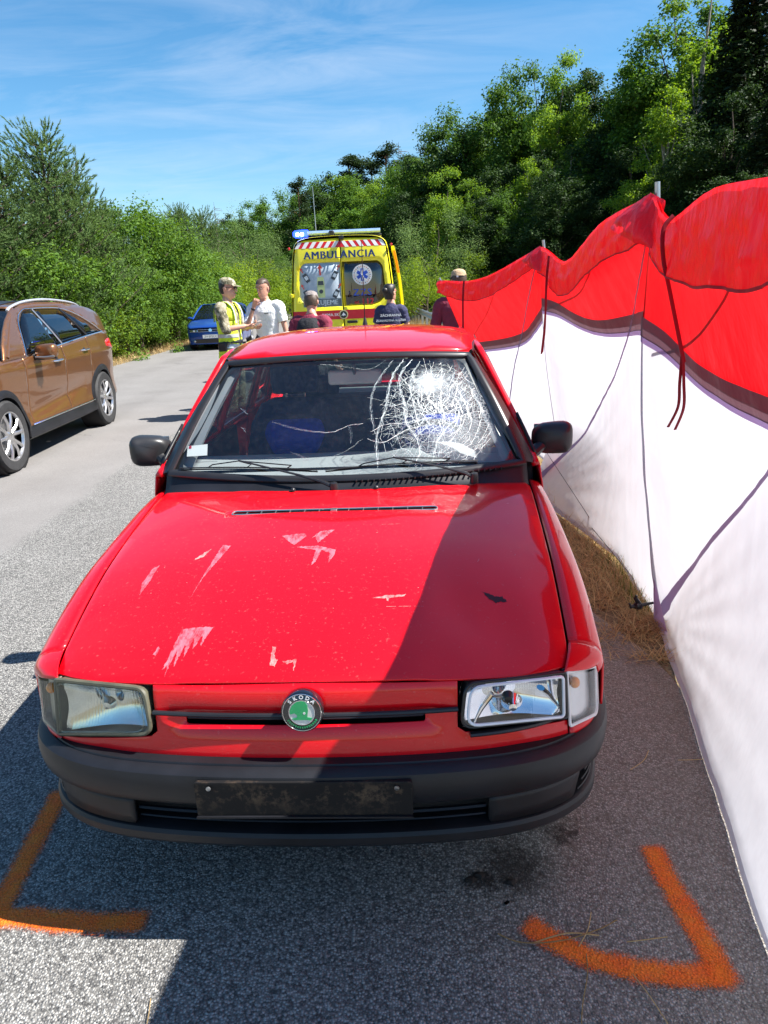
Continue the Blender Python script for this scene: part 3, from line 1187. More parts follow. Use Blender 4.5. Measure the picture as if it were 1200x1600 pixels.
def IN(a, z):
    k = max(0.0, min(1.0, (abs(a) - .52) / .32))
    return nz_in(z) * (1 - .58 * k * k * (3 - 2 * k))


nose_poly = [(-.70, .516)] + [(a / 20 * .70, .514 - .0 * abs(a)) for a in range(-19, 20)] + [(.70, .516), (.70, .552), (.40, .566), (.388, .582), (.395, .690)] + [(a / 20 * .39, .700 - .012 * (a / 20) ** 2) for a in range(19, -20, -1)] + [(-.395, .690), (-.382, .572), (-.395, .560), (-.70, .519)]
# central panel
cp = [(-.70, .500), (.70, .500), (.70, .548), (.405, .560), (.385, .574), (.390, .688), (0, .699), (-.390, .688), (-.382, .572), (-.40, .558), (-.70, .519)]
slot = rounded([(-.305, .590), (.305, .590), (.305, .619), (-.305, .619)], .006, 3)
fas = patch('nose_panel', densify(cp, .03), lambda a, z: NP(a, z, IN(a, z) + .012 * math.exp(-((z - .60) / .03) ** 2) * (1 if abs(a) < .33 else math.exp(-((abs(a) - .33) / .03) ** 2))), M_RED, red, .025, [slot], (0, -1, 0), .006, 35)
md = fas.modifiers.new('bevel', 'BEVEL'); md.width = .002; md.segments = 2; md.limit_method = 'ANGLE'; md.angle_limit = R(50)
B().box((0, .13, .61), (.66, .02, .05)).build('grille_recess', M_DARK, fas)
g = B()
g.tube([NP(a / 30 * .386, .6235, nz_in(.6235) - .006) for a in range(-30, 31)], .0066, 8, True, .9)
g.build('grille_bar', M_BLK, fas)
g = B()
g.tube([NP(a / 30 * .30, .606, nz_in(.606) + .012) for a in range(-30, 31)], .004, 6)
g.build('grille_slat', M_BLK, fas)
for sg in (-1, 1):
    side_low = [(sg * .703, .490), (sg * .80, .490), (sg * .87, .490), (sg * .87, .518), (sg * .852, .516), (sg * .703, .522 if sg < 0 else .529)]
    patch('lamp_surround', densify(side_low, .02), lambda a, z: NP(a, z, IN(a, z) - .004), M_RED, red, .02, (), (sg, -1, 0), .006, 35)

# dark understructure filling the nose behind the gaps
g = B()
rings = []
for z in (.26, .50, .66, .68):
    rings.append([NP(a / 16 * .95, z, .135) for a in range(-16, 17)] + [(.62, 1.0, z), (-.62, 1.0, z)])
g.loft([[Vector(p) for p in r] for r in rings])
g.build('inner_structure', M_DARK, red, False)


# bumper
def bump_loft(name, prof, a1, mat, n=72, parent=red, cap=False, sq=None):
    rows = []
    for i in range(n + 1):
        a = -a1 + 2 * a1 * i / n
        rows.append([NP(a, z + (.010 * (abs(a) / 1.0) ** 2 * 0), ins) for ins, z in prof])
    vs = [p for r in rows for p in r]
    m = len(prof)
    fs = []
    for i in range(n):
        for k in range(m - 1):
            q = i * m + k
            fs.append((q, q + m, q + m + 1, q + 1))
    me = bpy.data.meshes.new(name)
    me.from_pydata(vs, [], fs)
    bm = bmesh.new(); bm.from_mesh(me); bmesh.ops.recalc_face_normals(bm, faces=bm.faces); bm.to_mesh(me); bm.free()
    finish(me, True, 32)
    o = link_mesh(name, me, mat, parent)
    return o


up = [(.11, .514), (.060, .513), (.030, .511), (.027, .506), (.024, .5085), (.006, .505), (-.004, .498), (-.008, .485), (-.010, .465), (-.008, .440), (-.003, .420), (.006, .408), (.012, .402), (.02, .399), (.10, .397)]
bump_upper = bump_loft('bumper', up, 1.12, M_TRIM)
lip = [(.10, .318), (.03, .317), (.020, .313), (.014, .304), (.014, .284), (.026, .268), (.06, .258), (.14, .256)]
bump_loft('bumper_lip', lip, 1.10, M_TRIM, parent=bump_upper)
bump_loft('intake_back', [(.085, .402), (.085, .312)], 1.08, M_DARK, parent=bump_upper)
for sg in (-1, 1):
    # solid end of the bumper beyond the slatted vents
    pl = [(sg * .925, .314), (sg * 1.115, .314), (sg * 1.115, .402), (sg * .90, .402), (sg * .89, .38)]
    patch('bumper_end', densify(pl, .03), lambda a, z: NP(a, z, .004 + .012 * abs(z - .358) / .044), M_TRIM, bump_upper, .03, (), (sg, -.3, 0), .006)
    cv = rounded([(sg * .455, .320), (sg * .715, .320), (sg * .745, .394), (sg * .455, .394)], .012, 3)
    patch('fog_lamp_blank', cv, lambda a, z: NP(a, z, .022), M_TRIM, bump_upper, .03, (), (sg, -1, 0), .01)
    for k in range(4):
        z = .328 + .020 * k
        B().tube([NP(sg * (.74 + .02 * k + (.17 - .008 * k) * i / 6), z + .004 * i / 6, .028) for i in range(7)], .0035, 6).build('bumper_slat', M_TRIM, bump_upper)
for k, z in enumerate((.336, .360, .384)):
    B().tube([NP(a / 24 * .45, z, .040) for a in range(-24, 25)], .005 if k != 1 else .008, 6, True, .6).build('intake_bar', M_TRIM, bump_upper)
# plate carrier, no plate
pc = B()
pc.prism(rounded([(-.262, .396), (.262, .396), (.262, .492), (-.262, .492)], .008, 3), lambda a, z, d: NP(a, z, -.020 + d), .012)
M_PLATE = (lambda: None)()
m_, t_, p_ = mat_new('dirty_black_plate_carrier')
v_ = coords(t_)
n_ = noise_(t_, v_, 14, 6, 0.75)
n2_ = noise_(t_, v_, 60, 4, 0.7)
sx_ = N(t_, 'ShaderNodeSeparateXYZ'); L(t_, v_, sx_.inputs[0])
edge_ = maprange(t_, math_(t_, 'ABSOLUTE', math_(t_, 'SUBTRACT', sx_.outputs[2], .457)), 0.002, .035, 1, .35)
k_ = math_(t_, 'MULTIPLY', maprange(t_, math_(t_, 'ADD', math_(t_, 'MULTIPLY', n_, .7), math_(t_, 'MULTIPLY', n2_, .3)), .50, .60, 0, .8), edge_)
L(t_, mixrgb(t_, k_, (.008, .0075, .008), (.12, .08, .05)), p_.inputs['Base Color'])
p_.inputs['Roughness'].default_value = .6
p_.inputs['Specular IOR Level'].default_value = .25
bump(t_, p_, n2_, .3, .002)
pc.build('plate_carrier', m_, bump_upper, False, bevel=.002)
g = B()
g.prism([(-.262, .392), (.262, .392), (.262, .397), (-.262, .397)], lambda a, z, d: NP(a, z, -.026 + d), .015)
g.build('plate_ledge', M_TRIM, bump_upper, False)
for a in (.225, -.225, .225):
    B().lathe([(.001, -.003), (.006, -.002), (.006, 0), (.001, 0)], NP(a, .478, -.021), (0, 1, 0), 10).build('screw', M_STEEL, bump_upper)

# emblem
em = NP(0.004, .646, .050)
EZ = Vector((0, -1, .13)).normalized()       # looks forward and a little up
EY = Vector((0, .13, 1)).normalized()
EX = Vector((1, 0, 0))
embl = B().lathe([(.001, .006), (.046, .006), (.0505, .003), (.052, -.003), (.050, -.022)], em, EZ, 48).build('emblem', simple('emblem_black', (.006, .007, .012), .15, coat=1), fas, True, 40)
B().lathe([(.0452, .0062), (.0458, .0072), (.0468, .0072), (.0474, .0055)], em, EZ, 48).build('emblem_ring', M_CHR, embl)
B().lathe([(.001, .0066), (.0300, .0066)], em, EZ, 40).build('emblem_field', simple('emblem_pale_field', (.62, .64, .60), .25, coat=1), embl)
B().lathe([(.0296, .0062), (.0300, .0078), (.0316, .0078), (.0320, .0062)], em, EZ, 40).build('emblem_ring', M_CHR, embl)
M_GRN = simple('emblem_green', (.0, .33, .10), .22, coat=1)


def EM(x, y, d=.0075):
    return em + EX * x + EY * y + EZ * d


dome = [(-.0285, -.004), (-.029, .006), (-.023, .018), (-.012, .0275), (.000, .0297), (.009, .0275), (.014, .018), (.0155, .006), (.0135, -.006), (.013, -.0115), (.024, -.0135), (.021, -.020), (.010, -.018), (-.018, -.0185), (-.0245, -.015), (-.012, -.012), (-.0115, -.006), (-.018, -.001)]
B().prism(dome, lambda a, b, d: EM(a, b, .0068 + d), .0014).build('winged_arrow', M_GRN, embl, False)
B().lathe([(.001, .0086), (.0028, .0086), (.0028, .007)], EM(.006, -.001, 0), EZ, 12).build('arrow_eye', M_WHITE, embl)
for chs, r_l, sz, span, mm_, top in (('SKODA', .0385, .0135, 92, M_CHR, True), ('SIMPLY·CLEVER', .0385, .0075, 118, M_GRN, False)):
    if not top:
        # small green ring of lettering too small to read: laurel-like ticks
        for i in range(15):
            a = R(-90 - 59 + 118 * i / 14)
            pm = EM(math.cos(a) * .0385, math.sin(a) * .0385, .0066)
            B().box(pm, (.0035, .0012, .005), Matrix.Rotation(-(a + PI / 2), 3, 'Y')).build('laurel_leaf', M_GRN, embl)
        continue
    for i, c in enumerate(chs):
        a = R(90 + span / 2 - span * i / (len(chs) - 1))
        X = EX * math.sin(a) - EY * math.cos(a)
        Yv = EX * math.cos(a) + EY * math.sin(a)
        text_obj('emblem_letter', c, sz, frame_m(EM(math.cos(a) * r_l, math.sin(a) * r_l, .0066), X, Yv), M_WHITE, embl, .0006, thick=.0006)

# headlamps
def bil(q, u, v):
    (a0, z0), (a1, z1), (a2, z2), (a3, z3) = q      # inner-bottom, outer-bottom, outer-top, inner-top
    a = (a0 * (1 - u) + a1 * u) * (1 - v) + (a3 * (1 - u) + a2 * u) * v
    z = (z0 * (1 - u) + z1 * u) * (1 - v) + (z3 * (1 - u) + z2 * u) * v
    return a, z


M_REFL = simple('lamp_reflector', (.82, .83, .85), .07, metal=1.0, var=.04)
M_REFLD = simple('dull_lamp_reflector', (.72, .76, .80), .12, metal=1, var=.1)
M_LAMPBODY = simple('yellowed_lamp_frame', (.085, .083, .055), .4, var=.3, nscale=20, coat=.3)
M_SEAL = simple('rubber_seal', (.012, .012, .013), .35, var=.2)


def lamp(sg, quad, indq, old):
    q = [(sg * a, z) for a, z in quad]
    lin = lambda a, z: IN(a, z) - .010
    out = rounded([q[0], q[1], q[2], q[3]], [.03, .008, .008, .03], 5)
    hs_ = patch('headlamp', out, lambda a, z: NP(a, z, .115), M_REFLD if old else M_REFL, red, .03, (), (sg, -1, 0), .004)
    hs_['label'] = 'yellowed headlamp with a ribbed lens' if old else 'clear headlamp with a bright reflector'
    ac, zc = (q[0][0] + q[1][0]) / 2, (q[0][1] + q[2][1]) / 2
    # bowl
    def bowl(u, v):
        a, z = bil(q, .04 + .92 * u, .05 + .9 * v)
        r2 = ((u - .42) / .60) ** 2 + ((v - .5) / .75) ** 2
        return NP(a, z, IN(a, z) + .004 + .042 * max(0, 1 - r2 * .9) + (.0022 if old else .0) * math.cos(u * 60 * PI))
    b_ = grid_geo('reflector', 120, 14, bowl, M_REFLD if old else M_REFL, hs_, .0, sg < 0)
    # housing walls
    w = B()
    r0 = [NP(a, z, .113) for a, z in out]
    r1 = [NP(a, z, lin(a, z) + .006) for a, z in out]
    w.loft([r0, r1], False)
    w.build('lamp_housing', M_LAMPBODY if old else M_BLK, hs_)
    # frame ring and seal
    fr = [NP(a, z, lin(a, z) + .001) for a, z in out]
    B().tube(fr + [fr[0]], .007 if old else .0045, 8, False).build('lamp_frame', M_LAMPBODY if old else M_SEAL, hs_)
    if not old:
        low = [NP(sg * (.415 + .27 * i / 12), .556 - .0 * i + .0, nz_in(.55) - .004) for i in range(13)]
        B().tube(low, .009, 8, True, .7).build('lamp_gap_strip', M_BLK, hs_)  # black strip stands in for the dark gap under the displaced lamp
        # bulb, shade and a slanted inner shield
        cx = NP(sg * .53, .622, .06)
        B().lathe([(.001, -.012), (.010, -.011), (.012, -.004), (.022, .008), (.026, .014)], cx, (0, 1, .05), 20).build('bulb_shade', M_REFL, hs_)
        B().tube([NP(sg * .600, .668, .040), NP(sg * .625, .645, .048), NP(sg * .675, .588, .048)], [.012, .010, .004], 8, True, .6).build('inner_shield', M_REFL, hs_)
        B().tube([NP(sg * .470, .668, .050), NP(sg * .445, .63, .055), NP(sg * .425, .590, .055)], [.010, .009, .004], 8, True, .6).build('inner_shield', M_REFL, hs_)
        B().lathe([(.001, -.010), (.009, -.009), (.012, 0), (.014, .01)], NP(sg * .515, .648, .055), (0, 1, .1), 18).build('bulb_holder', M_BLK, hs_)
    else:
        B().lathe([(.001, -.008), (.010, -.006), (.013, 0), (.02, .01)], NP(sg * .54, .62, .085), (0, 1, .05), 18).build('bulb_shade', M_REFLD, hs_)
    # lens with real ribs
    nr = 84

    def lens(u, v):
        a, z = bil(q, .012 + .976 * u, .02 + .96 * v)
        e = 0.0035 * (1 - (2 * u - 1) ** 8) * (1 - (2 * v - 1) ** 8)
        rib_zone = 1.0 if old else (1.0 if (v > .84 or u > .86) else .0)
        if old and (u < .05 or u > .95): rib_zone = 0
        rib = .0011 * math.cos(u * nr * PI) * rib_zone
        return NP(a, z, lin(a, z) - e - rib)
    ln = grid_geo('lens', nr * 2, 12, lens, M_LENSY if old else M_LENS, hs_, 0, sg < 0)
    # clear inner rim line moulded in the lens
    inn = rounded([bil(q, .045, .07), bil(q, .955, .06), bil(q, .96, .95), bil(q, .045, .94)], [.03, .01, .01, .03], 5)
    rim = [NP(a, z, lin(a, z) - .0035) for a, z in inn]
    B().tube(rim + [rim[0]], .0022 if old else .0040, 6, False).build('lens_rim', M_LENSY if old else simple('frosted_lens_rim', (.72, .76, .80), .25, var=.1, coat=.6), hs_)
    # corner indicator
    iq = [(sg * a, z) for a, z in indq]
    io = rounded(iq, [.004, .035, .03, .004], 5)
    ind = patch('indicator', io, lambda a, z: NP(a, z, .012 + IN(a, z)), simple('indicator_reflector_' + ('old' if old else 'new'), (.34, .34, .30) if old else (.70, .70, .68), .3, metal=.5), red, .02, (), (sg, -1, 0), .003)
    fr = [NP(a, z, lin(a, z) + .002) for a, z in io]
    B().tube(fr + [fr[0]], .004, 8, False).build('indicator_frame', M_LAMPBODY if old else M_WHITE, ind)
    w = B(); w.loft([[NP(a, z, .10) for a, z in io], fr], False); w.build('indicator_housing', M_LAMPBODY if old else M_BLK, ind)
    bx = .735 if not old else .75
    B().sphere(NP(sg * bx, .640, .045), (.013, .013, .015)).build('bulb', M_AMB, ind)

    def ilens(u, v):
        a, z = bil(iq, .03 + .94 * u, .03 + .94 * v)
        return NP(a, z, lin(a, z) - .002 - (.0009 * math.cos(u * 22 * PI) if old else .0))
    grid_geo('lens', 44, 8, ilens, M_LENSY if old else M_LENS, ind, 0, sg < 0)


lamp(-1, [(.392, .572), (.698, .530), (.698, .680), (.405, .684)], [(.704, .528), (.852, .522), (.846, .652), (.704, .680)], True)
lamp(1, [(.392, .578), (.690, .562), (.694, .680), (.408, .684)], [(.700, .535), (.850, .516), (.846, .652), (.700, .679)], False)

# wings, doors and rear quarters
_W = smooth_table([.24, .35, .5, .7, 1.0, 1.5, 2.2, 3.0, 3.4, 3.65, 3.82], [.768, .776, .785, .793, .800, .806, .808, .80, .782, .745, .66])
_V = smooth_table([.15, .22, .35, .5, .62, .75, .85, .93], [.93, .957, .985, 1.0, 1.0, .988, .972, .955])


def XF(s, z):
    w = _W(s)
    if z <= .93:
        return w * _V(z)
    t = (z - .93) / .44
    return w * .955 + (.575 - w * .955) * (t ** 1.12)


def arch(c, r, lo, hi=None):
    def f(s):
        d = abs(s - c)
        if d < r:
            return max(lo(s), .285 + math.sqrt(max(0, r * r - d * d)) * 1.0)
        return lo(s)
    return f


def wing_low(s):
    if s < .42: return .520
    return arch(.72, .315, lambda q: .20)(s) if s > .405 else .520


def wl(s):
    d = abs(s - .72)
    if d < .315: return .285 + math.sqrt(.315 ** 2 - d * d)
    return .52 if s < .72 else .20


def seam_top(s):
    return bonnet_z(seam_l(max(.26, min(s, 1.2))), max(.26, min(s, 1.2)))


def wing_top_z(s):
    return seam_top(s) - .062 - .01 * s


def wing_over(s, n=6):
    z0 = wing_top_z(s)
    x0_ = XF(s, z0)
    x1_ = seam_l(s) + .006
    z1 = seam_top(s) - .0005
    out = []
    for k in range(1, n + 1):
        t = k / n
        mx_, mz_ = x0_ - .004, z1 - .004
        x = x0_ * (1 - t) ** 2 + mx_ * 2 * t * (1 - t) + x1_ * t * t
        z = z0 * (1 - t) ** 2 + mz_ * 2 * t * (1 - t) + z1 * t * t
        out.append((x, s, z))
    return out


def dl(s):
    return .205


def rq(s):
    d = abs(s - 3.17)
    return .285 + math.sqrt(.315 ** 2 - d * d) if d < .315 else (.205 if s < 3.17 else .30)


def wing_tip(sg):
    edge = [(XF(.263, wing_top_z(.263)), .263, wing_top_z(.263))] + wing_over(.263)
    edge = [Vector((sg * p[0], p[1], p[2])) for p in reversed(edge)]
    edge = catmull(edge, 4)
    n = len(edge)
    def f(u, v):
        k = u * (n - 1)
        i = min(int(k), n - 2)
        a = edge[i].lerp(edge[i + 1], k - i)
        aa = .690 + .158 * u
        zz = .684 - .030 * max(0, (aa - .70) / .146) - .028 * max(0, u - .85) / .15
        b = NP(sg * aa, zz, IN(aa, zz) - .012)
        p = a.lerp(b, v)
        return p + Vector((0, -.010, .006)) * math.sin(PI * v)
    return grid_geo('wing_tip', 20, 8, f, M_RED, red, .004, sg > 0)


belt = lambda s: .925
for sg in (-1, 1):
    wg = side_grid('front_wing', XF, .262, 1.30, wl, wing_top_z, M_RED, red, sg, 60, 8, .006, wing_over)
    wing_tip(sg)
    dr = side_grid('front_door', XF, 1.305, 2.20, dl, belt, M_RED, red, sg, 16, 12)
    B().tube([(sg * (XF(2.05, .80) + .02), 1.98, .80), (sg * (XF(2.05, .80) + .028), 2.05, .80), (sg * (XF(2.05, .80) + .02), 2.13, .80)], .012, 8).build('door_handle', M_BLK, dr)
    B().box((sg * (XF(1.7, .55) + .006), 1.75, .55), (.016, .87, .05)).build('rubbing_strip', M_TRIM, dr, bevel=.004)
    dr = side_grid('rear_door', XF, 2.205, 2.92, dl, belt, M_RED, red, sg, 16, 12)
    B().tube([(sg * (XF(2.75, .80) + .02), 2.68, .80), (sg * (XF(2.75, .80) + .028), 2.75, .80), (sg * (XF(2.75, .80) + .02), 2.83, .80)], .012, 8).build('door_handle', M_BLK, dr)
    side_grid('rear_quarter', XF, 2.925, 3.80, rq, belt, M_RED, red, sg, 46, 12)
    # side windows in their frames
    fr = [(1.30, .93), (1.42, .985), (1.80, 1.350), (1.95, 1.372), (3.20, 1.372), (3.45, 1.20), (3.62, .93)]
    w1 = rounded([(1.52, .955), (1.84, 1.315), (2.155, 1.33), (2.17, .955)], .03, 4)
    w2 = rounded([(2.235, .955), (2.225, 1.33), (2.80, 1.33), (2.90, .955)], .03, 4)
    w3 = rounded([(2.96, .965), (2.87, 1.32), (3.15, 1.31), (3.36, .965)], .03, 4)
    sf = patch('side_frame', fr, lambda s, z: (sg * XF(s, z), s, z), M_RED, red, .06, [w1, w2, w3], (sg, 0, 0), .03)
    for w in (w1, w2, w3):
        patch('side_window', w, lambda s, z: (sg * (XF(s, z) - .012), s, z), M_SIDEGL, red, .12, (), (sg, 0, 0), .003)
        pp = [(sg * (XF(s, z) + .001), s, z) for s, z in w]
        B().tube(pp + [pp[0]], .007, 6, False).build('window_seal', M_SEAL, sf)

for sg in (-1, 1):
    for s_, nm in ((.72, 'front'), (3.17, 'rear')):
        wheel(red, (sg * .70, s_, .285), .285, .165, sg, M_STEEL, rim_r=.175)
    for c in (.72, 3.17):
        B().lathe([(.30, -.09), (.30, .10)], (sg * .66, c, .285), (1, 0, 0), 40).build('wheel_liner', M_DARK, red)

# sills / floor
g = B()
g.box((0, 1.95, .23), (1.36, 2.1, .05))
g.build('floor_pan', M_DARK, red, False)


# windscreen surface
def WS(u, v, d=0.0):
    """u -1..1 across, v 0..1 up; d = proud of the glass"""
    def b(uu): return Vector((.700 * uu, 1.165 + .125 * uu * uu, .928 + .014 * uu * uu))
    def tt(uu): return Vector((.512 * uu, 1.545 + .085 * uu * uu, 1.350 - .022 * uu * uu))
    p = b(u).lerp(tt(u), v)
    n = Vector((0, -.74, .67))
    bulge = .022 * math.sin(PI * min(1, max(0, v))) - .020 * math.exp(-((u - .62) / .22) ** 2 - ((v - .42) / .25) ** 2)
    return p + n * (bulge + d)


def WL(x, y, d=0.0):
    """metric coordinates on the glass: x across, y up from the base (0.60 = top)"""
    v = y / .60
    return WS(x / (.700 - .188 * v), v, d)


gl_out = rounded([(-.965, .02), (.965, .02), (.955, .975), (-.955, .975)], .06, 5)
ws = patch('windscreen', gl_out, lambda u, v: WS(u, v), M_GLASS, red, .06, (), (0, -1, 1), .0)
ws['label'] = 'windscreen shattered in front of the driver'
per = []
for k in range(0, 41): per.append(WS(-1 + 2 * k / 40, .0, .004))
for k in range(1, 20): per.append(WS(1 - .0 * k, k / 20, .004))
for k in range(0, 41): per.append(WS(1 - 2 * k / 40, 1.0, .004))
for k in range(1, 20): per.append(WS(-1, 1 - k / 20, .004))
B().tube(per + [per[0]], .016, 10, False, .55, (0, -.74, .67)).build('windscreen_seal', simple('seal_rubber', (.02, .02, .022), .28, var=.2), red)
# black printed border on the inside of the glass
vs, fs = [], []
oo = rounded([(-.985, .0), (.985, .0), (.985, .99), (-.985, .99)], .05, 5)
ii = rounded([(-.945, .030), (.945, .030), (.93, .955), (-.93, .955)], .06, 5)
K = len(oo)
vs = [WS(u, v, -.004) for u, v in oo] + [WS(u, v, -.004) for u, v in ii]
fs = [(i, (i + 1) % K, K + (i + 1) % K, K + i) for i in range(K)]
B().add(vs, fs).build('glass_border', M_SEAL, ws)

# black A pillar mouldings
for sg in (-1, 1):
    g = B()
    g.loft([[WS(sg * (1.0 + .000), v, .005), WS(sg * (1.035), v, -.003), WS(sg * 1.085, v, -.03), WS(sg * 1.03, v, -.05), WS(sg * .985, v, -.02)] for v in [k / 16 for k in range(-0, 17)]])
    g.build('pillar_moulding', M_SEAL, red)
    g = B()
    g.loft([[WS(sg * .90, v, -.03), WS(sg * .985, v, -.012), WS(sg * 1.02, v, -.06), WS(sg * .93, v, -.075)] for v in [k / 12 for k in range(0, 13)]])
    g.build('pillar_trim', simple('pillar_trim_grey', (.17, .18, .20), .55), red)

# cracks: large ones as raised lines, crushed zone as a fine shattered sheet
rnd = random.Random(11)
cr = B()
IC = Vector((.375, .27, 0))
LIM = lambda p: (-.63 < p.x < .64 - .16 * p.y / .6) and .03 < p.y < .58


def crack_line(pts, w0, w1):
    n = len(pts)
    for i in range(n - 1):
        a, b = pts[i], pts[i + 1]
        if not (LIM(a) and LIM(b)): continue
        t = (b - a)
        if t.length < 1e-5: continue
        t.normalize()
        nn = Vector((-t.y, t.x, 0))
        wa = (w0 + (w1 - w0) * i / n) * rnd.uniform(.5, 1.5)
        wb = (w0 + (w1 - w0) * (i + 1) / n) * rnd.uniform(.5, 1.5)
        cr.add([WL(*(a - nn * wa)[:2], .0012), WL(*(b - nn * wb)[:2], .0012), WL(*(b + nn * wb)[:2], .0016), WL(*(a + nn * wa)[:2], .0016)], [(0, 1, 2, 3)])


def wob(a, b, n, amp):
    pts = []
    sd = rnd.uniform(0, 99)
    for i in range(n + 1):
        t = i / n
        p = a.lerp(b, t)
        d = (b - a).normalized()
        nn = Vector((-d.y, d.x, 0))
        p = p + nn * amp * (noise.noise(Vector((t * 3.2, sd, 0))) * 1.2 + .35 * noise.noise(Vector((t * 14, sd, 5)))) * math.sin(PI * min(1, t * 1.3 + .1))
        pts.append(p)
    return pts


# rays
for i in range(46):
    a = 2 * PI * i / 46 + rnd.uniform(-.08, .08)
    r1 = rnd.uniform(.16, .30)
    if math.cos(a) < -.3: r1 *= 1.05
    e = IC + Vector((math.cos(a) * r1 * .95, math.sin(a) * r1 * 1.1, 0))
    crack_line(wob(IC + Vector((math.cos(a), math.sin(a), 0)) * rnd.uniform(.01, .05), e, 22, .035), .0006, .00025)
# rings
for r in (.03, .05, .068, .085, .105, .12, .14, .16, .178, .20, .222, .245):
    for j in range(rnd.choice((3, 4, 5))):
        a0 = rnd.uniform(0, 2 * PI)
        ln = rnd.uniform(.5, 1.9)
        sd = rnd.uniform(0, 50)
        pts = []
        for k in range(18):
            a = a0 + ln * k / 17
            rr = r * (1 + .16 * noise.noise(Vector((a * 1.6, sd, r * 9))) + .05 * noise.noise(Vector((a * 9, sd, 3))))
            pts.append(IC + Vector((math.cos(a) * rr * .93, math.sin(a) * rr * 1.12, 0)))
        crack_line(pts, .00055, .0004)
# strong curved cracks on the passenger side of the web
for pts, w in (([(.245, .575), (.205, .50), (.185, .42), (.172, .33), (.15, .24), (.135, .17), (.135, .10), (.14, .04)], .0016),
               ([(.28, .57), (.235, .50), (.225, .42), (.245, .32), (.25, .24), (.285, .17), (.30, .10), (.28, .04)], .0018),
               ([(.20, .57), (.155, .49), (.125, .42), (.112, .35), (.115, .27), (.13, .19)], .0010),
               ([(.31, .56), (.275, .48), (.27, .40), (.285, .30), (.30, .22)], .0014),
               ([(.44, .44), (.47, .36), (.455, .26), (.40, .20), (.36, .12), (.35, .05)], .0014),
               ([(.36, .50), (.31, .43), (.30, .34), (.33, .25), (.37, .20)], .0013),
               ([(.10, .17), (.16, .15), (.24, .20), (.30, .22)], .0010),
               ([(.15, .33), (.20, .32), (.25, .34)], .0008), ([(.11, .20), (.18, .235), (.25, .23)], .0008),
               ([(.08, .17), (.02, .12), (-.03, .10)], .0005), ([(-.28, .26), (-.18, .225), (-.05, .205), (.03, .235), (.08, .24)], .0007),
               ([(-.42, .33), (-.385, .30)], .0009), ([(-.41, .235), (-.385, .21)], .0009), ([(-.20, .12), (-.15, .095), (-.12, .075)], .0006),
               ([(.02, .235), (.035, .205), (.035, .15)], .0006), ([(.17, .57), (.10, .52), (-.02, .545), (-.10, .56)], .0006)):
    p = catmull([(a, b, 0) for a, b in pts], 7)
    p = [q + Vector((noise.noise(q * 60) * .004, noise.noise(q * 60 + Vector((9, 9, 9))) * .004, 0)) for q in p]
    crack_line(p, w * .5, w * .6)
    crack_line([q + Vector((.005 + .003 * noise.noise(q * 40), .002, 0)) for q in p[2:-3]], w * .35, w * .3)
    crack_line([q + Vector((-.004 + .005 * noise.noise(q * 55), -.002, 0)) for q in p[4:-2]], w * .25, w * .2)
# short splinters
for i in range(650):
    a = rnd.uniform(0, 2 * PI)
    r = .25 * math.sqrt(rnd.random())
    c = IC + Vector((math.cos(a) * r * .9, math.sin(a) * r * 1.1, 0))
    d = a + rnd.choice((0, PI / 2)) + rnd.uniform(-.6, .6)
    ln = rnd.uniform(.006, .022)
    crack_line([c - Vector((math.cos(d), math.sin(d), 0)) * ln, c + Vector((.003, 0, 0)), c + Vector((math.cos(d), math.sin(d), 0)) * ln], .00033, .00033)
m_, t_, p_ = mat_new('broken_glass_edge')
p_.inputs['Base Color'].default_value = (.74, .82, .81, 1)
p_.inputs['Roughness'].default_value = .25
p_.inputs['Specular IOR Level'].default_value = .8
o = cr.build('crack_lines', m_, ws, False)
o['kind'] = 'stuff'
# crushed zone
m_, t_, p_ = mat_new('crushed_glass')
out_ = t_.nodes['Material Output']
tcn = N(t_, 'ShaderNodeTexCoord')
v_ = tcn.outputs['UV']
dmask = None
al = None
for sc_, th in ((34, .035), (75, .05), (150, .10)):
    vo_ = N(t_, 'ShaderNodeTexVoronoi', feature='DISTANCE_TO_EDGE', inp={'Scale': float(sc_)})
    w_ = N(t_, 'ShaderNodeVectorMath', operation='ADD')
    nn_ = N(t_, 'ShaderNodeTexNoise', inp={'Scale': 9.0})
    sc2 = N(t_, 'ShaderNodeVectorMath', operation='SCALE'); sc2.inputs['Scale'].default_value = .03
    L(t_, v_, nn_.inputs['Vector']); L(t_, nn_.outputs['Color'], sc2.inputs[0]); L(t_, v_, w_.inputs[0]); L(t_, sc2.outputs[0], w_.inputs[1])
    L(t_, w_.outputs[0], vo_.inputs['Vector'])
    e_ = maprange(t_, vo_.outputs['Distance'], 0.0, th, 1.0, 0.0)
    dd = N(t_, 'ShaderNodeVectorMath', operation='DISTANCE')
    dd.inputs[1].default_value = {34: (.40, .28, 0), 75: (.44, .25, 0), 150: (.44, .42, 0)}[sc_]
    L(t_, v_, dd.inputs[0])
    nm_ = noise_(t_, v_, 11, 4, .6)
    rad = math_(t_, 'ADD', dd.outputs['Value'], math_(t_, 'MULTIPLY', math_(t_, 'SUBTRACT', nm_, .5), .22))
    lim = {34: (.27, .10), 75: (.24, .06), 150: (.17, .02)}[sc_]
    e_ = math_(t_, 'MULTIPLY', e_, maprange(t_, rad, lim[0], lim[1], 0, .75 if sc_ != 34 else .5, True))
    al = e_ if al is None else math_(t_, 'MAXIMUM', al, e_)
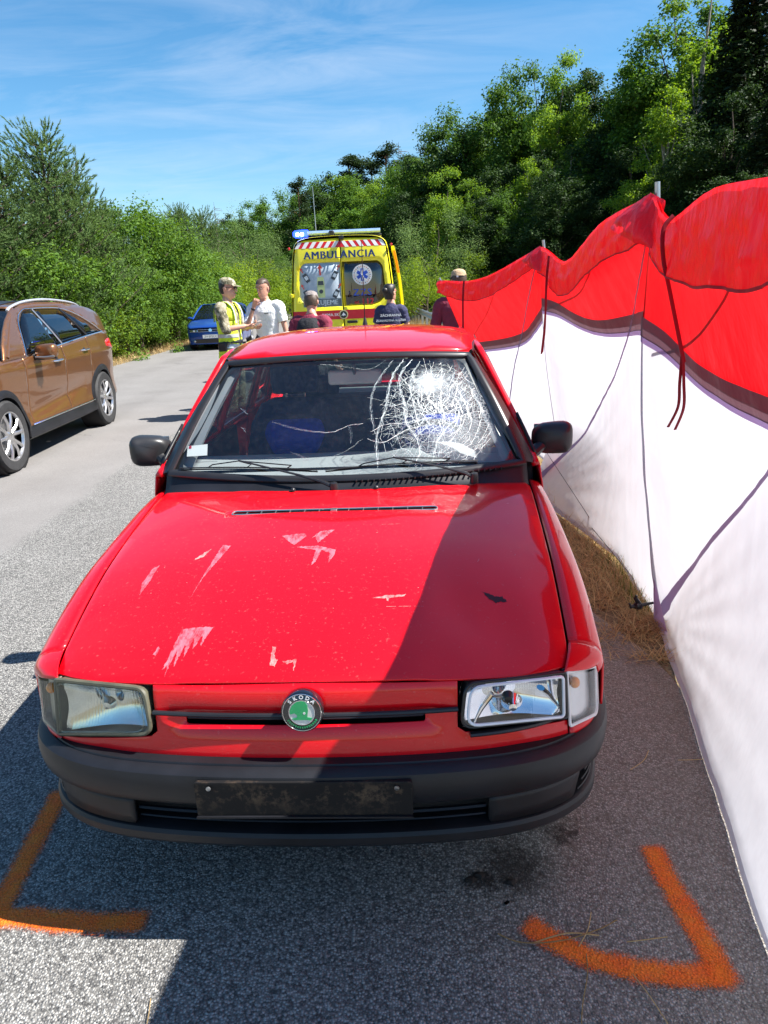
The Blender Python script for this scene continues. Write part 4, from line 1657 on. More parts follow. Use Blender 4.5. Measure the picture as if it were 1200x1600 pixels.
# powdered glass, first spot whitened to paint in the sun glare
d3 = N(t_, 'ShaderNodeVectorMath', operation='DISTANCE'); d3.inputs[1].default_value = (.345, .435, 0)
L(t_, v_, d3.inputs[0])
pw = math_(t_, 'ADD', d3.outputs['Value'], math_(t_, 'MULTIPLY', math_(t_, 'SUBTRACT', noise_(t_, v_, 26, 5, .7), .5), .16))
al = math_(t_, 'MAXIMUM', al, maprange(t_, pw, .10, .01, 0, .62, True))
d4 = N(t_, 'ShaderNodeVectorMath', operation='DISTANCE'); d4.inputs[1].default_value = (.46, .16, 0)
L(t_, v_, d4.inputs[0])
pw = math_(t_, 'ADD', d4.outputs['Value'], math_(t_, 'MULTIPLY', math_(t_, 'SUBTRACT', noise_(t_, v_, 20, 5, .7), .5), .2))
al = math_(t_, 'MAXIMUM', al, maprange(t_, pw, .17, .03, 0, .22, True))
p_.inputs['Base Color'].default_value = (.60, .67, .70, 1)
p_.inputs['Roughness'].default_value = .3
tr_ = N(t_, 'ShaderNodeBsdfTransparent')
mx_ = N(t_, 'ShaderNodeMixShader')
L(t_, al, mx_.inputs[0]); L(t_, tr_.outputs[0], mx_.inputs[1]); L(t_, p_.outputs[0], mx_.inputs[2]); L(t_, mx_.outputs[0], out_.inputs[0])
zone = [(.12, .05), (.25, .03), (.45, .03), (.60, .035), (.605, .12), (.57, .30), (.495, .56), (.46, .58), (.20, .575), (.14, .45), (.10, .25)]
o = patch('shattered_glass', zone, lambda x, y: WL(x, y, .0007), m_, ws, .03, (), (0, -1, 1), 0)

# sticker
st = patch('windscreen_sticker', [(-.635, .085), (-.545, .097), (-.548, .150), (-.636, .135)], lambda x, y: WL(x, y, -.003), M_WHITE, red, .03, (), (0, -1, 1), 0)
st['label'] = 'small white sticker in the lower corner of the windscreen'
patch('sticker_shield', [(-.630, .122), (-.618, .124), (-.618, .134), (-.624, .139), (-.631, .132)], lambda x, y: WL(x, y, -.0022), simple('shield_red', (.4, .02, .05), .5), st, .03, (), (0, -1, 1), 0)

# cowl
def cowl(u, v):
    x = (2 * u - 1) * .715
    s0 = rear_s(x) - .012
    z0 = bonnet_z(min(max(x, -.7), .7), rear_s(x)) - .012
    b = WS(max(-1.0, min(1.0, x / .70)), 0.0, .004)
    p = Vector((x, s0, z0)).lerp(Vector((x, b.y + .01, b.z)), v)
    p.z -= .012 * math.sin(PI * v)
    return p


cw = grid_geo('cowl_panel', 50, 8, cowl, M_TRIM, red, .004)
for x in (-.172, .137):
    B().sphere((x, 1.085, .912), (.010, .012, .010)).build('washer_jet', M_BLK, cw)
slats = B()
for sg_ in (1,):
    for i in range(26):
        x = .06 + .022 * i
        if abs(x) < .62:
            b = WS(x / .7, 0, 0)
            slats.box((x, b.y - .020, .925 + .012 * (x / .7) ** 2), (.004, .032, .006))
slats.build('cowl_grille', M_BLK, cw, False)
# wipers
def wiper(pivot, bl, br, mid, label):
    w = B()
    piv = Vector(pivot)
    m_ = Vector(mid)
    w.tube([piv, piv + (m_ - piv) * .12 + Vector((0, 0, .010)), piv + (m_ - piv) * .35 + Vector((0, 0, .014)), m_ + Vector((0, 0, .016))], [.013, .012, .007, .005], 8, True, .55)
    w.lathe([(.001, .018), (.013, .016), (.016, .0), (.016, -.02)], piv, (0, -.1, 1), 16)
    o_ = w.build('wiper', M_BLK, red)
    b = B()
    a, c = Vector(bl), Vector(br)
    pts = [a.lerp(c, i / 14) + Vector((0, 0, .006 * math.sin(PI * i / 14))) for i in range(15)]
    b.tube(pts, .0045, 6, True, .6)
    b.tube([p + Vector((0, .004, -.008)) for p in pts], .0035, 6, True, .8)
    for k in (3, 7, 11):
        b.tube([pts[k] + Vector((0, 0, 0)), pts[k] + Vector((.02, -.002, .012)), m_ + Vector((0, 0, .014))], .0025, 5)
    b.build('wiper_blade', M_BLK, o_)


wiper((-.02, 1.092, .918), WL(-.655, .02, .012), WL(-.09, .035, .012), WL(-.40, .050, .020), '')
wiper((.50, 1.145, .925), WL(-.06, .035, .012), WL(.52, .03, .012), WL(.20, .055, .020), '')

# roof
_rt_ = smooth_table([1.52, 1.60, 1.75, 2.0, 2.3, 2.7, 3.1, 3.35, 3.45], [1.352, 1.372, 1.398, 1.424, 1.434, 1.424, 1.398, 1.372, 1.355])


def roof_z(l, s):
    return _rt_(s) - .030 * (abs(l) / .55) ** 2.2 - .030 * (abs(l) / .59) ** 10


ro = [(-.515, 1.655), (-.35, 1.592), (-.18, 1.562), (0, 1.556), (.18, 1.562), (.35, 1.592), (.515, 1.655), (.545, 1.85), (.575, 2.1), (.59, 2.6), (.59, 3.1), (.56, 3.38), (.3, 3.44), (0, 3.45), (-.3, 3.44), (-.56, 3.38), (-.59, 3.1), (-.59, 2.6), (-.575, 2.1), (-.545, 1.85)]
rf = patch('roof', [tuple(p[:2]) for p in catmull([(a, b, 0) for a, b in ro], 3, True)], lambda l, s: (l, s, roof_z(l, s)), M_RED, red, .06, (), (0, 0, 1), .02, 50)
for sg in (-1, 1):
    pts = [(sg * (.528 + .062 * min(1, (s - 1.68) / .6)), s, roof_z(.528 + .062 * min(1, (s - 1.68) / .6), s) - .012) for s in [1.68 + .1 * i for i in range(18)]]
    B().tube(pts, .010, 6, True).build('roof_seal', M_SEAL, red)
an = B()
an.lathe([(.018, 0), (.016, .02), (.009, .05), (.005, .065)], (-.03, 3.22, roof_z(0, 3.2) - .002), (0, .1, 1), 14)
an.build('aerial', M_BLK, red)
ao = B()
ao.tube([(-.03, 3.225, 1.44), (-.028, 3.20, 1.66), (-.024, 3.17, 1.90)], [.0045, .003, .002], 6)
ao.build('aerial', M_BLK, red)
# headliner
grid_geo('headlining', 8, 10, lambda u, v: (-.50 + 1.0 * u, 1.64 + 1.7 * v, roof_z(-.50 + 1.0 * u, 1.64 + 1.7 * v) - .04), M_GREYP, red, 0, True)

# tailgate, rear window
def tg(l, z):
    t = (1.36 - z) / .44
    s = 3.44 + .30 * max(0, t) ** .8 if z > .92 else 3.74 + .03 * math.sin((z - .3) / .62 * PI)
    return (l, s - .10 * (abs(l) / .65) ** 3, z)


rw = rounded([(-.50, .99), (.50, .99), (.44, 1.31), (-.44, 1.31)], .05, 4)
tgp = [(-.66, .45), (.66, .45), (.68, .92), (.545, 1.355), (-.545, 1.355), (-.68, .92)]
tgo = patch('tailgate', tgp, tg, M_RED, red, .06, [rw], (0, 1, 0), .02)
patch('rear_window', rw, lambda l, z: Vector(tg(l, z)) - Vector((0, .01, 0)), M_SIDEGL, tgo, .12, (), (0, 1, 0), .003)
for sg in (-1, 1):
    B().box((sg * .70, 3.70, .72), (.12, .10, .30)).build('tail_lamp', M_REDPL, red, bevel=.02)
B().box((.11, 3.43, 1.285), (.19, .03, .035)).build('brake_light', M_REDPL, red, bevel=.004)
g = B()
rings = []
for z, ins in ((.52, .02), (.50, -.06), (.40, -.07), (.30, -.05), (.26, .0)):
    rings.append([Vector((l, 3.74 - ins - .22 * (abs(l) / .78) ** 4, z)) for l in [-.78 + 1.56 * i / 20 for i in range(21)]])
g.loft(rings, False, False)
g.build('rear_bumper', M_TRIM, red)

# interior
def dashf(u, v):
    x = (2 * u - 1) * .68
    prof = [(1.20, .86), (1.30, .905), (1.45, .925), (1.62, .930), (1.70, .915), (1.73, .86), (1.72, .70), (1.66, .55)]
    k = v * (len(prof) - 1)
    i = min(int(k), len(prof) - 2)
    f = k - i
    s = prof[i][0] * (1 - f) + prof[i + 1][0] * f
    z = prof[i][1] * (1 - f) + prof[i + 1][1] * f
    z += .035 * math.exp(-((x - .36) / .15) ** 4) * math.exp(-((s - 1.62) / .12) ** 2)
    return (x, s + (.06 * (x / .7) ** 2 if s < 1.5 else 0), z)


ds = grid_geo('dashboard', 40, 28, dashf, simple('dashboard_grey', (.30, .315, .33), .5, var=.06), red, .01)
sw = B()
cs, tl = Vector((.36, 1.84, .86)), Vector((0, .90, .42)).normalized()
a_, b_ = tl.orthogonal().normalized(), None
b_ = tl.cross(a_)
ring = [cs + (a_ * math.cos(2 * PI * k / 36) + b_ * math.sin(2 * PI * k / 36)) * .185 for k in range(37)]
sw.tube(ring, .014, 8, False)
for k in (3, 15, 27):
    sw.tube([cs - tl * .02, ring[k]], .014, 6)
sw.sphere(cs - tl * .02, (.07, .035, .06))
sw.build('steering_wheel', M_DGREYP, red)
B().tube([cs, cs - tl * .25], .03, 8).build('steering_column', M_DGREYP, red)


def seat(x):
    g = B()
    g.loft([[Vector((x + a * .26 * k, 2.30 - q, z)) for a, q, z in ((-1, 0, .40), (1, 0, .40), (1, 0.5, .40), (-1, .5, .40))] for k, z in ((1, 0),)] if False else [[Vector((x + a * w, s, z)) for a in (-1, -.6, .6, 1)] + [Vector((x + a * w, s, z - .16)) for a in (1, -1)] for s, w, z in ((1.78, .20, .50), (1.85, .25, .54), (2.05, .26, .52), (2.28, .25, .49))])
    so = g.build('seat', M_SEAT, red, bevel=.03, seg=3)
    g = B()
    rings = []
    for s, z, w, th in ((2.20, .48, .25, .09), (2.23, .62, .265, .09), (2.28, .80, .27, .08), (2.33, .95, .245, .07), (2.36, 1.05, .19, .05), (2.37, 1.08, .12, .03)):
        rings.append([Vector((x + w * math.cos(t) * (1 if abs(math.cos(t)) < .8 else 1), s - th * math.sin(t) * (1.0 - .35 * math.exp(-(math.cos(t) / .5) ** 2) if math.sin(t) > 0 else 1), z)) for t in [2 * PI * k / 24 for k in range(24)]])
    g.loft(rings)
    g.build('backrest', M_SEAT, so, angle=60)
    bl = [(-.115, .80), (.115, .80), (.165, .90), (.14, .975), (-.14, .975), (-.165, .90)]
    patch('seat_insert', rounded(bl, .03, 3), lambda a, z: (x + a, 2.220 + (z - .80) * .38 - .006, z), M_SEATB, so, .06, (), (0, -1, 0), .01)
    for sg_ in (-1, 1):
        patch('seat_insert', rounded([(sg_ * .14, .60), (sg_ * .20, .62), (sg_ * .22, .78), (sg_ * .18, .78)], .01, 2), lambda a, z: (x + a, 2.150 + (z - .62) * .36 - .02, z), M_SEATB, so, .06, (), (0, -1, 0), .01)
    B().tube([(x, 2.37, 1.10), (x, 2.385, 1.16), (x, 2.39, 1.23), (x, 2.38, 1.28)], [.12, .135, .13, .10], 14, True, .42, (0, 1, 0)).build('headrest', M_SEAT, so, angle=60)
    for sg_ in (-1, 1):
        B().tube([(x + sg_ * .05, 2.36, 1.02), (x + sg_ * .05, 2.375, 1.14)], .006, 6).build('headrest_post', M_STEEL, so)


seat(-.36)
seat(.36)
g = B()
g.loft([[Vector((a, s, z)) for a in (-.60, .60)] + [Vector((a, s + .12, z)) for a in (.60, -.60)] for s, z in ((2.98, .45), (3.05, .70), (3.12, .98))])
rs = g.build('rear_seat', M_SEAT, red, bevel=.03, seg=3)
for x in (-.33, .30):
    B().tube([(x, 3.16, .98), (x, 3.18, 1.04), (x, 3.18, 1.10)], [.11, .12, .09], 12, True, .45, (0, 1, 0)).build('headrest', M_SEAT, rs, angle=60)
B().box((0, 3.35, .96), (1.20, .42, .02)).build('parcel_shelf', M_GREYP, red, False)
# interior mirror (its back shows through the screen)
B().tube([(.03, 1.60, 1.315), (.03, 1.63, 1.27)], .008, 6).build('mirror_stem', M_DGREYP, red)
B().box((.03, 1.64, 1.255), (.23, .03, .062)).build('interior_mirror', simple('mirror_back', (.33, .33, .33), .4), red, bevel=.012, seg=3)
for sg in (-1, 1):
    B().box((sg * .26, 1.74, 1.335), (.34, .14, .012)).build('sun_visor', M_GREYP, red, bevel=.004)
    g = B()
    g.box((sg * .745, 1.95, .62), (.03, 1.1, .60))
    g.build('door_card', M_DGREYP, red, bevel=.01)
    B().tube([(sg * .735, 1.42, .96), (sg * .75, 1.70, .955), (sg * .755, 2.15, .955)], .014, 6).build('door_sill', M_DGREYP, red)

# door mirrors
for sg in (-1, 1):
    g = B()
    rings = []
    for t, k in ((0, .55), (.008, .8), (.02, .93), (.045, 1.0), (.075, .98), (.09, .92)):
        x0, x1, z0, z1 = .765, .925, .925, 1.055
        cxm, czm = (x0 + x1) / 2, (z0 + z1) / 2
        r_ = []
        for j in range(28):
            th = 2 * PI * j / 28
            ca, sa = math.cos(th), math.sin(th)
            ex = 2 / 3.6
            px_ = math.copysign(abs(ca) ** ex, ca) * (x1 - x0) / 2 * k
            pz_ = math.copysign(abs(sa) ** ex, sa) * (z1 - z0) / 2 * k * (1.0 + .12 * ca)
            r_.append(Vector((sg * (cxm + px_ + .004), 1.455 + t - .02 * ca, czm + pz_ + .008 * ca)))
        rings.append(r_)
    g.loft(rings)
    mo = g.build('door_mirror', simple('mirror_shell_black', (.022, .022, .024), .38, var=.2, bumps=.1, bscale=600), red, angle=60)
    B().tube([(sg * .745, 1.46, .935), (sg * .775, 1.47, .945), (sg * .80, 1.485, .965)], [.04, .032, .03], 10, True, .7).build('mirror_arm', M_BLK, mo)
    B().box((sg * .848, 1.5475, .99), (.135, .004, .105)).build('mirror_glass', M_CHR, mo)
    tri = [(1.36, .955), (1.52, .955), (1.52, 1.10)]
    patch('mirror_base', tri, lambda s, z: (sg * (XF(s, z) + .006), s, z), M_BLK, mo, .05, (), (sg, 0, 0), .012)
# ------------------------------------------------------------------ privacy screen
scr = root('privacy_screen', (1.2, 3.1, 0), 0, 'long red and white cloth privacy screen held up on bent poles beside the red car', 'privacy screen')
S0 = Vector((1.2, 3.1, 0))
# posts: (bottom, top)
PB = [Vector((.78, .80, .0)), Vector((1.31, 3.10, .0)), Vector((1.50, 5.60, .10)), Vector((1.45, 7.95, .0))]
PT = [Vector((.67, .80, 1.72)), Vector((1.15, 3.10, 1.925)), Vector((1.265, 5.60, 1.868)), Vector((.70, 7.95, 1.69))]
SAG = [.11, .17, .10]
BULGE = [.19, .20, .18]
DIP = [.17, .035, .05]
SEAMZ = [(1.25, 1.37), (1.37, 1.385), (1.385, .93)]


def a_corner(u, v):
    return math.hypot(1 - u, v)


def SP(k, u, v, d=0.0):
    """panel k (0 = nearest), u 0 near post .. 1 far post, v 0 bottom .. 1 top"""
    b = PB[k].lerp(PB[k + 1], u)
    t = PT[k].lerp(PT[k + 1], u)
    zsag = SAG[k] * math.sin(PI * u) ** 1.3
    if k == 0: zsag = .085 * math.exp(-((u - .80) / .17) ** 2) * (1 - math.exp(-((1 - u) / .06) ** 2))
    if k == 1: zsag = .17 * math.exp(-((u - .68) / .28) ** 2) * math.sin(PI * min(1, u * 1.02)) ** .7
    p = b.lerp(t, v)
    p.z -= zsag * v ** 2
    w = max(0, math.sin(PI * v))
    # cloth stretched over one bent pole that runs from the far bottom corner to the near top
    tt = max(0.0, min(1.0, (v - .03) / .97))
    wp = max(.02, min(.98, .96 * tt ** 1.55 + .01))
    a_ = 1 - u
    f_ = a_ / wp if a_ < wp else 1 - (a_ - wp) / (1 - wp)
    f_ = 1 - math.sqrt((1 - f_) ** 2 + .003) + .05
    out = BULGE[k] * f_ * w ** .6 + .05 * math.sin(PI * u) * w
    # the seam between panels bows towards the road
    out -= .07 * w * math.exp(-(min(u, 1 - u) / .05) ** 2) * (1 if k < 2 else .3)
    side = Vector(((PB[k + 1] - PB[k]).y, -(PB[k + 1] - PB[k]).x, 0)).normalized()
    # fine wrinkles radiating from the corners
    wr = .010 * noise.noise(Vector((u * 5 + k * 7, v * 2.2, 0))) + .0035 * noise.noise(Vector((u * 24 - v * 9, v * 5, k))) + .006 * math.exp(-a_corner(u, v) * 3) * math.sin(math.atan2(v + .02, 1 - u + .02) * 38)
    p += side * (out + wr + d)
    if k == 1 and v < .24:
        # loose foot of the cloth spread towards the car
        e_ = max(0.0, min(1.0, (p.y - 3.9) / 1.6))
        p.x -= .30 * e_ * (1 - v / .24) ** 1.3
        p.z = p.z - .10 * e_ * (1 - v / .24)
        p.z = max(p.z, .01)
    if k == 0:
        # bottom edge belly near the camera
        p.z = max(p.z, .006)
    return p - S0


def seam_v(k, u):
    # height of the red/white seam as a fraction
    z = SEAMZ[k][0] * (1 - u) + SEAMZ[k][1] * u - DIP[k] * math.sin(PI * u)
    top = PT[k].lerp(PT[k + 1], u).z
    return z / top


def strip(name, k, v0, v1, mat, d=0.0, nu=70, nv=10, thick=.0, par=None, u0=0.0, u1=1.0, fn=None):
    def f(a, b):
        u = u0 + (u1 - u0) * a
        lo = v0(k, u) if callable(v0) else v0
        hi = v1(k, u) if callable(v1) else v1
        return (fn or SP)(k, u, lo + (hi - lo) * b, d)
    return grid_geo(name, nu, nv, f, mat, par or scr, thick, False, True, None)


for k in range(3):
    w = strip('white_panel', k, 0.0, lambda k, u: seam_v(k, u) + .003, M_FAB_W, 0, 90, 44)
    strip('lilac_hem', k, lambda k, u: seam_v(k, u) - .013, lambda k, u: seam_v(k, u) + .004, M_FAB_P, -.003, 90, 2, par=w)
    strip('grey_band', k, lambda k, u: seam_v(k, u), lambda k, u: seam_v(k, u) + (.052 if k else .042 + .026 * (1 - u)), M_FAB_G, -.004, 90, 2, par=w)
    r_ = strip('red_panel', k, lambda k, u: seam_v(k, u) + .020, 1.0, M_FAB_R, 0, 90, 26)
    # bottom hem
    strip('bottom_hem', k, 0.0, .010, M_FAB_W, -.003, 60, 1, par=w)
    # pole sleeve along the diagonal, curved
    sl, sr = [], []
    for i in range(50):
        t = i / 49
        v = .03 + .97 * t
        u = 1 - (t ** 1.55) * .96 - .01
        wd = .016 / 2.4
        sl.append(SP(k, min(1, u - wd), v, -.006)); sr.append(SP(k, min(1, u + wd), v, -.006))
    n = len(sl)
    vs = sl + sr
    B().add(vs, [(i, i + 1, n + i + 1, n + i) for i in range(n - 1)]).build('pole_sleeve', M_FAB_PD, w, True, None)
    # second, shallower curved pole seen through the red cloth
    sl = [SP(k, 1 - .62 * t - .03, (seam_v(k, .7) + .04) + (.96 - seam_v(k, .7)) * t, .012) for t in [i / 16 for i in range(17)]]
    B().tube(sl, .005, 6).build('bent_pole', M_BLK, r_)

# loose red cover folded over the top, towards the road
HEM = [lambda u: .15 + .10 * math.sin(PI * min(1, u * 1.0)) ** 2, lambda u: .17 + .05 * math.sin(PI * u), lambda u: .13 + .06 * math.sin(PI * u)]


def flapf(k, u, b, d):
    p = SP(k, u, 1.0) + S0
    drop = HEM[k](u) * (1.0 + .10 * noise.noise(Vector((u * 6, k * 5, 0))))
    side = Vector(((PB[k + 1] - PB[k]).y, -(PB[k + 1] - PB[k]).x, 0)).normalized()
    t = b
    gath = math.exp(-((u) / .09) ** 2) + math.exp(-((1 - u) / .09) ** 2)
    wv = (.012 + .010 * gath) * noise.noise(Vector((u * 13 + k * 3, t * 2.2, 1))) + .006 * noise.noise(Vector((u * 40, t * 5, k)))
    off = -.010 - .016 * math.sin(t * PI * .62) - wv * (t ** .5) * 1.3
    q = p + side * off
    q.z = p.z + .005 * math.sin(min(1, t * 5) * PI) - drop * t
    # sink the flap so that it follows the screen's curve
    s2 = SP(k, u, max(0, 1 - drop * t / 1.9)) + S0
    q.x = min(q.x, s2.x - .010 - .012 * math.sin(PI * t))
    return q - S0


for k in range(3):
    f = strip('red_cover', k, 0.0, 1.0, M_FAB_RF, 0, 110, 22, fn=flapf)
    h = strip('cover_hem', k, .965, 1.0, M_TIE, 0, 90, 1, par=f, fn=lambda k, u, b, d: flapf(k, u, b, d) + Vector((-.004, 0, 0)))

# posts and their tips
for i in range(4):
    a, b = PB[i] - S0, PT[i] - S0
    up = (b - a).normalized()
    if i in (1, 2, 3):
        off = Vector((.018, 0, 0))
        p = B().tube([a + off, a.lerp(b, .5) + off + Vector((.012, 0, 0)), b + off, b + off + up * (.05 if i != 3 else .03)], .011, 10)
        p.build('pole', M_STEEL, scr)
# puckered corner pieces where cover meets the posts
for i, (ln, hh) in ((1, (.16, .17)), (2, (.15, .14))):
    P0 = PT[i] - S0

    def cr_(u, v, P0=P0, ln=ln, hh=hh, i=i):
        a = (u - .5) * 2
        y = a * ln
        n_ = noise.noise(Vector((a * 4, v * 3, i)))
        x = -.05 - .06 * math.sin(PI * v * .7) * (1 - abs(a) ** 2) - .012 * n_ - .05 * max(0, a)
        z = .012 - hh * v * (1 - .35 * a) - .05 * abs(a) * (1 - v)
        return P0 + Vector((x + .04 * (1 - v), y + .05 * v * a, z))
    grid_geo('corner_pucker', 26, 16, cr_, M_FAB_RF, scr, 0, False, True, None)

# hanging ties
def tie(path, w, tails, k):
    o_ = None
    P = [Vector(p) - S0 for p in path]
    P = catmull(P, 8)
    o_ = B().tube(P, w, 6, True, .22, (0, 1, 0)).build('tie_strap', M_TIE, scr)
    for tl in tails:
        Q = catmull([Vector(p) - S0 for p in tl], 8)
        B().tube(Q, w * .8, 6, True, .22, (0, 1, 0)).build('tie_tail', M_TIE, o_)


def spw(k, u, v, d): return SP(k, u, v, d) + S0


def on_face(k, u, drop, out=.022, du=0.0):
    return SP(k, u + du, 1 - drop / 1.85, 0) + S0 + Vector((-out, 0, 0))


F = lambda d, o=.03, du=0.0: on_face(0, .76, d, o, du)
tie([F(-.006, .015), F(.04, .065), F(.14, .085), F(.26, .085), F(.52, .075, .02)], .0075,
    [[F(.50, .075, .02), F(.60, .085, .025), F(.70, .095, .035), F(.80, .115, .06)],
     [F(.50, .075, .024), F(.60, .095, .03), F(.70, .105, .045), F(.795, .13, .07)]], 0)
E1 = spw(1, .80, 1.0, -.04)
tie([E1, E1 + Vector((-.01, .01, -.15)), E1 + Vector((-.01, .02, -.36))], .008, [[E1 + Vector((-.01, .02, -.35)), E1 + Vector((-.015, .03, -.5)), E1 + Vector((-.03, .03, -.66))], [E1 + Vector((-.01, .02, -.35)), E1 + Vector((-.01, .03, -.5)), E1 + Vector((-.022, .035, -.65))]], 1)
E2 = spw(2, .60, 1.0, -.07)
tie([E2, E2 + Vector((-.01, .01, -.15)), E2 + Vector((-.01, .02, -.40))], .009, [[E2 + Vector((-.01, .02, -.38)), E2 + Vector((-.02, .03, -.5)), E2 + Vector((-.04, .0, -.64))], [E2 + Vector((-.01, .02, -.38)), E2 + Vector((.0, .03, -.5)), E2 + Vector((.01, .035, -.64))]], 2)

# reinforced lower corners with black toggles
for i, z0, mt in ((1, .02, M_FAB_P), (2, .12, M_FAB_RF)):
    b = PB[i].lerp(PT[i], .005) - S0
    up = (PT[i] - PB[i]).normalized()
    pts = [b + Vector((-.012, -.16 if i == 1 else -.14, .0)), b + Vector((-.014, .015, .0)), b + up * .24 + Vector((-.014, .012, 0)), b + up * .20 + Vector((-.014, -.02, 0))]
    gg = B().add(pts, [(0, 1, 2, 3)]); gg.build('corner_patch', mt, scr, False)
    c = b + up * .10 + Vector((-.02, 0, 0))
    g = B()
    g.tube([c, c + Vector((-.03, .0, -.005)), c + Vector((-.055, 0, -.01))], [.006, .008, .010], 8)
    g.lathe([(.004, -.02), (.018, -.018), (.020, 0), (.018, .012), (.010, .02), (.001, .021)], c + Vector((-.075, 0, -.012)), (-.4, -.3, .2), 14)
    g.tube([c + Vector((-.07, 0, 0)), c + Vector((-.09, -.005, .03)), c + Vector((-.085, -.005, .045))], [.012, .010, .006], 8)
    g.tube([c + Vector((-.085, 0, -.01)), c + Vector((-.11, -.005, -.015)), c + Vector((-.118, -.005, .005))], [.010, .009, .005], 8)
    g.build('toggle', M_BLK, scr)
# guy lines and white ground flap beyond the second post
def lineb(a, b): B().tube([Vector(a) - S0, Vector(b) - S0], .0022, 5).build('guy_line', simple('dark_cord', (.05, .05, .06), .7), scr)
lineb((1.30, 5.5, .35), (1.39, 4.1, .02))
lineb((1.36, 5.35, .10), (1.35, 3.25, .03))
# ------------------------------------------------------------------ brown SUV
suv = root('parked_car', (-4.63, 6.05, 0), 0.02, 'brown metallic SUV with silver roof rails parked on the left of the road', 'car')
_SW = smooth_table([0, .15, .4, .8, 1.4, 2.2, 3.2, 3.9, 4.3, 4.55, 4.72, 4.78], [.62, .74, .86, .915, .93, .935, .935, .93, .90, .83, .70, .60])
_SV = smooth_table([.2, .28, .40, .48, .62, .80, .95, 1.05, 1.15, 1.25], [.955, .975, .990, .978, .970, .992, 1.0, .992, .975, .95])
_SBELT = smooth_table([0, .2, .6, 1.1, 1.7, 2.7, 3.5, 4.1, 4.5, 4.72], [.80, .92, 1.02, 1.08, 1.105, 1.165, 1.215, 1.24, 1.20, 1.12])
_SROOF = smooth_table([1.1, 1.5, 1.9, 2.3, 2.8, 3.4, 3.9, 4.3, 4.62], [1.10, 1.38, 1.57, 1.640, 1.660, 1.648, 1.605, 1.545, 1.455])


def SX(s, z):
    w = _SW(s)
    b = _SBELT(s)
    if z <= b:
        k = _SV(min(z, 1.25))
        x = w * k
        # scallop sculpted into the lower doors
        x -= .020 * math.exp(-((z - (.52 + .07 * (s - 1.6))) / .07) ** 2) * max(0, math.sin(PI * min(1, max(0, (s - 1.45) / 1.75)))) ** .5
        x += .010 * math.exp(-((z - 1.0) / .045) ** 2)
        return x
    t = (z - b) / max(.05, (1.66 - b))
    x0 = w * _SV(min(b, 1.25))
    return x0 + (.66 - x0) * min(1.25, t) ** 1.15 * (1 if s < 4.3 else 1)


AR = .405


def s_low(s):
    lo = .30 if 1.3 < s < 3.5 else .36
    for c in (1.0, 3.78):
        d = abs(s - c)
        if d < AR: lo = max(lo, .36 + math.sqrt(AR * AR - d * d))
    return lo


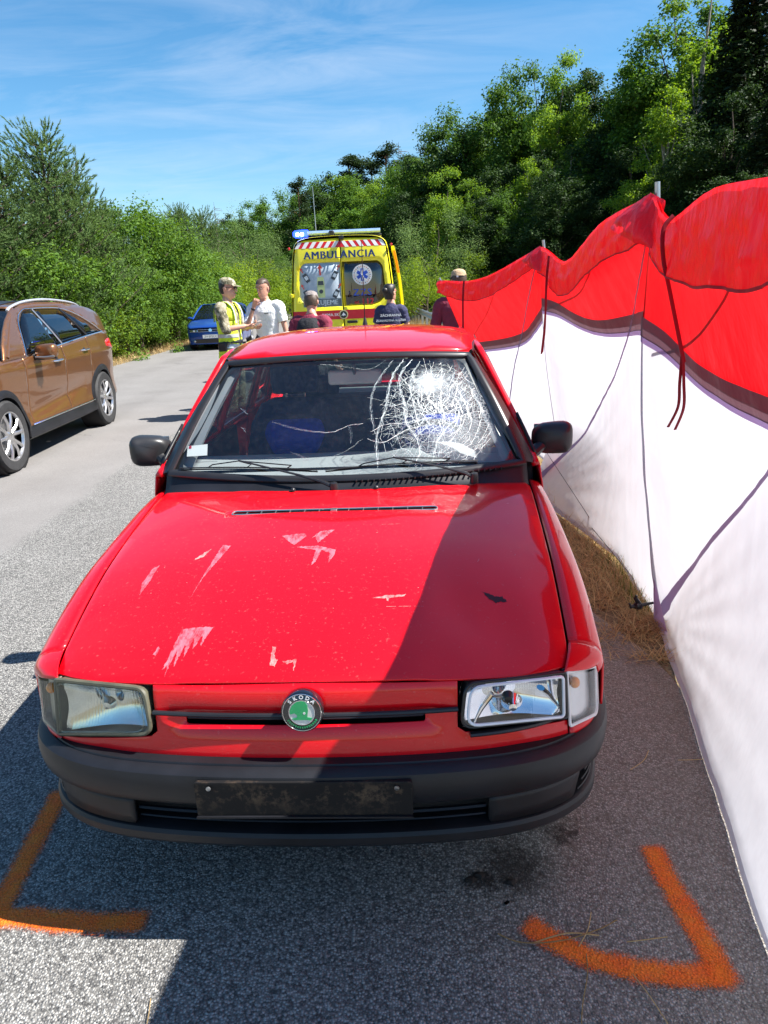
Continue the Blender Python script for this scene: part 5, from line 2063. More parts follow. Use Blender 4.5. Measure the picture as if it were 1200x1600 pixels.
SB = lambda s: _SBELT(s) - .003
for sg in (1, -1):
    side_grid('front_wing', SX, .12, 1.55, s_low, SB, M_BROWN, suv, sg, 70, 22)
    for nm, a, b in (('front_door', 1.556, 2.60), ('rear_door', 2.606, 3.44)):
        d = side_grid(nm, SX, a, b, lambda s: max(.30, s_low(s)), SB, M_BROWN, suv, sg, 40, 26)
        hs_ = 2.37 if nm == 'front_door' else 3.28
        hz = 1.0 if nm == 'front_door' else 1.055
        x = SX(hs_, hz)
        B().tube([(sg * (x - .005), hs_ - .11, hz), (sg * (x + .028), hs_ - .08, hz), (sg * (x + .030), hs_ + .06, hz + .004), (sg * (x - .005), hs_ + .10, hz + .004)], [.012, .016, .016, .012], 8, True, .8).build('door_handle', M_CHR, d)
        B().sphere((sg * (x - .006), hs_ - .01, hz - .004), (.012, .055, .032)).build('handle_cup', M_BLK, d)
    side_grid('rear_quarter', SX, 3.446, 4.70, s_low, SB, M_BROWN, suv, sg, 60, 26)
    # arch cladding
    for c in (1.0, 3.78):
        g = B()
        rings = []
        for i in range(33):
            a = PI * (-.06 + 1.12 * i / 32)
            co, si = math.cos(a), math.sin(a)
            s1, z1 = c + co * (AR - .012), .36 + si * (AR - .012)
            s2, z2 = c + co * (AR + .062), .36 + si * (AR + .062)
            xx = min(.945, SX(s2, max(.3, z2)) + .014)
            rings.append([Vector((sg * (xx - .05), s1, z1)), Vector((sg * (xx + .004), s1, z1)), Vector((sg * (xx + .006), (s1 + s2) / 2, (z1 + z2) / 2)), Vector((sg * (xx - .012), s2, z2)), Vector((sg * (xx - .05), s2, z2))])
        g.loft(rings)
        g.build('arch_cladding', M_TRIM, suv)
        B().lathe([(.40, -.16), (.395, .09)], (sg * .83, c, .36), (1, 0, 0), 40).build('wheel_liner', M_DARK, suv)
        wheel(suv, (sg * .815, c, .365), .365, .235, sg, M_ALLOY, 5, .245, 'alloy', .35 if c < 2 else .1)
    g = B()
    rings = []
    for i in range(19):
        s = 1.40 + 2.0 * i / 18
        x = SX(s, .33)
        rings.append([Vector((sg * (x + .006), s, .385)), Vector((sg * (x + .022), s, .35)), Vector((sg * (x + .018), s, .27)), Vector((sg * (x - .06), s, .23)), Vector((sg * (x - .06), s, .385))])
    g.loft(rings)
    g.build('sill_cladding', M_TRIM, suv)
    B().tube([(sg * (SX(s, .4) + .012), s, .396 + .012 * (s - 1.4) / 2) for s in [1.5 + 1.85 * i / 12 for i in range(13)]], .008, 6).build('chrome_strip', M_CHR, suv)
    # greenhouse side
    roofl = lambda s: _SROOF(s)
    outl = [(1.15, _SBELT(1.15))] + [(s, _SBELT(s)) for s in (1.6, 2.1, 2.6, 3.1, 3.6, 4.1, 4.45)] + [(4.68, 1.20), (4.63, 1.38), (4.50, 1.485)] + [(s, roofl(s)) for s in (4.2, 3.9, 3.4, 2.8, 2.3, 1.9, 1.7, 1.5, 1.3)]
    w1 = rounded([(1.72, 1.125), (2.645, 1.182), (2.455, 1.575), (2.20, 1.550), (1.96, 1.430)], [.02, .02, .03, .08, .08], 4)
    w2 = rounded([(2.70, 1.186), (3.50, 1.232), (3.21, 1.565), (2.50, 1.578)], [.02, .02, .03, .03], 4)
    w3 = rounded([(3.55, 1.235), (4.10, 1.250), (3.66, 1.455), (3.26, 1.560)], [.02, .03, .10, .03], 4)
    big = rounded([(1.68, 1.112), (2.65, 1.170), (3.55, 1.222), (4.14, 1.243), (3.68, 1.468), (3.25, 1.574), (2.48, 1.588), (2.19, 1.563), (1.93, 1.435)], [.01, 0, 0, .02, .06, .03, .03, .05, .06], 3)
    sf = patch('side_frame', outl, lambda s, z: (sg * SX(s, z), s, z), M_BROWN, suv, .06, [big], (sg, 0, 0), .02)
    patch('window_surround', big, lambda s, z: (sg * (SX(s, z) - .012), s, z), M_BLK, suv, .08, [w1, w2, w3], (sg, 0, 0), .003)
    for w in (w1, w2, w3):
        patch('side_window', w, lambda s, z: (sg * (SX(s, z) - .006), s, z), M_DKGLASS, suv, .12, (), (sg, 0, 0), .003)
    loop = [(1.66, 1.108), (2.65, 1.168), (3.55, 1.220), (4.15, 1.243)]
    topl = [(4.15, 1.243), (3.70, 1.468), (3.25, 1.578), (2.48, 1.592), (2.18, 1.568), (1.92, 1.440), (1.66, 1.108)]
    B().tube([(sg * (SX(p.x, p.y) + .004), p.x, p.y) for p in catmull([(a, b, 0) for a, b in loop], 8)], .009, 6).build('window_chrome', M_CHR, sf)
    B().tube([(sg * (SX(p.x, p.y) + .003), p.x, p.y) for p in catmull([(a, b, 0) for a, b in topl], 8)], .006, 6).build('window_chrome', M_CHR, sf)
    B().tube([(sg * (SX(s, z) + .004), s, z) for s, z in ((2.655, 1.178), (2.565, 1.38), (2.475, 1.582))], .012, 6, True, .5, (1, 0, 0)).build('window_pillar', M_STEEL, sf)
    B().tube([(sg * (SX(s, z) + .003), s, z) for s, z in ((3.525, 1.225), (3.38, 1.40), (3.235, 1.568))], .012, 6, True, .5, (1, 0, 0)).build('window_pillar', M_BLK, sf)
    # roof rail
    pts = [(1.98, 1.575), (2.06, 1.612), (2.35, 1.664), (2.8, 1.688), (3.3, 1.678), (3.8, 1.640), (4.02, 1.590)]
    B().tube([(sg * .655, p.x, p.y) for p in catmull([(a, b, 0) for a, b in pts], 6)], .019, 8, True, .75).build('roof_rail', simple('satin_silver_rail', (.75, .75, .76), .35, metal=.7), suv)
    # mirror
    g = B()
    rings = []
    for t, k in ((0, .5), (.012, .8), (.04, 1), (.10, 1.0), (.14, .9), (.15, .8)):
        rings.append([Vector((sg * (1.055 + .125 * k * math.copysign(abs(math.cos(th)) ** .6, math.cos(th))), 1.78 + t - .02 * math.cos(th), 1.135 + .082 * k * math.copysign(abs(math.sin(th)) ** .6, math.sin(th)) + .012 * math.cos(th))) for th in [2 * PI * j / 24 for j in range(24)]])
    g.loft(rings)
    mo = g.build('door_mirror', M_BROWN, suv, angle=60)
    B().tube([(sg * .89, 1.84, 1.07), (sg * 1.0, 1.84, 1.065), (sg * 1.16, 1.85, 1.065)], [.03, .035, .02], 10, True, .6).build('mirror_foot', M_BLK, mo)
    B().tube([(sg * .96, 1.775, 1.085), (sg * 1.06, 1.768, 1.082), (sg * 1.165, 1.775, 1.088)], .010, 8).build('mirror_indicator', M_STEEL, mo)
    # tail lamp
    tl = [(4.14, 1.04), (4.60, .98), (4.62, 1.13), (4.30, 1.14), (4.16, 1.12)]
    patch('tail_lamp', rounded(tl, .02, 3), lambda s, z: (sg * (SX(s, z) + .008), s, z), M_REDPL, suv, .05, (), (sg, .3, 0), .015)
    patch('headlamp', rounded([(.16, .70), (.62, .80), (.66, .90), (.22, .83)], .03, 3), lambda s, z: (sg * (SX(s, z) + .006), s, z), M_LENS, suv, .04, (), (sg, -1, 0), .01)
    patch('headlamp_bowl', rounded([(.17, .71), (.61, .805), (.65, .895), (.23, .825)], .03, 3), lambda s, z: (sg * (SX(s, z) + .002), s, z), M_ALLOY, suv, .04, (), (sg, -1, 0), .003)


# bonnet, screen, roof, tail across the car
def bon_s(u, v):
    s = .10 + 1.20 * v
    z1 = _SBELT(s)
    x = (2 * u - 1) * SX(s, z1 - .01)
    return Vector((x, s - .10 * (1 - (2 * u - 1) ** 2) * (1 - v), z1 + .055 * (1 - abs(2 * u - 1) ** 3.5) * (.4 + v)))


grid_geo('bonnet', 24, 20, bon_s, M_BROWN, suv, .01)


def scr_s(u, v, d=0.0):
    a = 2 * u - 1
    s = 1.26 + .80 * v
    zb, zt = _SBELT(1.26) + .03, 1.60
    x = a * (SX(1.3, _SBELT(1.3)) * .98 * (1 - v) + .66 * v)
    return Vector((x, s - .12 * (1 - a * a) * (1 - .4 * v), zb + (zt - zb) * v + .03 * math.sin(PI * v) + .02 * (1 - a * a)))


grid_geo('windscreen', 20, 12, scr_s, M_DKGLASS, suv, 0)
for sg in (1, -1):
    B().tube([scr_s((sg + 1) / 2, v / 12) for v in range(13)], .030, 8, True, .6).build('pillar', M_BROWN, suv)


def roof_s(u, v):
    a = 2 * u - 1
    s = 2.02 + 2.58 * v
    z = _SROOF(s)
    return Vector((a * (.665 + .0 * v), s - .06 * (1 - a * a) * (1 - v), z + .030 * (1 - a * a) - .0))


grid_geo('roof', 20, 30, roof_s, M_BROWN, suv, .01)
grid_geo('panoramic_roof', 12, 14, lambda u, v: roof_s(.12 + .76 * u, .02 + .55 * v) + Vector((0, 0, .005)), M_BLK, suv, 0)


def tail_s(u, v):
    a = 2 * u - 1
    z = .30 + 1.13 * v
    s = np.interp(z, [.3, .5, .75, 1.1, 1.25, 1.43], [4.72, 4.76, 4.76, 4.72, 4.68, 4.60])
    w = np.interp(z, [.3, .9, 1.2, 1.43], [.76, .76, .74, .67])
    return Vector((a * w, s - .10 * abs(a) ** 3 - .0, z))


grid_geo('tailgate', 20, 24, tail_s, M_BROWN, suv, .01)
grid_geo('rear_window', 12, 6, lambda u, v: tail_s(.12 + .76 * u, .80 + .17 * v) + Vector((0, .006, 0)), M_DKGLASS, suv, 0)
grid_geo('rear_spoiler', 14, 4, lambda u, v: Vector(((2 * u - 1) * .64, 4.40 + .30 * v, 1.475 - .05 * v + .02 * (1 - (2 * u - 1) ** 2))), M_BROWN, suv, .02)


def front_s(u, v):
    a = 2 * u - 1
    z = .25 + .56 * v
    return Vector((a * .74, .10 + .10 * abs(a) ** 2.5 - .09 * math.sin(PI * v) - .03, z))


grid_geo('front_bumper', 24, 16, front_s, M_BROWN, suv, .01)
grid_geo('grille', 12, 6, lambda u, v: front_s(.25 + .5 * u, .72 + .24 * v) + Vector((0, -.012, 0)), M_BLK, suv, 0)
B().box((0, 2.4, .40), (1.55, 4.2, .10)).build('floor_pan', M_DARK, suv, False)
B().box((0, 2.9, .80), (1.60, 2.6, .04)).build('cabin_floor', M_DARK, suv, False)
for x in (-.38, .38):
    for s in (2.45, 3.25):
        B().tube([(x, s, .82), (x, s + .06, 1.15), (x, s + .10, 1.28), (x, s + .11, 1.42)], [.24, .22, .12, .12], 12, True, .4, (0, 1, 0)).build('seat', M_DGREYP, suv)

# ------------------------------------------------------------------ blue car far left
blu = root('parked_car', (-5.45, 24.0, 0), 0.03, 'dark blue car parked facing the camera on the far left road edge', 'car')
_BW = smooth_table([0, .12, .3, .7, 1.5, 2.5, 3.5, 4.0, 4.3], [.60, .74, .82, .875, .885, .885, .875, .83, .70])
_BBELT = smooth_table([0, .1, .3, .8, 1.2, 2.0, 3.0, 3.9, 4.3], [.66, .74, .80, .89, .94, .97, 1.0, 1.02, .98])


def BX(s, z):
    b = _BBELT(s)
    w = _BW(s)
    if z <= b:
        return w * float(np.interp(z, [.2, .4, .6, .8, 1.0], [.95, .99, 1.0, .985, .95]))
    return w * .955 + (.60 - w * .955) * ((z - b) / (1.46 - b)) ** 1.1


def b_low(s):
    lo = .22
    for c in (.86, 3.50):
        d = abs(s - c)
        if d < .35: lo = max(lo, .31 + math.sqrt(.35 ** 2 - d * d))
    return lo


for sg in (1, -1):
    side_grid('front_wing', BX, .10, 1.30, b_low, lambda s: _BBELT(s), M_BLUE, blu, sg, 40, 10)
    side_grid('front_door', BX, 1.305, 2.35, b_low, lambda s: _BBELT(s), M_BLUE, blu, sg, 14, 10)
    side_grid('rear_door', BX, 2.355, 3.2, b_low, lambda s: _BBELT(s), M_BLUE, blu, sg, 14, 10)
    side_grid('rear_quarter', BX, 3.205, 4.25, b_low, lambda s: _BBELT(s), M_BLUE, blu, sg, 40, 10)
    ol = [(1.15, .93), (1.35, 1.06), (1.95, 1.43), (2.4, 1.47), (3.4, 1.45), (3.95, 1.38), (4.2, 1.0), (3.0, .995), (2.0, .965)]
    ww = [rounded([(1.65, 1.02), (2.32, 1.02), (2.30, 1.40), (2.10, 1.39)], .03), rounded([(2.40, 1.02), (3.15, 1.04), (3.10, 1.39), (2.38, 1.41)], .03), rounded([(3.22, 1.05), (3.80, 1.08), (3.70, 1.33), (3.18, 1.38)], .03)]
    patch('side_frame', ol, lambda s, z: (sg * BX(s, z), s, z), M_BLUE, blu, .1, ww, (sg, 0, 0), .02)
    for w in ww: patch('side_window', w, lambda s, z: (sg * (BX(s, z) - .006), s, z), M_DKGLASS, blu, .2, (), (sg, 0, 0), 0)
    for c in (.86, 3.5):
        wheel(blu, (sg * .76, c, .315), .315, .20, sg, M_ALLOY, 5, .21, 'alloy')
    B().tube([(sg * .86, 1.55, 1.0), (sg * .95, 1.55, 1.02), (sg * 1.02, 1.56, 1.02)], [.05, .07, .05], 10, True, .7).build('door_mirror', M_BLUE, blu)


def bbon(u, v):
    a = 2 * u - 1
    s = .06 + 1.12 * v
    return Vector((a * BX(max(s, .1), _BBELT(s) - .01), s - .10 * (1 - a * a) * (1 - v) + .0, _BBELT(s) + .06 * (1 - abs(a) ** 3) * (.4 + .6 * v)))


grid_geo('bonnet', 20, 14, bbon, M_BLUE, blu, .01)


def bscr(u, v):
    a = 2 * u - 1
    return Vector((a * (.78 * (1 - v) + .58 * v), 1.12 + .78 * v - .12 * (1 - a * a), .985 + .44 * v + .03 * math.sin(PI * v)))


grid_geo('windscreen', 12, 8, bscr, M_DKGLASS, blu, 0)
for sg in (1, -1):
    B().tube([bscr((sg + 1) / 2, v / 8) for v in range(9)], .03, 8, True, .6).build('pillar', M_BLUE, blu)
grid_geo('roof', 14, 14, lambda u, v: Vector(((2 * u - 1) * .60, 1.90 + 2.1 * v - .10 * (1 - (2 * u - 1) ** 2) * (1 - v), 1.43 + .05 * math.sin(PI * v * .8 + .2) + .02 * (1 - (2 * u - 1) ** 2) - .05 * v)), M_BLUE, blu, .01)
grid_geo('tailgate', 12, 12, lambda u, v: Vector(((2 * u - 1) * (.74 - .15 * v), 4.28 - .30 * v ** 2 - .08 * abs(2 * u - 1) ** 3, .25 + 1.15 * v)), M_BLUE, blu, .01)


def bfr(u, v, d=0.0):
    a = 2 * u - 1
    z = .20 + .50 * v
    return Vector((a * .76, .03 + .16 * abs(a) ** 2.6 - .05 * math.sin(PI * v * .9) - d, z))


grid_geo('front_bumper', 24, 14, bfr, M_BLUE, blu, .01)
grid_geo('lower_grille', 16, 4, lambda u, v: bfr(.15 + .7 * u, .08 + .26 * v, .012), M_BLK, blu, 0)
gr_ = grid_geo('grille', 16, 4, lambda u, v: bfr(.22 + .56 * u, .80 + .16 * v, .012), M_BLK, blu, 0)
for v in (.82, .95):
    B().tube([bfr(.22 + .56 * i / 14, v, .018) for i in range(15)], .006, 6).build('grille_bar', M_CHR, gr_)
for sg in (1, -1):
    q = [(.5 + sg * x, z) for x, z in ((.27, .82), (.47, .80), (.49, .97), (.28, .95))]
    lm = patch('headlamp', rounded(q, .01, 3), lambda u, v: bfr(u, v, .014), M_ALLOY, blu, .03, (), (0, -1, 0), .01)
    B().sphere(bfr(.5 + sg * .36, .88, .016), (.045, .02, .035)).build('lamp_bowl', M_WHITE, lm)
    B().sphere(bfr(.5 + sg * .36, .22, .012), (.045, .015, .035)).build('fog_lamp', M_ALLOY, blu)
B().lathe([(.001, 0), (.055, 0), (.058, -.01)], bfr(.5, .90, .025), (0, -1, .1), 20).build('badge', M_CHR, gr_)
pl_ = B().box(bfr(.5, .50, .03), (.52, .012, .11)).build('number_plate', M_WHITE, blu)
text_obj('plate_text', 'ZV 072CC', .095, frame_m(bfr(.5, .50, .038), (1, 0, 0), (0, 0, 1)), M_BLK, pl_, .001, thick=0)
B().box((0, 2.2, .33), (1.4, 3.8, .10)).build('floor_pan', M_DARK, blu, False)
B().box((0, 2.6, .75), (1.5, 2.6, .04)).build('cabin_floor', M_DARK, blu, False)
# ------------------------------------------------------------------ ambulance, seen from behind
amb = root('ambulance', (-.60, 14.0, 0), -0.02, 'yellow ambulance seen from behind with red and white stripes and blue light bar', 'ambulance')
# body section: list of (half width, z) from sill up to roof centre
SEC = [(.96, .35), (.985, .60), (1.0, 1.00), (.995, 1.30), (.970, 1.70), (.925, 2.15), (.885, 2.42), (.83, 2.54), (.68, 2.61), (.40, 2.635), (0, 2.645)]
secc = catmull([(a, b, 0) for a, b in SEC], 4)


def amb_ring(y, sc=1.0, dz=0.0):
    r_ = [Vector((p.x * sc, y, p.y + dz)) for p in secc]
    l_ = [Vector((-p.x * sc, y, p.y + dz)) for p in reversed(secc[:-1])]
    return r_ + l_


g = B()
g.loft([amb_ring(.02, .985, -.006), amb_ring(.05), amb_ring(3.9), amb_ring(4.2, .995, -.02)], False, False)
body = g.build('body', M_YEL, amb, True, 40)
g = B(); g.add(amb_ring(4.2, .995, -.02), [tuple(range(len(amb_ring(0))))]); g.build('bulkhead', M_YEL, body, False)


def AW(z):
    return float(np.interp(z, [p.y for p in secc][:-1] + [2.645], [p.x for p in secc][:-1] + [0]))


# two rear doors with window openings
WIN = [(.016, 1.375), (.56, 1.375), (.70, 1.42), (.82, 1.54), (.815, 1.72), (.785, 2.08), (.70, 2.175), (.016, 2.175)]
for sg in (-1, 1):
    ol = [(.012, .55), (.955, .55), (.965, 1.0), (.955, 1.35), (.925, 1.70), (.885, 2.15), (.845, 2.42), (.78, 2.53), (.70, 2.575), (.012, 2.595)]
    win = rounded([(a, b) for a, b in WIN], [.005, .05, .05, .06, .03, .06, .05, .005], 4)
    hole = [(sg * a, b) for a, b in win]
    crown = lambda x, z: Vector((x, -.035 + .03 * (abs(x) / .95) ** 4 + .05 * max(0, (z - 1.9) / .6) ** 2, z))
    d = patch('rear_door', [(sg * a, b) for a, b in ol], crown, M_YEL, amb, .09, [hole], (0, -1, 0), .03, 40)
    if sg < 0:
        m_ = simple('pale_window_film', (.36, .43, .50), .4, var=.05, coat=.0)
    else:
        m_ = M_DKGLASS
    pn = patch('rear_window', hole, lambda x, z: crown(x, z) + Vector((0, .008, 0)), m_, d, .2, (), (0, -1, 0), .004)
    # chevrons along the top edge
    n = 6
    for i in range(n):
        x0 = .02 + i * .138
        z0, z1 = 2.435, 2.545
        sh = -.075
        pl = [(x0, z0), (x0 + .0725, z0), (x0 + .0725 + sh * 0 + .075, z1), (x0 + .075, z1)]
        # stripes lean outwards-down on both doors
        pl = [(x0 + .075, z0), (x0 + .1475, z0), (x0 + .0725, z1), (x0, z1)]
        for q, mt in ((pl, M_WHITE if i % 1 == 0 else M_REDPL),):
            q = [(min(a, AW(b) - .03), b) for a, b in q]
            patch('white_stripe', [(sg * a, b) for a, b in q], lambda x, z: crown(x, z) - Vector((0, .0035, 0)), M_WHITE, d, .1, (), (0, -1, 0), 0)
    q = [(.004, 2.435), (.80, 2.435), (.76, 2.545), (.004, 2.545)]
    patch('red_stripe_field', [(sg * a, b) for a, b in q], lambda x, z: crown(x, z) - Vector((0, .0015, 0)), M_REDPL, d, .1, (), (0, -1, 0), 0)
    q = [(.004, 1.14), (.965, 1.14), (.960, 1.31), (.004, 1.31)]
    patch('red_band', [(sg * a, b) for a, b in q], lambda x, z: crown(x, z) - Vector((0, .002, 0)), simple('deep_red_band', (.50, .01, .02), .35, var=.05), d, .1, (), (0, -1, 0), 0)
    g = B(); g.tube([(sg * .965, .0, 1.62), (sg * 1.0, .02, 1.62)], .03, 8); g.build('hinge', M_YEL, d)
    B().box((sg * .96, .0, 1.60), (.05, .06, .07)).build('hinge', M_YEL, d, bevel=.01)
    B().box((sg * .93, -.01, .82), (.10, .05, .36)).build('tail_lamp', M_REDPL, amb, bevel=.015)
    B().box((sg * .955, .01, 2.44), (.04, .05, .05)).build('marker_lamp', M_REDPL, amb, bevel=.01)
B().box((.16, -.045, 1.085), (.20, .03, .05)).build('door_handle', M_BLK, amb, bevel=.01)
B().box((0, -.08, .48), (1.85, .22, .16)).build('rear_bumper', M_TRIM, amb, bevel=.03)
navy = simple('navy_lettering', (.012, .035, .13), .4, var=.05)
FY = -.040
text_obj('ambulance_lettering', 'AMBULANCIA', .19, frame_m((-.02, FY + .004, 2.30), (1, 0, 0), (0, .10, 1)), navy, amb, .008, 1.16, .0)
for s_, z_, sz, mt, nm in (('ĎAKUJEME', 1.455, .125, M_WHITE, 'thank_you_lettering'),):
    bnd = B().box((-.39, FY + .012, 1.455), (.72, .004, .14)).build('grey_lettering_band', simple('grey_band_film', (.10, .13, .15), .4), amb, False)
    text_obj(nm, s_, sz, frame_m((-.39, FY + .004, 1.455), (1, 0, 0), (0, 0, 1)), simple('pale_lettering', (.45, .52, .56), .5), amb, .003, 1.0, .001)
# pictogram: ambulance between two lanes of cars, red arrows
gy = simple('pictogram_dark', (.04, .05, .06), .5)
gn = simple('pictogram_green', (.42, .50, .22), .5)
rdA = simple('pictogram_red', (.55, .05, .03), .5)


def P2(x, z, d=.0): return Vector((x, FY + .006 - d, z + .19 * (1 - .0)))


def flat(pts, name, mat, d=.0, par=amb):
    B().prism(pts, lambda a, b, dd: P2(a, b, d + dd), .0015).build(name, mat, par, False)


flat([(-.47, 1.36), (-.33, 1.36), (-.33, 1.60), (-.345, 1.73), (-.455, 1.73), (-.47, 1.60)], 'pictogram_ambulance', gn)
flat([(-.455, 1.585), (-.345, 1.585), (-.352, 1.66), (-.448, 1.66)], 'pictogram_window', gy, .002)
B().lathe([(.001, 0), (.038, 0), (.038, .002), (.001, .002)], P2(-.40, 1.47, .003), (0, -1, 0), 16).build('pictogram_roundel', gy, amb)
flat([(-.415, 1.76), (-.385, 1.76), (-.385, 1.88), (-.35, 1.88), (-.40, 1.96), (-.45, 1.88), (-.415, 1.88)], 'pictogram_arrow', rdA)
for cx, cz, an_ in ((-.665, 1.72, .55), (-.675, 1.42, .45), (-.13, 1.75, -.5), (-.12, 1.42, -.5)):
    c_, s__ = math.cos(an_), math.sin(an_)
    rot = lambda pts: [(cx + a * c_ - b * s__, cz + a * s__ + b * c_) for a, b in pts]
    flat(rot([(-.04, -.08), (.04, -.08), (.045, 0), (.04, .08), (-.04, .08), (-.045, 0)]), 'pictogram_car', gy)
    flat(rot([(-.03, -.035), (.03, -.035), (.03, .035), (-.03, .035)]), 'pictogram_car_roof', simple('pictogram_pale', (.5, .56, .6), .5), .002)
    flat(rot([(-.008, .11), (.008, .11), (.008, .17), (.028, .17), (0, .215), (-.028, .17), (-.008, .17)]), 'pictogram_arrow', rdA)
# star of life roundel on the dark window
rx, rz = .39, 1.74
B().lathe([(.001, 0), (.185, 0), (.185, .003), (.001, .003)], P2(rx, rz, .0), (0, -1, 0), 40).build('roundel', M_WHITE, amb)
orr = simple('roundel_orange', (.55, .22, .10), .5)
for k in range(26):
    a = 2 * PI * k / 26
    B().box(P2(rx + math.cos(a) * .150, rz + math.sin(a) * .150, .005), (.014, .002, .022), Matrix.Rotation(-a + PI / 2, 3, 'Y')).build('roundel_letter', orr if k % 3 else navy, amb, False)
starb = simple('star_blue', (.01, .07, .45), .4)
for k in range(3):
    a = R(60 * k)
    B().box(P2(rx, rz, .006 + .0006 * k), (.058, .002, .22), Matrix.Rotation(a, 3, 'Y')).build('star_bar', starb, amb, False)
B().tube([P2(rx, rz - .09, .009), P2(rx, rz + .09, .009)], .006, 6).build('star_staff', M_WHITE, amb)
B().tube([P2(rx + .022 * math.sin(t * 6.3), rz - .07 + .13 * t, .011) for t in [i / 16 for i in range(17)]], .005, 6).build('star_snake', M_WHITE, amb)
text_obj('window_lettering', 'ZZS', .17, frame_m(P2(.38, 1.42, .0), (1, 0, 0), (0, 0, 1)), simple('window_blue', (.01, .06, .42), .5), amb, .004, 1.3, 0)
text_obj('window_lettering', '112', .15, frame_m(P2(.47, 1.255, .0), (1, 0, 0), (0, 0, 1)), simple('window_red', (.55, .02, .03), .5), amb, .004, 1.1, 0)
text_obj('window_lettering', 'tel.', .08, frame_m(P2(.27, 1.245, .0), (1, 0, 0), (0, 0, 1)), simple('window_red2', (.45, .02, .03), .5), amb, .003, 1.0, 0)
text_obj('web_lettering', 'RYMA.SK', .075, frame_m((-.25, FY - .003, 1.225), (1, 0, 0), (0, 0, 1)), M_WHITE, amb, .001, 1.1, 0)
B().lathe([(.001, 0), (.085, 0), (.085, .004), (.001, .004)], (.0, FY - .002, 1.225), (0, -1, 0), 30).build('crest', simple('crest_cream', (.62, .55, .25), .5), amb)
cr2 = B().lathe([(.001, .005), (.066, .005), (.066, .007), (.001, .007)], (.0, FY - .002, 1.225), (0, -1, 0), 30).build('crest_disc', M_BLK, amb)
B().prism([(-.045, -.025), (0, .040), (.05, -.022), (.015, -.012), (0, -.03), (-.02, -.014)], lambda a, b, d: Vector((.0 + a, FY - .0105 - d, 1.225 + b)), .001).build('crest_mountain', M_WHITE, amb, False)
# open side door seen edge-on at the right, standing away from the body
g = B()
rings = []
for z, xo in ((.70, 1.10), (1.0, 1.115), (1.4, 1.11), (1.8, 1.075), (2.15, 1.02), (2.38, .975), (2.45, .955)):
    rings.append([Vector((xo, .55, z)), Vector((xo + .055, .52, z)), Vector((xo + .060, 1.75, z)), Vector((xo, 1.75, z))])
g.loft(rings)
sd = g.build('side_door', M_YEL, amb, False, bevel=.01)
g = B()
rings = [[Vector((xo + .004, .515, z)), Vector((xo + .05, .490, z)), Vector((xo + .05, .515, z)), Vector((xo + .004, .54, z))] for z, xo in ((1.95, 1.055), (2.2, 1.012), (2.36, .978))]
g.loft(rings); g.build('reflective_edge', simple('orange_reflector', (.75, .20, .02), .4), sd, False)
# light bar
lb = B()
lb.loft([[Vector((x, .42 + .16 * math.cos(t), 2.715 + .055 * math.sin(t))) for t in [2 * PI * k / 16 for k in range(16)]] for x in [-.66, -.62, .70, .76]])
bar = lb.build('light_bar', simple('light_bar_cover', (.22, .32, .48), .15, var=.1, coat=1), amb)
B().box((.03, .42, 2.64), (1.5, .30, .035)).build('light_bar_base', M_BLK, bar, bevel=.01)
lb = B()
lb.loft([[Vector((x, .40 + .18 * k2 * math.cos(t), 2.72 + .075 * k2 * math.sin(t))) for t in [2 * PI * k / 16 for k in range(16)]] for x, k2 in ((-.90, .55), (-.86, .9), (-.72, 1.0), (-.62, .95))])
lb.build('blue_beacon', emit('blue_beacon_light', (.02, .06, 1.0), 2.2), bar)
for x in (-.80, -.715):
    B().box((x, .20, 2.70), (.06, .03, .055)).build('beacon_flash', emit('beacon_flash', (.35, .75, 1.0), 9), bar, bevel=.01)
B().box((-.16, .30, 2.70), (.10, .16, .10)).build('work_lamp', M_BLK, amb, bevel=.02)
B().box((.03, -.01, 2.60), (.09, .08, .07)).build('camera_housing', M_BLK, amb, bevel=.01)
B().tube([(-.70, 3.0, 2.6), (-.72, 3.0, 3.9)], [.012, .006], 6).build('radio_aerial', M_STEEL, amb)
for sg in (-1, 1):
    for c in (1.2, 4.6):
        wheel(amb, (sg * .86, c, .34), .34, .22, sg, M_STEEL, rim_r=.20)
# cab
g = B()
g.loft([amb_ring(4.2, .995, -.02), [p + Vector((0, .5, -.25 * max(0, (p.z - 1.4)))) for p in amb_ring(4.2, .98)], [Vector((p.x * .9, 5.3, min(p.z, 1.25 + .1 * (1 - abs(p.x))))) for p in amb_ring(4.2, .98)], [Vector((p.x * .85, 5.95, min(p.z, .95))) for p in amb_ring(4.2, .98)]], True, True)
g.build('cab', M_YEL, amb, True, 40)
B().box((0, 2.8, .50), (1.8, 5.4, .25)).build('floor_pan', M_DARK, amb, False)
# ------------------------------------------------------------------ people
def cloth_mat(name, col, var=.15, ns=14, rough=.85, camo=None):
    m, t, p = mat_new(name)
    v = coords(t)
    n = noise_(t, v, ns, 4, .6)
    base = ramp(t, n, [(.3, tuple(c * (1 - var) for c in col)), (.7, tuple(min(1, c * (1 + var)) for c in col))])
    if camo:
        n2 = noise_(t, v, 11, 2, .6)
        n3 = noise_(t, coords(t, 'Object', 1.7), 12, 2, .6)
        base = mixrgb(t, maprange(t, n2, .50, .54), base, camo[0])
        base = mixrgb(t, maprange(t, n3, .56, .59), base, camo[1])
    L(t, base, p.inputs['Base Color'])
    p.inputs['Roughness'].default_value = rough
    bump(t, p, math_(t, 'ADD', noise_(t, v, 16, 3, .55), math_(t, 'MULTIPLY', noise_(t, v, 600, 1), .05)), .7, .03)
    return m


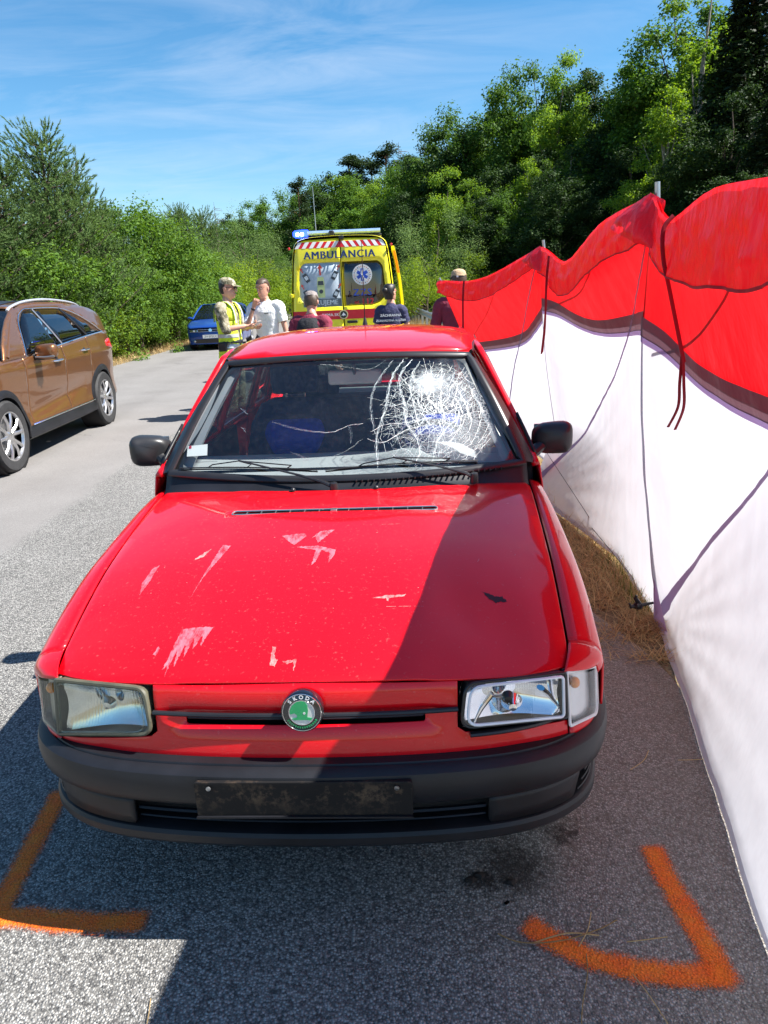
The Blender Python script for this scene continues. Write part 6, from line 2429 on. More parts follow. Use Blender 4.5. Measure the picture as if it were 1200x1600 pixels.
M_CAMO = cloth_mat('camouflage_cloth', (.26, .23, .15), camo=((.10, .09, .05), (.36, .33, .24)))
M_HIVIS = cloth_mat('yellow_vest_cloth', (.60, .78, .04), .06)
M_REFS = simple('reflective_tape', (.52, .55, .55), .3, metal=.3)
M_WSHIRT = cloth_mat('white_shirt_cloth', (.78, .78, .78), .03)
M_NAVY = cloth_mat('navy_shirt_cloth', (.030, .032, .085), .2)
M_MAROON = cloth_mat('maroon_shirt_cloth', (.20, .018, .045), .15)
M_BLKC = cloth_mat('black_cloth', (.012, .012, .016), .3)
M_TROU = cloth_mat('dark_trouser_cloth', (.03, .03, .04), .3)
M_CAPT = cloth_mat('tan_cap_cloth', (.42, .30, .18), .15)
M_CAPG = cloth_mat('grey_cap_cloth', (.22, .19, .18), .2)
M_LIPS = simple('lips', (.40, .13, .11), .5)
M_EYE = simple('eye_white', (.7, .68, .66), .3)


def skin_part(nodes, edges, order):
    """nodes: name -> (pos, rx, ry); grown with a Skin modifier, returned as vertices and faces"""
    names = list(nodes)
    me = bpy.data.meshes.new('b')
    me.from_pydata([nodes[n][0] for n in names], [(names.index(a), names.index(b)) for a, b in edges], [])
    o = bpy.data.objects.new('b', me)
    COL.objects.link(o)
    sk = o.modifiers.new('s', 'SKIN')
    sk.use_smooth_shade = True
    sk.branch_smoothing = .6
    for i, n in enumerate(names):
        sv = me.skin_vertices[0].data[i]
        sv.radius = nodes[n][1:3]
        sv.use_root = (n == order)
    sb = o.modifiers.new('d', 'SUBSURF')
    sb.levels = sb.render_levels = 2
    dg = bpy.context.evaluated_depsgraph_get()
    dg.update()
    m2 = bpy.data.meshes.new_from_object(o.evaluated_get(dg))
    vs = [tuple(v.co) for v in m2.vertices]
    fs = [tuple(p.vertices) for p in m2.polygons]
    bpy.data.objects.remove(o)
    bpy.data.meshes.remove(me)
    bpy.data.meshes.remove(m2)
    return vs, fs


HEAD = [(-.045, .050, -.030, .062), (-.01, .050, -.055, .066), (.005, .040, -.088, .060), (.022, .052, -.096, .064), (.045, .060, -.096, .076), (.07, .066, -.095, .088), (.095, .070, -.092, .097), (.118, .073, -.085, .103), (.138, .074, -.094, .106), (.160, .076, -.095, .106), (.185, .073, -.086, .100), (.207, .062, -.066, .084), (.222, .044, -.040, .060), (.231, .018, -.012, .028)]


def head_rings(grow=0.0, z0=-1, z1=9, front=None, n=20):
    rings = []
    for z, w, f, b in HEAD:
        if not (z0 <= z <= z1): continue
        f2 = f - grow if front is None else max(f - grow, front(z))
        c = (f2 + b + grow) / 2
        d = (b + grow - f2) / 2
        ww = w + grow
        rings.append([Vector((ww * math.sin(t) * (1 - .12 * max(0, -math.cos(t)) ** 3), c + d * math.cos(t), z + (grow if z > .2 else 0))) for t in [2 * PI * k / n for k in range(n)]])
    return rings


def fit(H, rings): return [[H @ p for p in r] for r in rings]


def hand_tubes(Bo, wrist, direc, palm_n, size=1.0, curl=.6, side=1):
    """palm, four unequal bent fingers and a thumb"""
    d = Vector(direc).normalized()
    n = Vector(palm_n).normalized()
    n = (n - d * n.dot(d)).normalized()
    s = d.cross(n).normalized() * side
    w = Vector(wrist)
    k = size
    Bo.tube([w - d * .02, w + d * .03 * k, w + d * .065 * k, w + d * .095 * k], [.026 * k, .034 * k, .042 * k, .038 * k], 10, True, .50, tuple(n))
    for i, (off, ln) in enumerate(((-.030, .070), (-.010, .080), (.011, .076), (.030, .060))):
        b0 = w + d * .085 * k + s * off * k
        a = curl
        p1 = b0 + (d * math.cos(a * .5) + n * math.sin(a * .5)) * ln * .42 * k
        p2 = p1 + (d * math.cos(a * 1.4) + n * math.sin(a * 1.4)) * ln * .34 * k
        p3 = p2 + (d * math.cos(a * 2.2) + n * math.sin(a * 2.2)) * ln * .28 * k
        Bo.tube([b0 - d * .01, b0, p1, p2, p3], [.009 * k, .0095 * k, .0085 * k, .0078 * k, .006 * k], 7)
    t0 = w + d * .03 * k - s * .030 * k
    t1 = t0 + (d * .6 - s * .7 + n * .3).normalized() * .035 * k
    t2 = t1 + (d * .9 - s * .1 + n * .5).normalized() * .030 * k
    Bo.tube([t0, t1, t2], [.013 * k, .011 * k, .008 * k], 7)


def make_person(loc, rz, label, J, head_rot=(0, 0, 0), lean=0.0, hair=None, shirt=None, sleeves='short', trousers=None, cap=None, glasses=False, width=1.0, hands=True, hair_style='short', pal=((0, 0, 1), (0, 0, 1)), curl=(.6, .6), group=None, ears=True):
    """J: joints override. Local frame looks along -Y, +X is the person's left"""
    p = root('person', loc, rz, label, 'person', group)
    j = dict(pelvis=(0, 0, .96), waist=(0, 0, 1.10), chest=(0, .0, 1.30), nb=(0, .015, 1.47), neck=(0, .0, 1.55),
             shL=(.185 * width, .015, 1.43), shR=(-.185 * width, .015, 1.43), elL=(.25, .03, 1.14), elR=(-.25, .03, 1.14), wrL=(.27, -.06, .90), wrR=(-.27, -.06, .90),
             hipL=(.09, 0, .92), hipR=(-.09, 0, .92), knL=(.11, -.015, .50), knR=(-.11, -.015, .50), anL=(.12, .03, .09), anR=(-.12, .03, .09), toL=(.14, -.13, .035), toR=(-.14, -.13, .035))
    j.update(J)
    rotl = Matrix.Rotation(lean, 3, 'X')
    piv = Vector((0, 0, 1.0))
    up_names = ('waist', 'chest', 'nb', 'neck', 'shL', 'shR')
    P = {k: Vector(v) for k, v in j.items()}
    if lean:
        for k in up_names: P[k] = rotl @ (P[k] - piv) + piv
    nodes = dict(pelvis=(P['pelvis'], .13, .10), waist=(P['waist'], .125, .09), chest=(P['chest'], .14, .10), nb=(P['nb'], .070, .062), neck=(P['neck'], .060, .062),
                 neck2=(P['neck'] + Vector((0, -.012, .05)), .056, .060),
                 shL=(P['shL'], .058, .055), shR=(P['shR'], .058, .055), elL=(P['elL'], .042, .040), elR=(P['elR'], .042, .040), wrL=(P['wrL'], .027, .024), wrR=(P['wrR'], .027, .024),
                 hipL=(P['hipL'], .085, .085), hipR=(P['hipR'], .085, .085), knL=(P['knL'], .056, .056), knR=(P['knR'], .056, .056), anL=(P['anL'], .038, .038), anR=(P['anR'], .038, .038),
                 toL=(P['toL'], .038, .026), toR=(P['toR'], .038, .026))
    for sd in 'LR':
        nodes['fo' + sd] = (P['el' + sd].lerp(P['wr' + sd], .35), .041, .038)
        nodes['up' + sd] = (P['sh' + sd].lerp(P['el' + sd], .45), .050, .048)
    ed = [('pelvis', 'waist'), ('waist', 'chest'), ('chest', 'nb'), ('nb', 'neck'), ('neck', 'neck2')]
    for sd in 'LR':
        ed += [('nb', 'sh' + sd), ('sh' + sd, 'up' + sd), ('up' + sd, 'el' + sd), ('el' + sd, 'fo' + sd), ('fo' + sd, 'wr' + sd), ('pelvis', 'hip' + sd), ('hip' + sd, 'kn' + sd), ('kn' + sd, 'an' + sd), ('an' + sd, 'to' + sd)]
    vs, fs = skin_part(nodes, ed, 'pelvis')
    bo = B().add(vs, fs)
    from mathutils import Euler
    HR = Euler(head_rot, 'XYZ').to_matrix()
    hp = P['neck'] + Vector((0, -.012, .008))
    H = Matrix.Translation(hp) @ HR.to_4x4() @ Matrix.Scale(1.06, 4)
    bo.loft(fit(H, head_rings()))
    # nose, brow, jaw, ears
    bo.tube([H @ Vector(q) for q in ((0, -.088, .140), (0, -.101, .112), (0, -.113, .090), (0, -.104, .080))], [.008, .011, .015, .010], 8)
    for sg in (-1, 1):
        bo.tube([H @ Vector(q) for q in ((sg * .012, -.094, .140), (sg * .034, -.095, .143), (sg * .056, -.080, .138))], [.006, .008, .006], 6)
        if ears:
            bo.sphere(H @ Vector((sg * .077, .012, .110)), (.010, .020, .032), 10, 6, HR)
    bo.tube([H @ Vector(q) for q in ((-.022, -.094, .052), (0, -.102, .053), (.022, -.094, .052))], [.004, .007, .004], 6)
    if hands:
        for sd, sg in (('L', 1), ('R', -1)):
            d = (P['wr' + sd] - P['el' + sd]).normalized()
            i_ = 0 if sd == 'L' else 1
            hand_tubes(bo, P['wr' + sd], d, pal[i_], 1.0, curl[i_], sg)
    body = bo.build('body', M_SKIN, p, True, 60)
    for sg in (-1, 1):
        if not glasses:
            e = B().sphere(H @ Vector((sg * .031, -.086, .122)), (.013, .008, .007), 8, 6, HR).build('eye', M_EYE, p)
            B().sphere(H @ Vector((sg * .031, -.0935, .122)), (.005, .003, .005), 8, 5, HR).build('iris', M_HAIRD, e)
            B().tube([H @ Vector(q) for q in ((sg * .015, -.101, .146), (sg * .036, -.101, .150), (sg * .056, -.086, .145))], .004, 5).build('eyebrow', hair or M_HAIRB, p)
    B().tube([H @ Vector(q) for q in ((-.020, -.098, .0475), (0, -.106, .048), (.020, -.098, .0475))], [.002, .005, .002], 6).build('mouth', M_LIPS, p)
    if hair is not None:
        if hair_style == 'short':
            hb = B().loft(fit(H, head_rings(.006, .045, 9, lambda z: (.015 if z < .13 else (-.03 if z < .17 else -.095 + .0)) if z < .185 else -9)))
        else:
            hb = B().loft(fit(H, head_rings(.012, .02, 9, lambda z: (.0 if z < .13 else -.05) if z < .185 else -9)))
        hb.build('hair', hair, p, True, 60)
        if hair_style == 'bun':
            B().sphere(H @ Vector((0, .125, .150)), (.045, .035, .045), 14, 8).build('hair_bun', hair, p)
            B().lathe([(.030, 0), (.036, .006), (.030, .012)], H @ Vector((0, .100, .150)), H.to_3x3() @ Vector((0, 1, .1)), 16).build('hair_tie', simple('hair_tie', (.25, .18, .24), .6), p)
    # torso garment
    if shirt is not None:
        ctr = [P['pelvis'] + Vector((0, 0, -.10)), P['pelvis'], P['waist'], P['chest'], P['chest'].lerp(P['nb'], .55), P['nb'] + Vector((0, 0, .005)), P['nb'] + Vector((0, 0, .035))]
        W = [(.175, .120), (.170, .118), (.163, .115), (.190 * width, .125), (.198 * width, .115), (.120, .085), (.070, .068)]
        g = B()
        rings = []
        cc = catmull(ctr, 5)
        wcat = catmull([(a, b, 0) for a, b in W], 5)
        nn_ = 26
        for i, (c, w) in enumerate(zip(cc, wcat)):
            r_ = []
            for k in range(nn_):
                t = 2 * PI * k / nn_
                f = 1 + .035 * noise.noise(Vector((math.cos(t) * 2.2, math.sin(t) * 2.2 + loc[0], c.z * 7))) + .015 * noise.noise(Vector((math.cos(t) * 6, math.sin(t) * 6, c.z * 16)))
                ca, sa = math.cos(t), math.sin(t)
                q = Vector((w.x * f * math.copysign(abs(ca) ** .85, ca), w.y * f * math.copysign(abs(sa) ** .9, sa), 0))
                if lean: q = rotl @ q
                r_.append(c + q)
            rings.append(r_)
        g.loft(rings)
        for sd in 'LR':
            a, b, c = P['sh' + sd], P['el' + sd], P['wr' + sd]
            inn = P['nb'].lerp(a, .45) + Vector((0, 0, -.03))
            if sleeves == 'short':
                pts = [inn, a, a.lerp(b, .35), a.lerp(b, .72)]
                rr = [.075, .078, .074, .070]
            elif sleeves == 'elbow':
                pts = [inn, a, a.lerp(b, .5), b, b.lerp(c, .15)]
                rr = [.075, .078, .070, .062, .056]
            else:
                pts = [inn, a, a.lerp(b, .5), b, b.lerp(c, .5), b.lerp(c, .95)]
                rr = [.075, .078, .068, .058, .050, .042]
            pc_ = catmull(pts, 5)
            rc_ = [q.x for q in catmull([(x, 0, 0) for x in rr], 5)]
            rc_ = [r * (1 + .06 * math.sin(i * 2.1) * (.4 if i < 6 else 1)) for i, r in enumerate(rc_)]
            g.tube(pc_, rc_, 16)
        g.tube([P['nb'] + Vector((0, 0, .0)), P['nb'] + Vector((0, -.004, .050))], [.082, .064], 16)
        g.build('shirt', shirt, p, True, 60)
    # trousers
    g = B()
    for sd in 'LR':
        pts = [P['pelvis'] + Vector(((.055 if sd == 'L' else -.055), 0, .05)), P['hip' + sd], P['hip' + sd].lerp(P['kn' + sd], .5), P['kn' + sd], P['kn' + sd].lerp(P['an' + sd], .5), P['an' + sd] + Vector((0, 0, .0))]
        rr = [.115, .118, .098, .082, .075, .070]
        g.tube(catmull(pts, 5), [q.x * (1 + .04 * math.sin(i * 1.9)) for i, q in enumerate(catmull([(x, 0, 0) for x in rr], 5))], 16)
    g.build('trousers', trousers or M_TROU, p, True, 60)
    for sd in 'LR':
        a, b = P['an' + sd], P['to' + sd]
        B().tube([a + Vector((0, .045, -.045)), a + Vector((0, .0, -.035)), a.lerp(b, .6) + Vector((0, 0, -.01)), b + Vector((0, -.03, .0)), b + Vector((0, -.06, -.005))], [.040, .052, .048, .044, .025], 12, True, .8).build('boot', M_BLK, p)
    return p, P, H, HR


def cap_on(p, H, HR, mat, back=False, strap=False):
    g = B()
    g.loft(fit(H, head_rings(.011, .155, 9)))
    c = g.build('cap', mat, p, True, 60)
    sgn = 1 if back else -1
    g = B()
    vs, n = [], 9
    top = []
    for i in range(n):
        a = -1 + 2 * i / (n - 1)
        x = a * .072
        y0 = (-.078 - .020 * (1 - a * a)) if not back else (.09 + .016 * (1 - a * a))
        top.append((Vector((x, y0, .160)), Vector((x * .95, y0 + sgn * .068 * (1 - a ** 4 * .8), .148))))
    for q0, q1 in top: vs += [H @ q0, H @ q1]
    for q0, q1 in top: vs += [H @ (q0 - Vector((0, 0, .005))), H @ (q1 - Vector((0, 0, .005)))]
    fs = []
    for i in range(n - 1):
        fs += [(2 * i, 2 * i + 1, 2 * i + 3, 2 * i + 2), (2 * n + 2 * i, 2 * n + 2 * i + 2, 2 * n + 2 * i + 3, 2 * n + 2 * i + 1), (2 * i + 1, 2 * n + 2 * i + 1, 2 * n + 2 * i + 3, 2 * i + 3)]
    g.add(vs, fs)
    g.build('visor', mat, c)
    if strap:
        rg = [H @ Vector((.083 * math.sin(t), .005 + .103 * math.cos(t), .150)) for t in [2 * PI * k / 24 for k in range(25)]]
        B().tube(rg, .009, 6, False).build('cap_strap', M_BLKC, c)
        B().box(H @ Vector((.03, .108, .152)), (.022, .008, .020)).build('strap_label', M_WHITE, c)
    return c


# 1 officer in camouflage with a yellow vest, facing the man in white
pr, P, H, HR = make_person((-2.0, 10.0, 0), R(76), 'officer in camouflage with yellow reflective vest, cap and sunglasses, holding a paper',
    dict(elR=(-.25, -.06, 1.17), wrR=(-.10, -.29, 1.20), elL=(.25, -.04, 1.18), wrL=(.10, -.30, 1.17)), (R(6), 0, R(8)), 0, M_HAIRD, M_CAMO, 'elbow', M_CAMO, pal=((0, 0, 1), (0, 0, 1)), curl=(.7, .8), glasses=True, width=1.06)
pr.scale = (1.035, 1.035, 1.035)
cap_on(pr, H, HR, M_CAMO)
g = B()
for sg in (-1, 1):
    g.sphere(H @ Vector((sg * .034, -.098, .124)), (.028, .010, .019), 12, 8, HR)
    g.tube([H @ Vector((sg * .060, -.090, .130)), H @ Vector((sg * .078, -.03, .128)), H @ Vector((sg * .080, .02, .122))], .004, 5)
g.tube([H @ Vector((-.012, -.104, .128)), H @ Vector((.012, -.104, .128))], .004, 5)
g.build('sunglasses', M_BLK, pr)


def vest_surface(P, w=1.06):
    """offset shell of the torso: height z, angle t -> point"""
    def f(z, t):
        xs_ = [.74, .86, .96, 1.10, 1.30, 1.385, 1.44, 1.475]
        ww = [.235, .215, .192, .182, .208 * w, .214 * w, .175, .125]
        dd = [.165, .155, .140, .135, .144, .134, .118, .095]
        a, b = float(np.interp(z, xs_, ww)), float(np.interp(z, xs_, dd))
        ca, sa = math.cos(t), math.sin(t)
        k = 1 + .05 * noise.noise(Vector((ca * 3, sa * 3, z * 6))) * (1 if z < 1.1 else .4)
        return Vector((a * k * math.copysign(abs(ca) ** .85, ca), .008 + b * k * math.copysign(abs(sa) ** .9, sa), z))
    return f


VS = vest_surface(P)
g = B()
# vest body below the arms, open at the front
rings = [[VS(z, -PI / 2 + .16 + (2 * PI - .32) * k / 40) for k in range(41)] for z in [.80 + .04 * i for i in range(13)]]
g.loft(rings, False, False)
# shoulder panels back and front
for a0, a1 in ((-PI / 2 + .16, -PI / 2 + 1.02), (-PI / 2 - 1.02, -PI / 2 - .16), (PI / 2 - 1.05, PI / 2 + 1.05)):
    g.loft([[VS(z, a0 + (a1 - a0) * k / 12) for k in range(13)] for z in (1.28, 1.34, 1.385, 1.42, 1.45, 1.475)], False, False)
for sg in (-1, 1):
    g.loft([[Vector((sg * x, y, z)) for x in (.075, .10, .125, .145)] for y, z in ((-.105, 1.450), (-.06, 1.494), (0, 1.512), (.06, 1.500), (.11, 1.462))], False, False)
ve = g.build('reflective_vest', M_HIVIS, pr, True, 60)
md = ve.modifiers.new('t', 'SOLIDIFY'); md.thickness = .006; md.offset = 1
for z0 in (.93, 1.06):
    rr = [[VS(z, -PI / 2 + .17 + (2 * PI - .34) * k / 40) * 1.0 + Vector((0, 0, 0)) for k in range(41)] for z in (z0, z0 + .045)]
    rr = [[Vector((q.x * 1.05, q.y * 1.06, q.z)) for q in r] for r in rr]
    B().loft(rr, False, False).build('reflective_stripe', M_REFS, ve, True, 60)
for sg in (-1, 1):
    B().loft([[Vector((sg * x, y, z)) for x in (.095, .135)] for y, z in ((-.152, 1.24), (-.150, 1.33), (-.135, 1.40), (-.112, 1.456), (-.065, 1.502), (0, 1.520), (.065, 1.508), (.125, 1.466), (.152, 1.38), (.158, 1.26))], False, False).build('reflective_stripe', M_REFS, ve, True, 60)
B().box((.02, -.37, 1.235), (.13, .10, .003), Matrix.Rotation(R(-20), 3, 'X')).build('paper', M_WHITE, pr, False)
B().tube([(0.13 * math.cos(t) * 1.35, .125 * math.sin(t) * 1.05 + .005, 1.0) for t in [2 * PI * k / 24 for k in range(25)]], .020, 6, False, 1.4).build('duty_belt', M_BLK, pr)
B().box((.20, .03, .93), (.07, .11, .15)).build('holster', M_BLK, pr, bevel=.015)
B().box((-.20, .03, .95), (.06, .12, .12)).build('belt_pouch', M_BLK, pr, bevel=.015)

# 2 man in white polo, hand at his mouth
pr, P, H, HR = make_person((-1.60, 10.75, 0), R(-18), 'man in a white polo shirt with one hand raised to his mouth',
    dict(elR=(-.23, -.20, 1.12), wrR=(-.075, -.20, 1.44), elL=(.27, .02, 1.14), wrL=(.31, .02, .88), shR=(-.19, -.01, 1.42)), (R(10), 0, R(-8)), 0, M_HAIRB, M_WSHIRT, 'short', M_TROU, pal=((-1, 0, 0), (.4, -.4, .1)), curl=(.5, 1.25), width=1.08)
pr.scale = (1.03, 1.03, 1.03)
B().box((.075, -.145, 1.34), (.06, .004, .018)).build('shirt_badge', simple('grey_badge', (.2, .2, .2), .5), pr, False)
# his other forearm folded under the elbow
B().lathe([(.028, -.012), (.032, 0), (.028, .012)], P['wrR'].lerp(P['elR'], .12), P['wrR'] - P['elR'], 16).build('wrist_watch', M_BLK, pr)

# 3 person with grey cap, black vest over maroon sleeves, back to camera
pr, P, H, HR = make_person((-.78, 8.5, 0), R(158), 'person in a black vest over maroon sleeves with grey cap and yellow armband',
    dict(elR=(-.29, .02, 1.15), wrR=(-.32, -.05, .93), elL=(.29, .0, 1.15), wrL=(.30, -.08, .93)), (R(24), 0, R(22)), R(10), M_HAIRB, M_MAROON, 'short', M_TROU, width=1.10)
cap_on(pr, H, HR, M_CAPG)
pr.scale = (.93, .93, .915)
g = B()
g.loft([[Vector((a * math.copysign(abs(math.cos(t)) ** .85, math.cos(t)), b * math.sin(t) - (z - 1.0) * .10, z)) for t in [2 * PI * k / 28 for k in range(28)]] for z, a, b in ((.90, .19, .15), (1.05, .185, .15), (1.2, .195, .155), (1.36, .175, .150), (1.44, .150, .125), (1.475, .11, .09))], False)
ve = g.build('black_vest', M_BLKC, pr, True, 60)
B().box((.0, .115, 1.27), (.22, .012, .09)).build('vest_panel', M_BLK, ve, bevel=.004)
B().lathe([(.074, -.035), (.078, -.03), (.078, .03), (.074, .035)], P['shR'].lerp(P['elR'], .80), P['shR'] - P['elR'], 20).build('armband', M_HIVIS, pr)

# 4 woman in navy T-shirt
pr, P, H, HR = make_person((.235, 10.75, 0), R(176), 'woman in a navy T-shirt with white lettering on the back and dark hair tied up',
    dict(elL=(.25, -.02, 1.16), wrL=(.24, -.16, .97), elR=(-.25, -.02, 1.16), wrR=(-.25, -.16, .97), shL=(.165, .015, 1.42), shR=(-.165, .015, 1.42)), (R(-2), 0, R(-34)), 0, M_HAIRD, M_NAVY, 'short', M_TROU, width=.93, hair_style='bun')
pr.scale = (.95, .95, .945)
TB = lambda z, s, sz: text_obj('shirt_lettering', s, sz, frame_m((0, .142, z), (-1, 0, 0), (0, -.12, 1)), M_WHITE, pr, .0014, 1.0, .003)
TB(1.345, 'ZÁCHRANNÁ', .052)
TB(1.270, 'ZDRAVOTNÁ SLUŽBA', .046)

# 5 man behind the far end of the screen
pr, P, H, HR = make_person((.97, 8.45, 0), R(172), 'man in a maroon shirt and tan cap standing behind the far end of the screen',
    dict(elL=(.29, -.03, 1.16), wrL=(.26, -.25, 1.05), elR=(-.29, -.03, 1.16), wrR=(-.26, -.25, 1.05)), (R(8), 0, R(12)), R(3), M_HAIRB, M_MAROON, 'elbow', M_TROU, width=1.12)
cap_on(pr, H, HR, M_CAPT, False, True)
# ------------------------------------------------------------------ vegetation
M_BARK = simple('bark', (.085, .062, .045), .9, var=.4, nscale=9, bumps=.8, bscale=22, bdist=.03)
M_BARKP = simple('orange_pine_bark', (.24, .12, .06), .9, var=.4, nscale=6, bumps=.8, bscale=18, bdist=.03)
M_BARKG = simple('pale_bark', (.22, .20, .17), .85, var=.3, nscale=10, bumps=.5, bscale=20, bdist=.02)
LM = dict(
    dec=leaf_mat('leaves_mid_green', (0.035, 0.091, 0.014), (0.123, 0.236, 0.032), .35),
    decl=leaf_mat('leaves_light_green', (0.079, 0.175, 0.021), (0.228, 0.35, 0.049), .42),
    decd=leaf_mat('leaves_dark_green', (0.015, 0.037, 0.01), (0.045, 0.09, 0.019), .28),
    beech=leaf_mat('leaves_beech_green', (0.07, 0.158, 0.018), (0.219, 0.333, 0.038), .45),
    willow=leaf_mat('leaves_soft_green', (.075, .140, .040), (.185, .275, .085), .35),
    shrub=leaf_mat('leaves_yellow_green', (0.096, 0.184, 0.018), (0.263, 0.359, 0.038), .42),
    bush=leaf_mat('leaves_bush_green', (0.062, 0.145, 0.020), (0.185, 0.310, 0.046), .36),
    pine=leaf_mat('needles_blue_green', (.060, .118, .036), (.165, .250, .075), .25),
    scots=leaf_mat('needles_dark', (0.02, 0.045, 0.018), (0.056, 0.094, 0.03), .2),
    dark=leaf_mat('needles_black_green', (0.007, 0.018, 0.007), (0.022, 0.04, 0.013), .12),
)
M_TWIG = simple('dry_twig', (.16, .13, .10), .9, var=.2)


def fast_mesh(name, verts, faces_n, mat):
    """verts: (n*k, 3) array; each k consecutive vertices form one face"""
    n = len(verts) // faces_n
    me = bpy.data.meshes.new(name)
    me.vertices.add(len(verts))
    me.vertices.foreach_set('co', np.asarray(verts, dtype=np.float32).ravel())
    me.loops.add(n * faces_n)
    me.loops.foreach_set('vertex_index', np.arange(n * faces_n, dtype=np.int32))
    me.polygons.add(n)
    me.polygons.foreach_set('loop_start', np.arange(0, n * faces_n, faces_n, dtype=np.int32))
    me.polygons.foreach_set('loop_total', np.full(n, faces_n, dtype=np.int32))
    me.update(calc_edges=True)
    me.materials.append(mat)
    return me


def unit(a):
    return a / (np.linalg.norm(a, axis=1, keepdims=True) + 1e-9)


def leaf_quads(rng, cen, size, up=.35, asp=.55, outward=None):
    n = len(cen)
    nrm = rng.normal(size=(n, 3))
    nrm[:, 2] = np.abs(nrm[:, 2]) + up
    if outward is not None: nrm += outward * .8
    nrm = unit(nrm)
    a = unit(np.cross(nrm, rng.normal(size=(n, 3))))
    b = np.cross(nrm, a)
    s = size * rng.uniform(.6, 1.35, (n, 1))
    L_, W_ = a * s * .5, b * s * .5 * asp
    fold = nrm * s * .10
    v = np.empty((n, 4, 3))
    v[:, 0] = cen - L_
    v[:, 1] = cen + W_ + fold - L_ * .1
    v[:, 2] = cen + L_
    v[:, 3] = cen - W_ + fold - L_ * .1
    return v.reshape(-1, 3)


def crown_points(rng, n, clumps, rad):
    """clumps (k,3), rad (k,) -> n leaf centres on shells of the clumps"""
    k = len(clumps)
    w = rad ** 2
    idx = rng.choice(k, n, p=w / w.sum())
    d = unit(rng.normal(size=(n, 3)))
    d[:, 2] = d[:, 2] * .85 + .12
    ax = rng.uniform(.65, 1.5, (k, 3))
    r = rad[idx][:, None] * (rng.random((n, 1)) ** .45) * (1 + .30 * rng.normal(size=(n, 1)).clip(-1, 1.1))
    return clumps[idx] + d * r * ax[idx], d


def decid(seed, H, W, base, nclump, nleaf, size, mat, shape='round', bark=None, lean=.0, rr=(.10, .17), ragged=1.0):
    rng = np.random.default_rng(seed)
    g = B()
    trunk = [Vector((0, 0, -.3))]
    for i in range(1, 9):
        t = i / 8
        trunk.append(Vector((lean * H * t + .15 * math.sin(seed + i * 1.3) * t, .15 * math.cos(seed * 2 + i) * t, H * .86 * t)))
    r0 = H * .016 + .04
    g.tube(trunk, [r0 * (1.25 if i == 0 else 1 - .88 * i / 8) for i in range(9)], 9)
    zc, zr = (base + 1) / 2, (1 - base) / 2
    C = []
    for i in range(nclump):
        for _ in range(40):
            d = rng.normal(size=3)
            d /= np.linalg.norm(d)
            r = rng.random() ** .45
            z = d[2] * r
            if shape == 'round': prof = math.sqrt(max(0, 1 - z * z))
            elif shape == 'tall': prof = math.sqrt(max(0, 1 - z * z)) * (1.0 - .25 * z)
            elif shape == 'cone': prof = max(.05, (1 - z) * .62)
            elif shape == 'dome': prof = math.sqrt(max(0, 1 - max(0, z) ** 2))
            a = math.atan2(d[1], d[0])
            rad = W / 2 * prof * (r if shape != 'dome' else r ** .6) * (1 + .28 * ragged * noise.noise(Vector((math.cos(a) * 1.5, math.sin(a) * 1.5, z * 2 + seed))))
            p = np.array([math.cos(a) * rad, math.sin(a) * rad, H * (zc + zr * z * .97)])
            p[0] += lean * p[2]
            if p[2] > .15: break
        C.append(p)
    C = np.array(C)
    R_ = rng.uniform(rr[0], rr[1], nclump) * W
    P_, d = crown_points(rng, nleaf, C, R_)
    P_[:, 2] = np.maximum(P_[:, 2], .03)
    # limbs towards some of the clumps
    for i in rng.choice(nclump, min(nclump, 16), replace=False):
        c = Vector(C[i])
        t = max(.15, min(.85, c.z / H - .22))
        k = t * 8
        a = trunk[int(k)].lerp(trunk[min(8, int(k) + 1)], k - int(k))
        m = a.lerp(c, .5) + Vector((0, 0, -.04 * H * .3))
        g.tube([a, m, c], [r0 * .32, r0 * .2, r0 * .06], 5)
    V = leaf_quads(rng, P_, size, .35, .6, d)
    return g.mesh('trunk'), fast_mesh('crown', V, 4, mat), bark or M_BARK


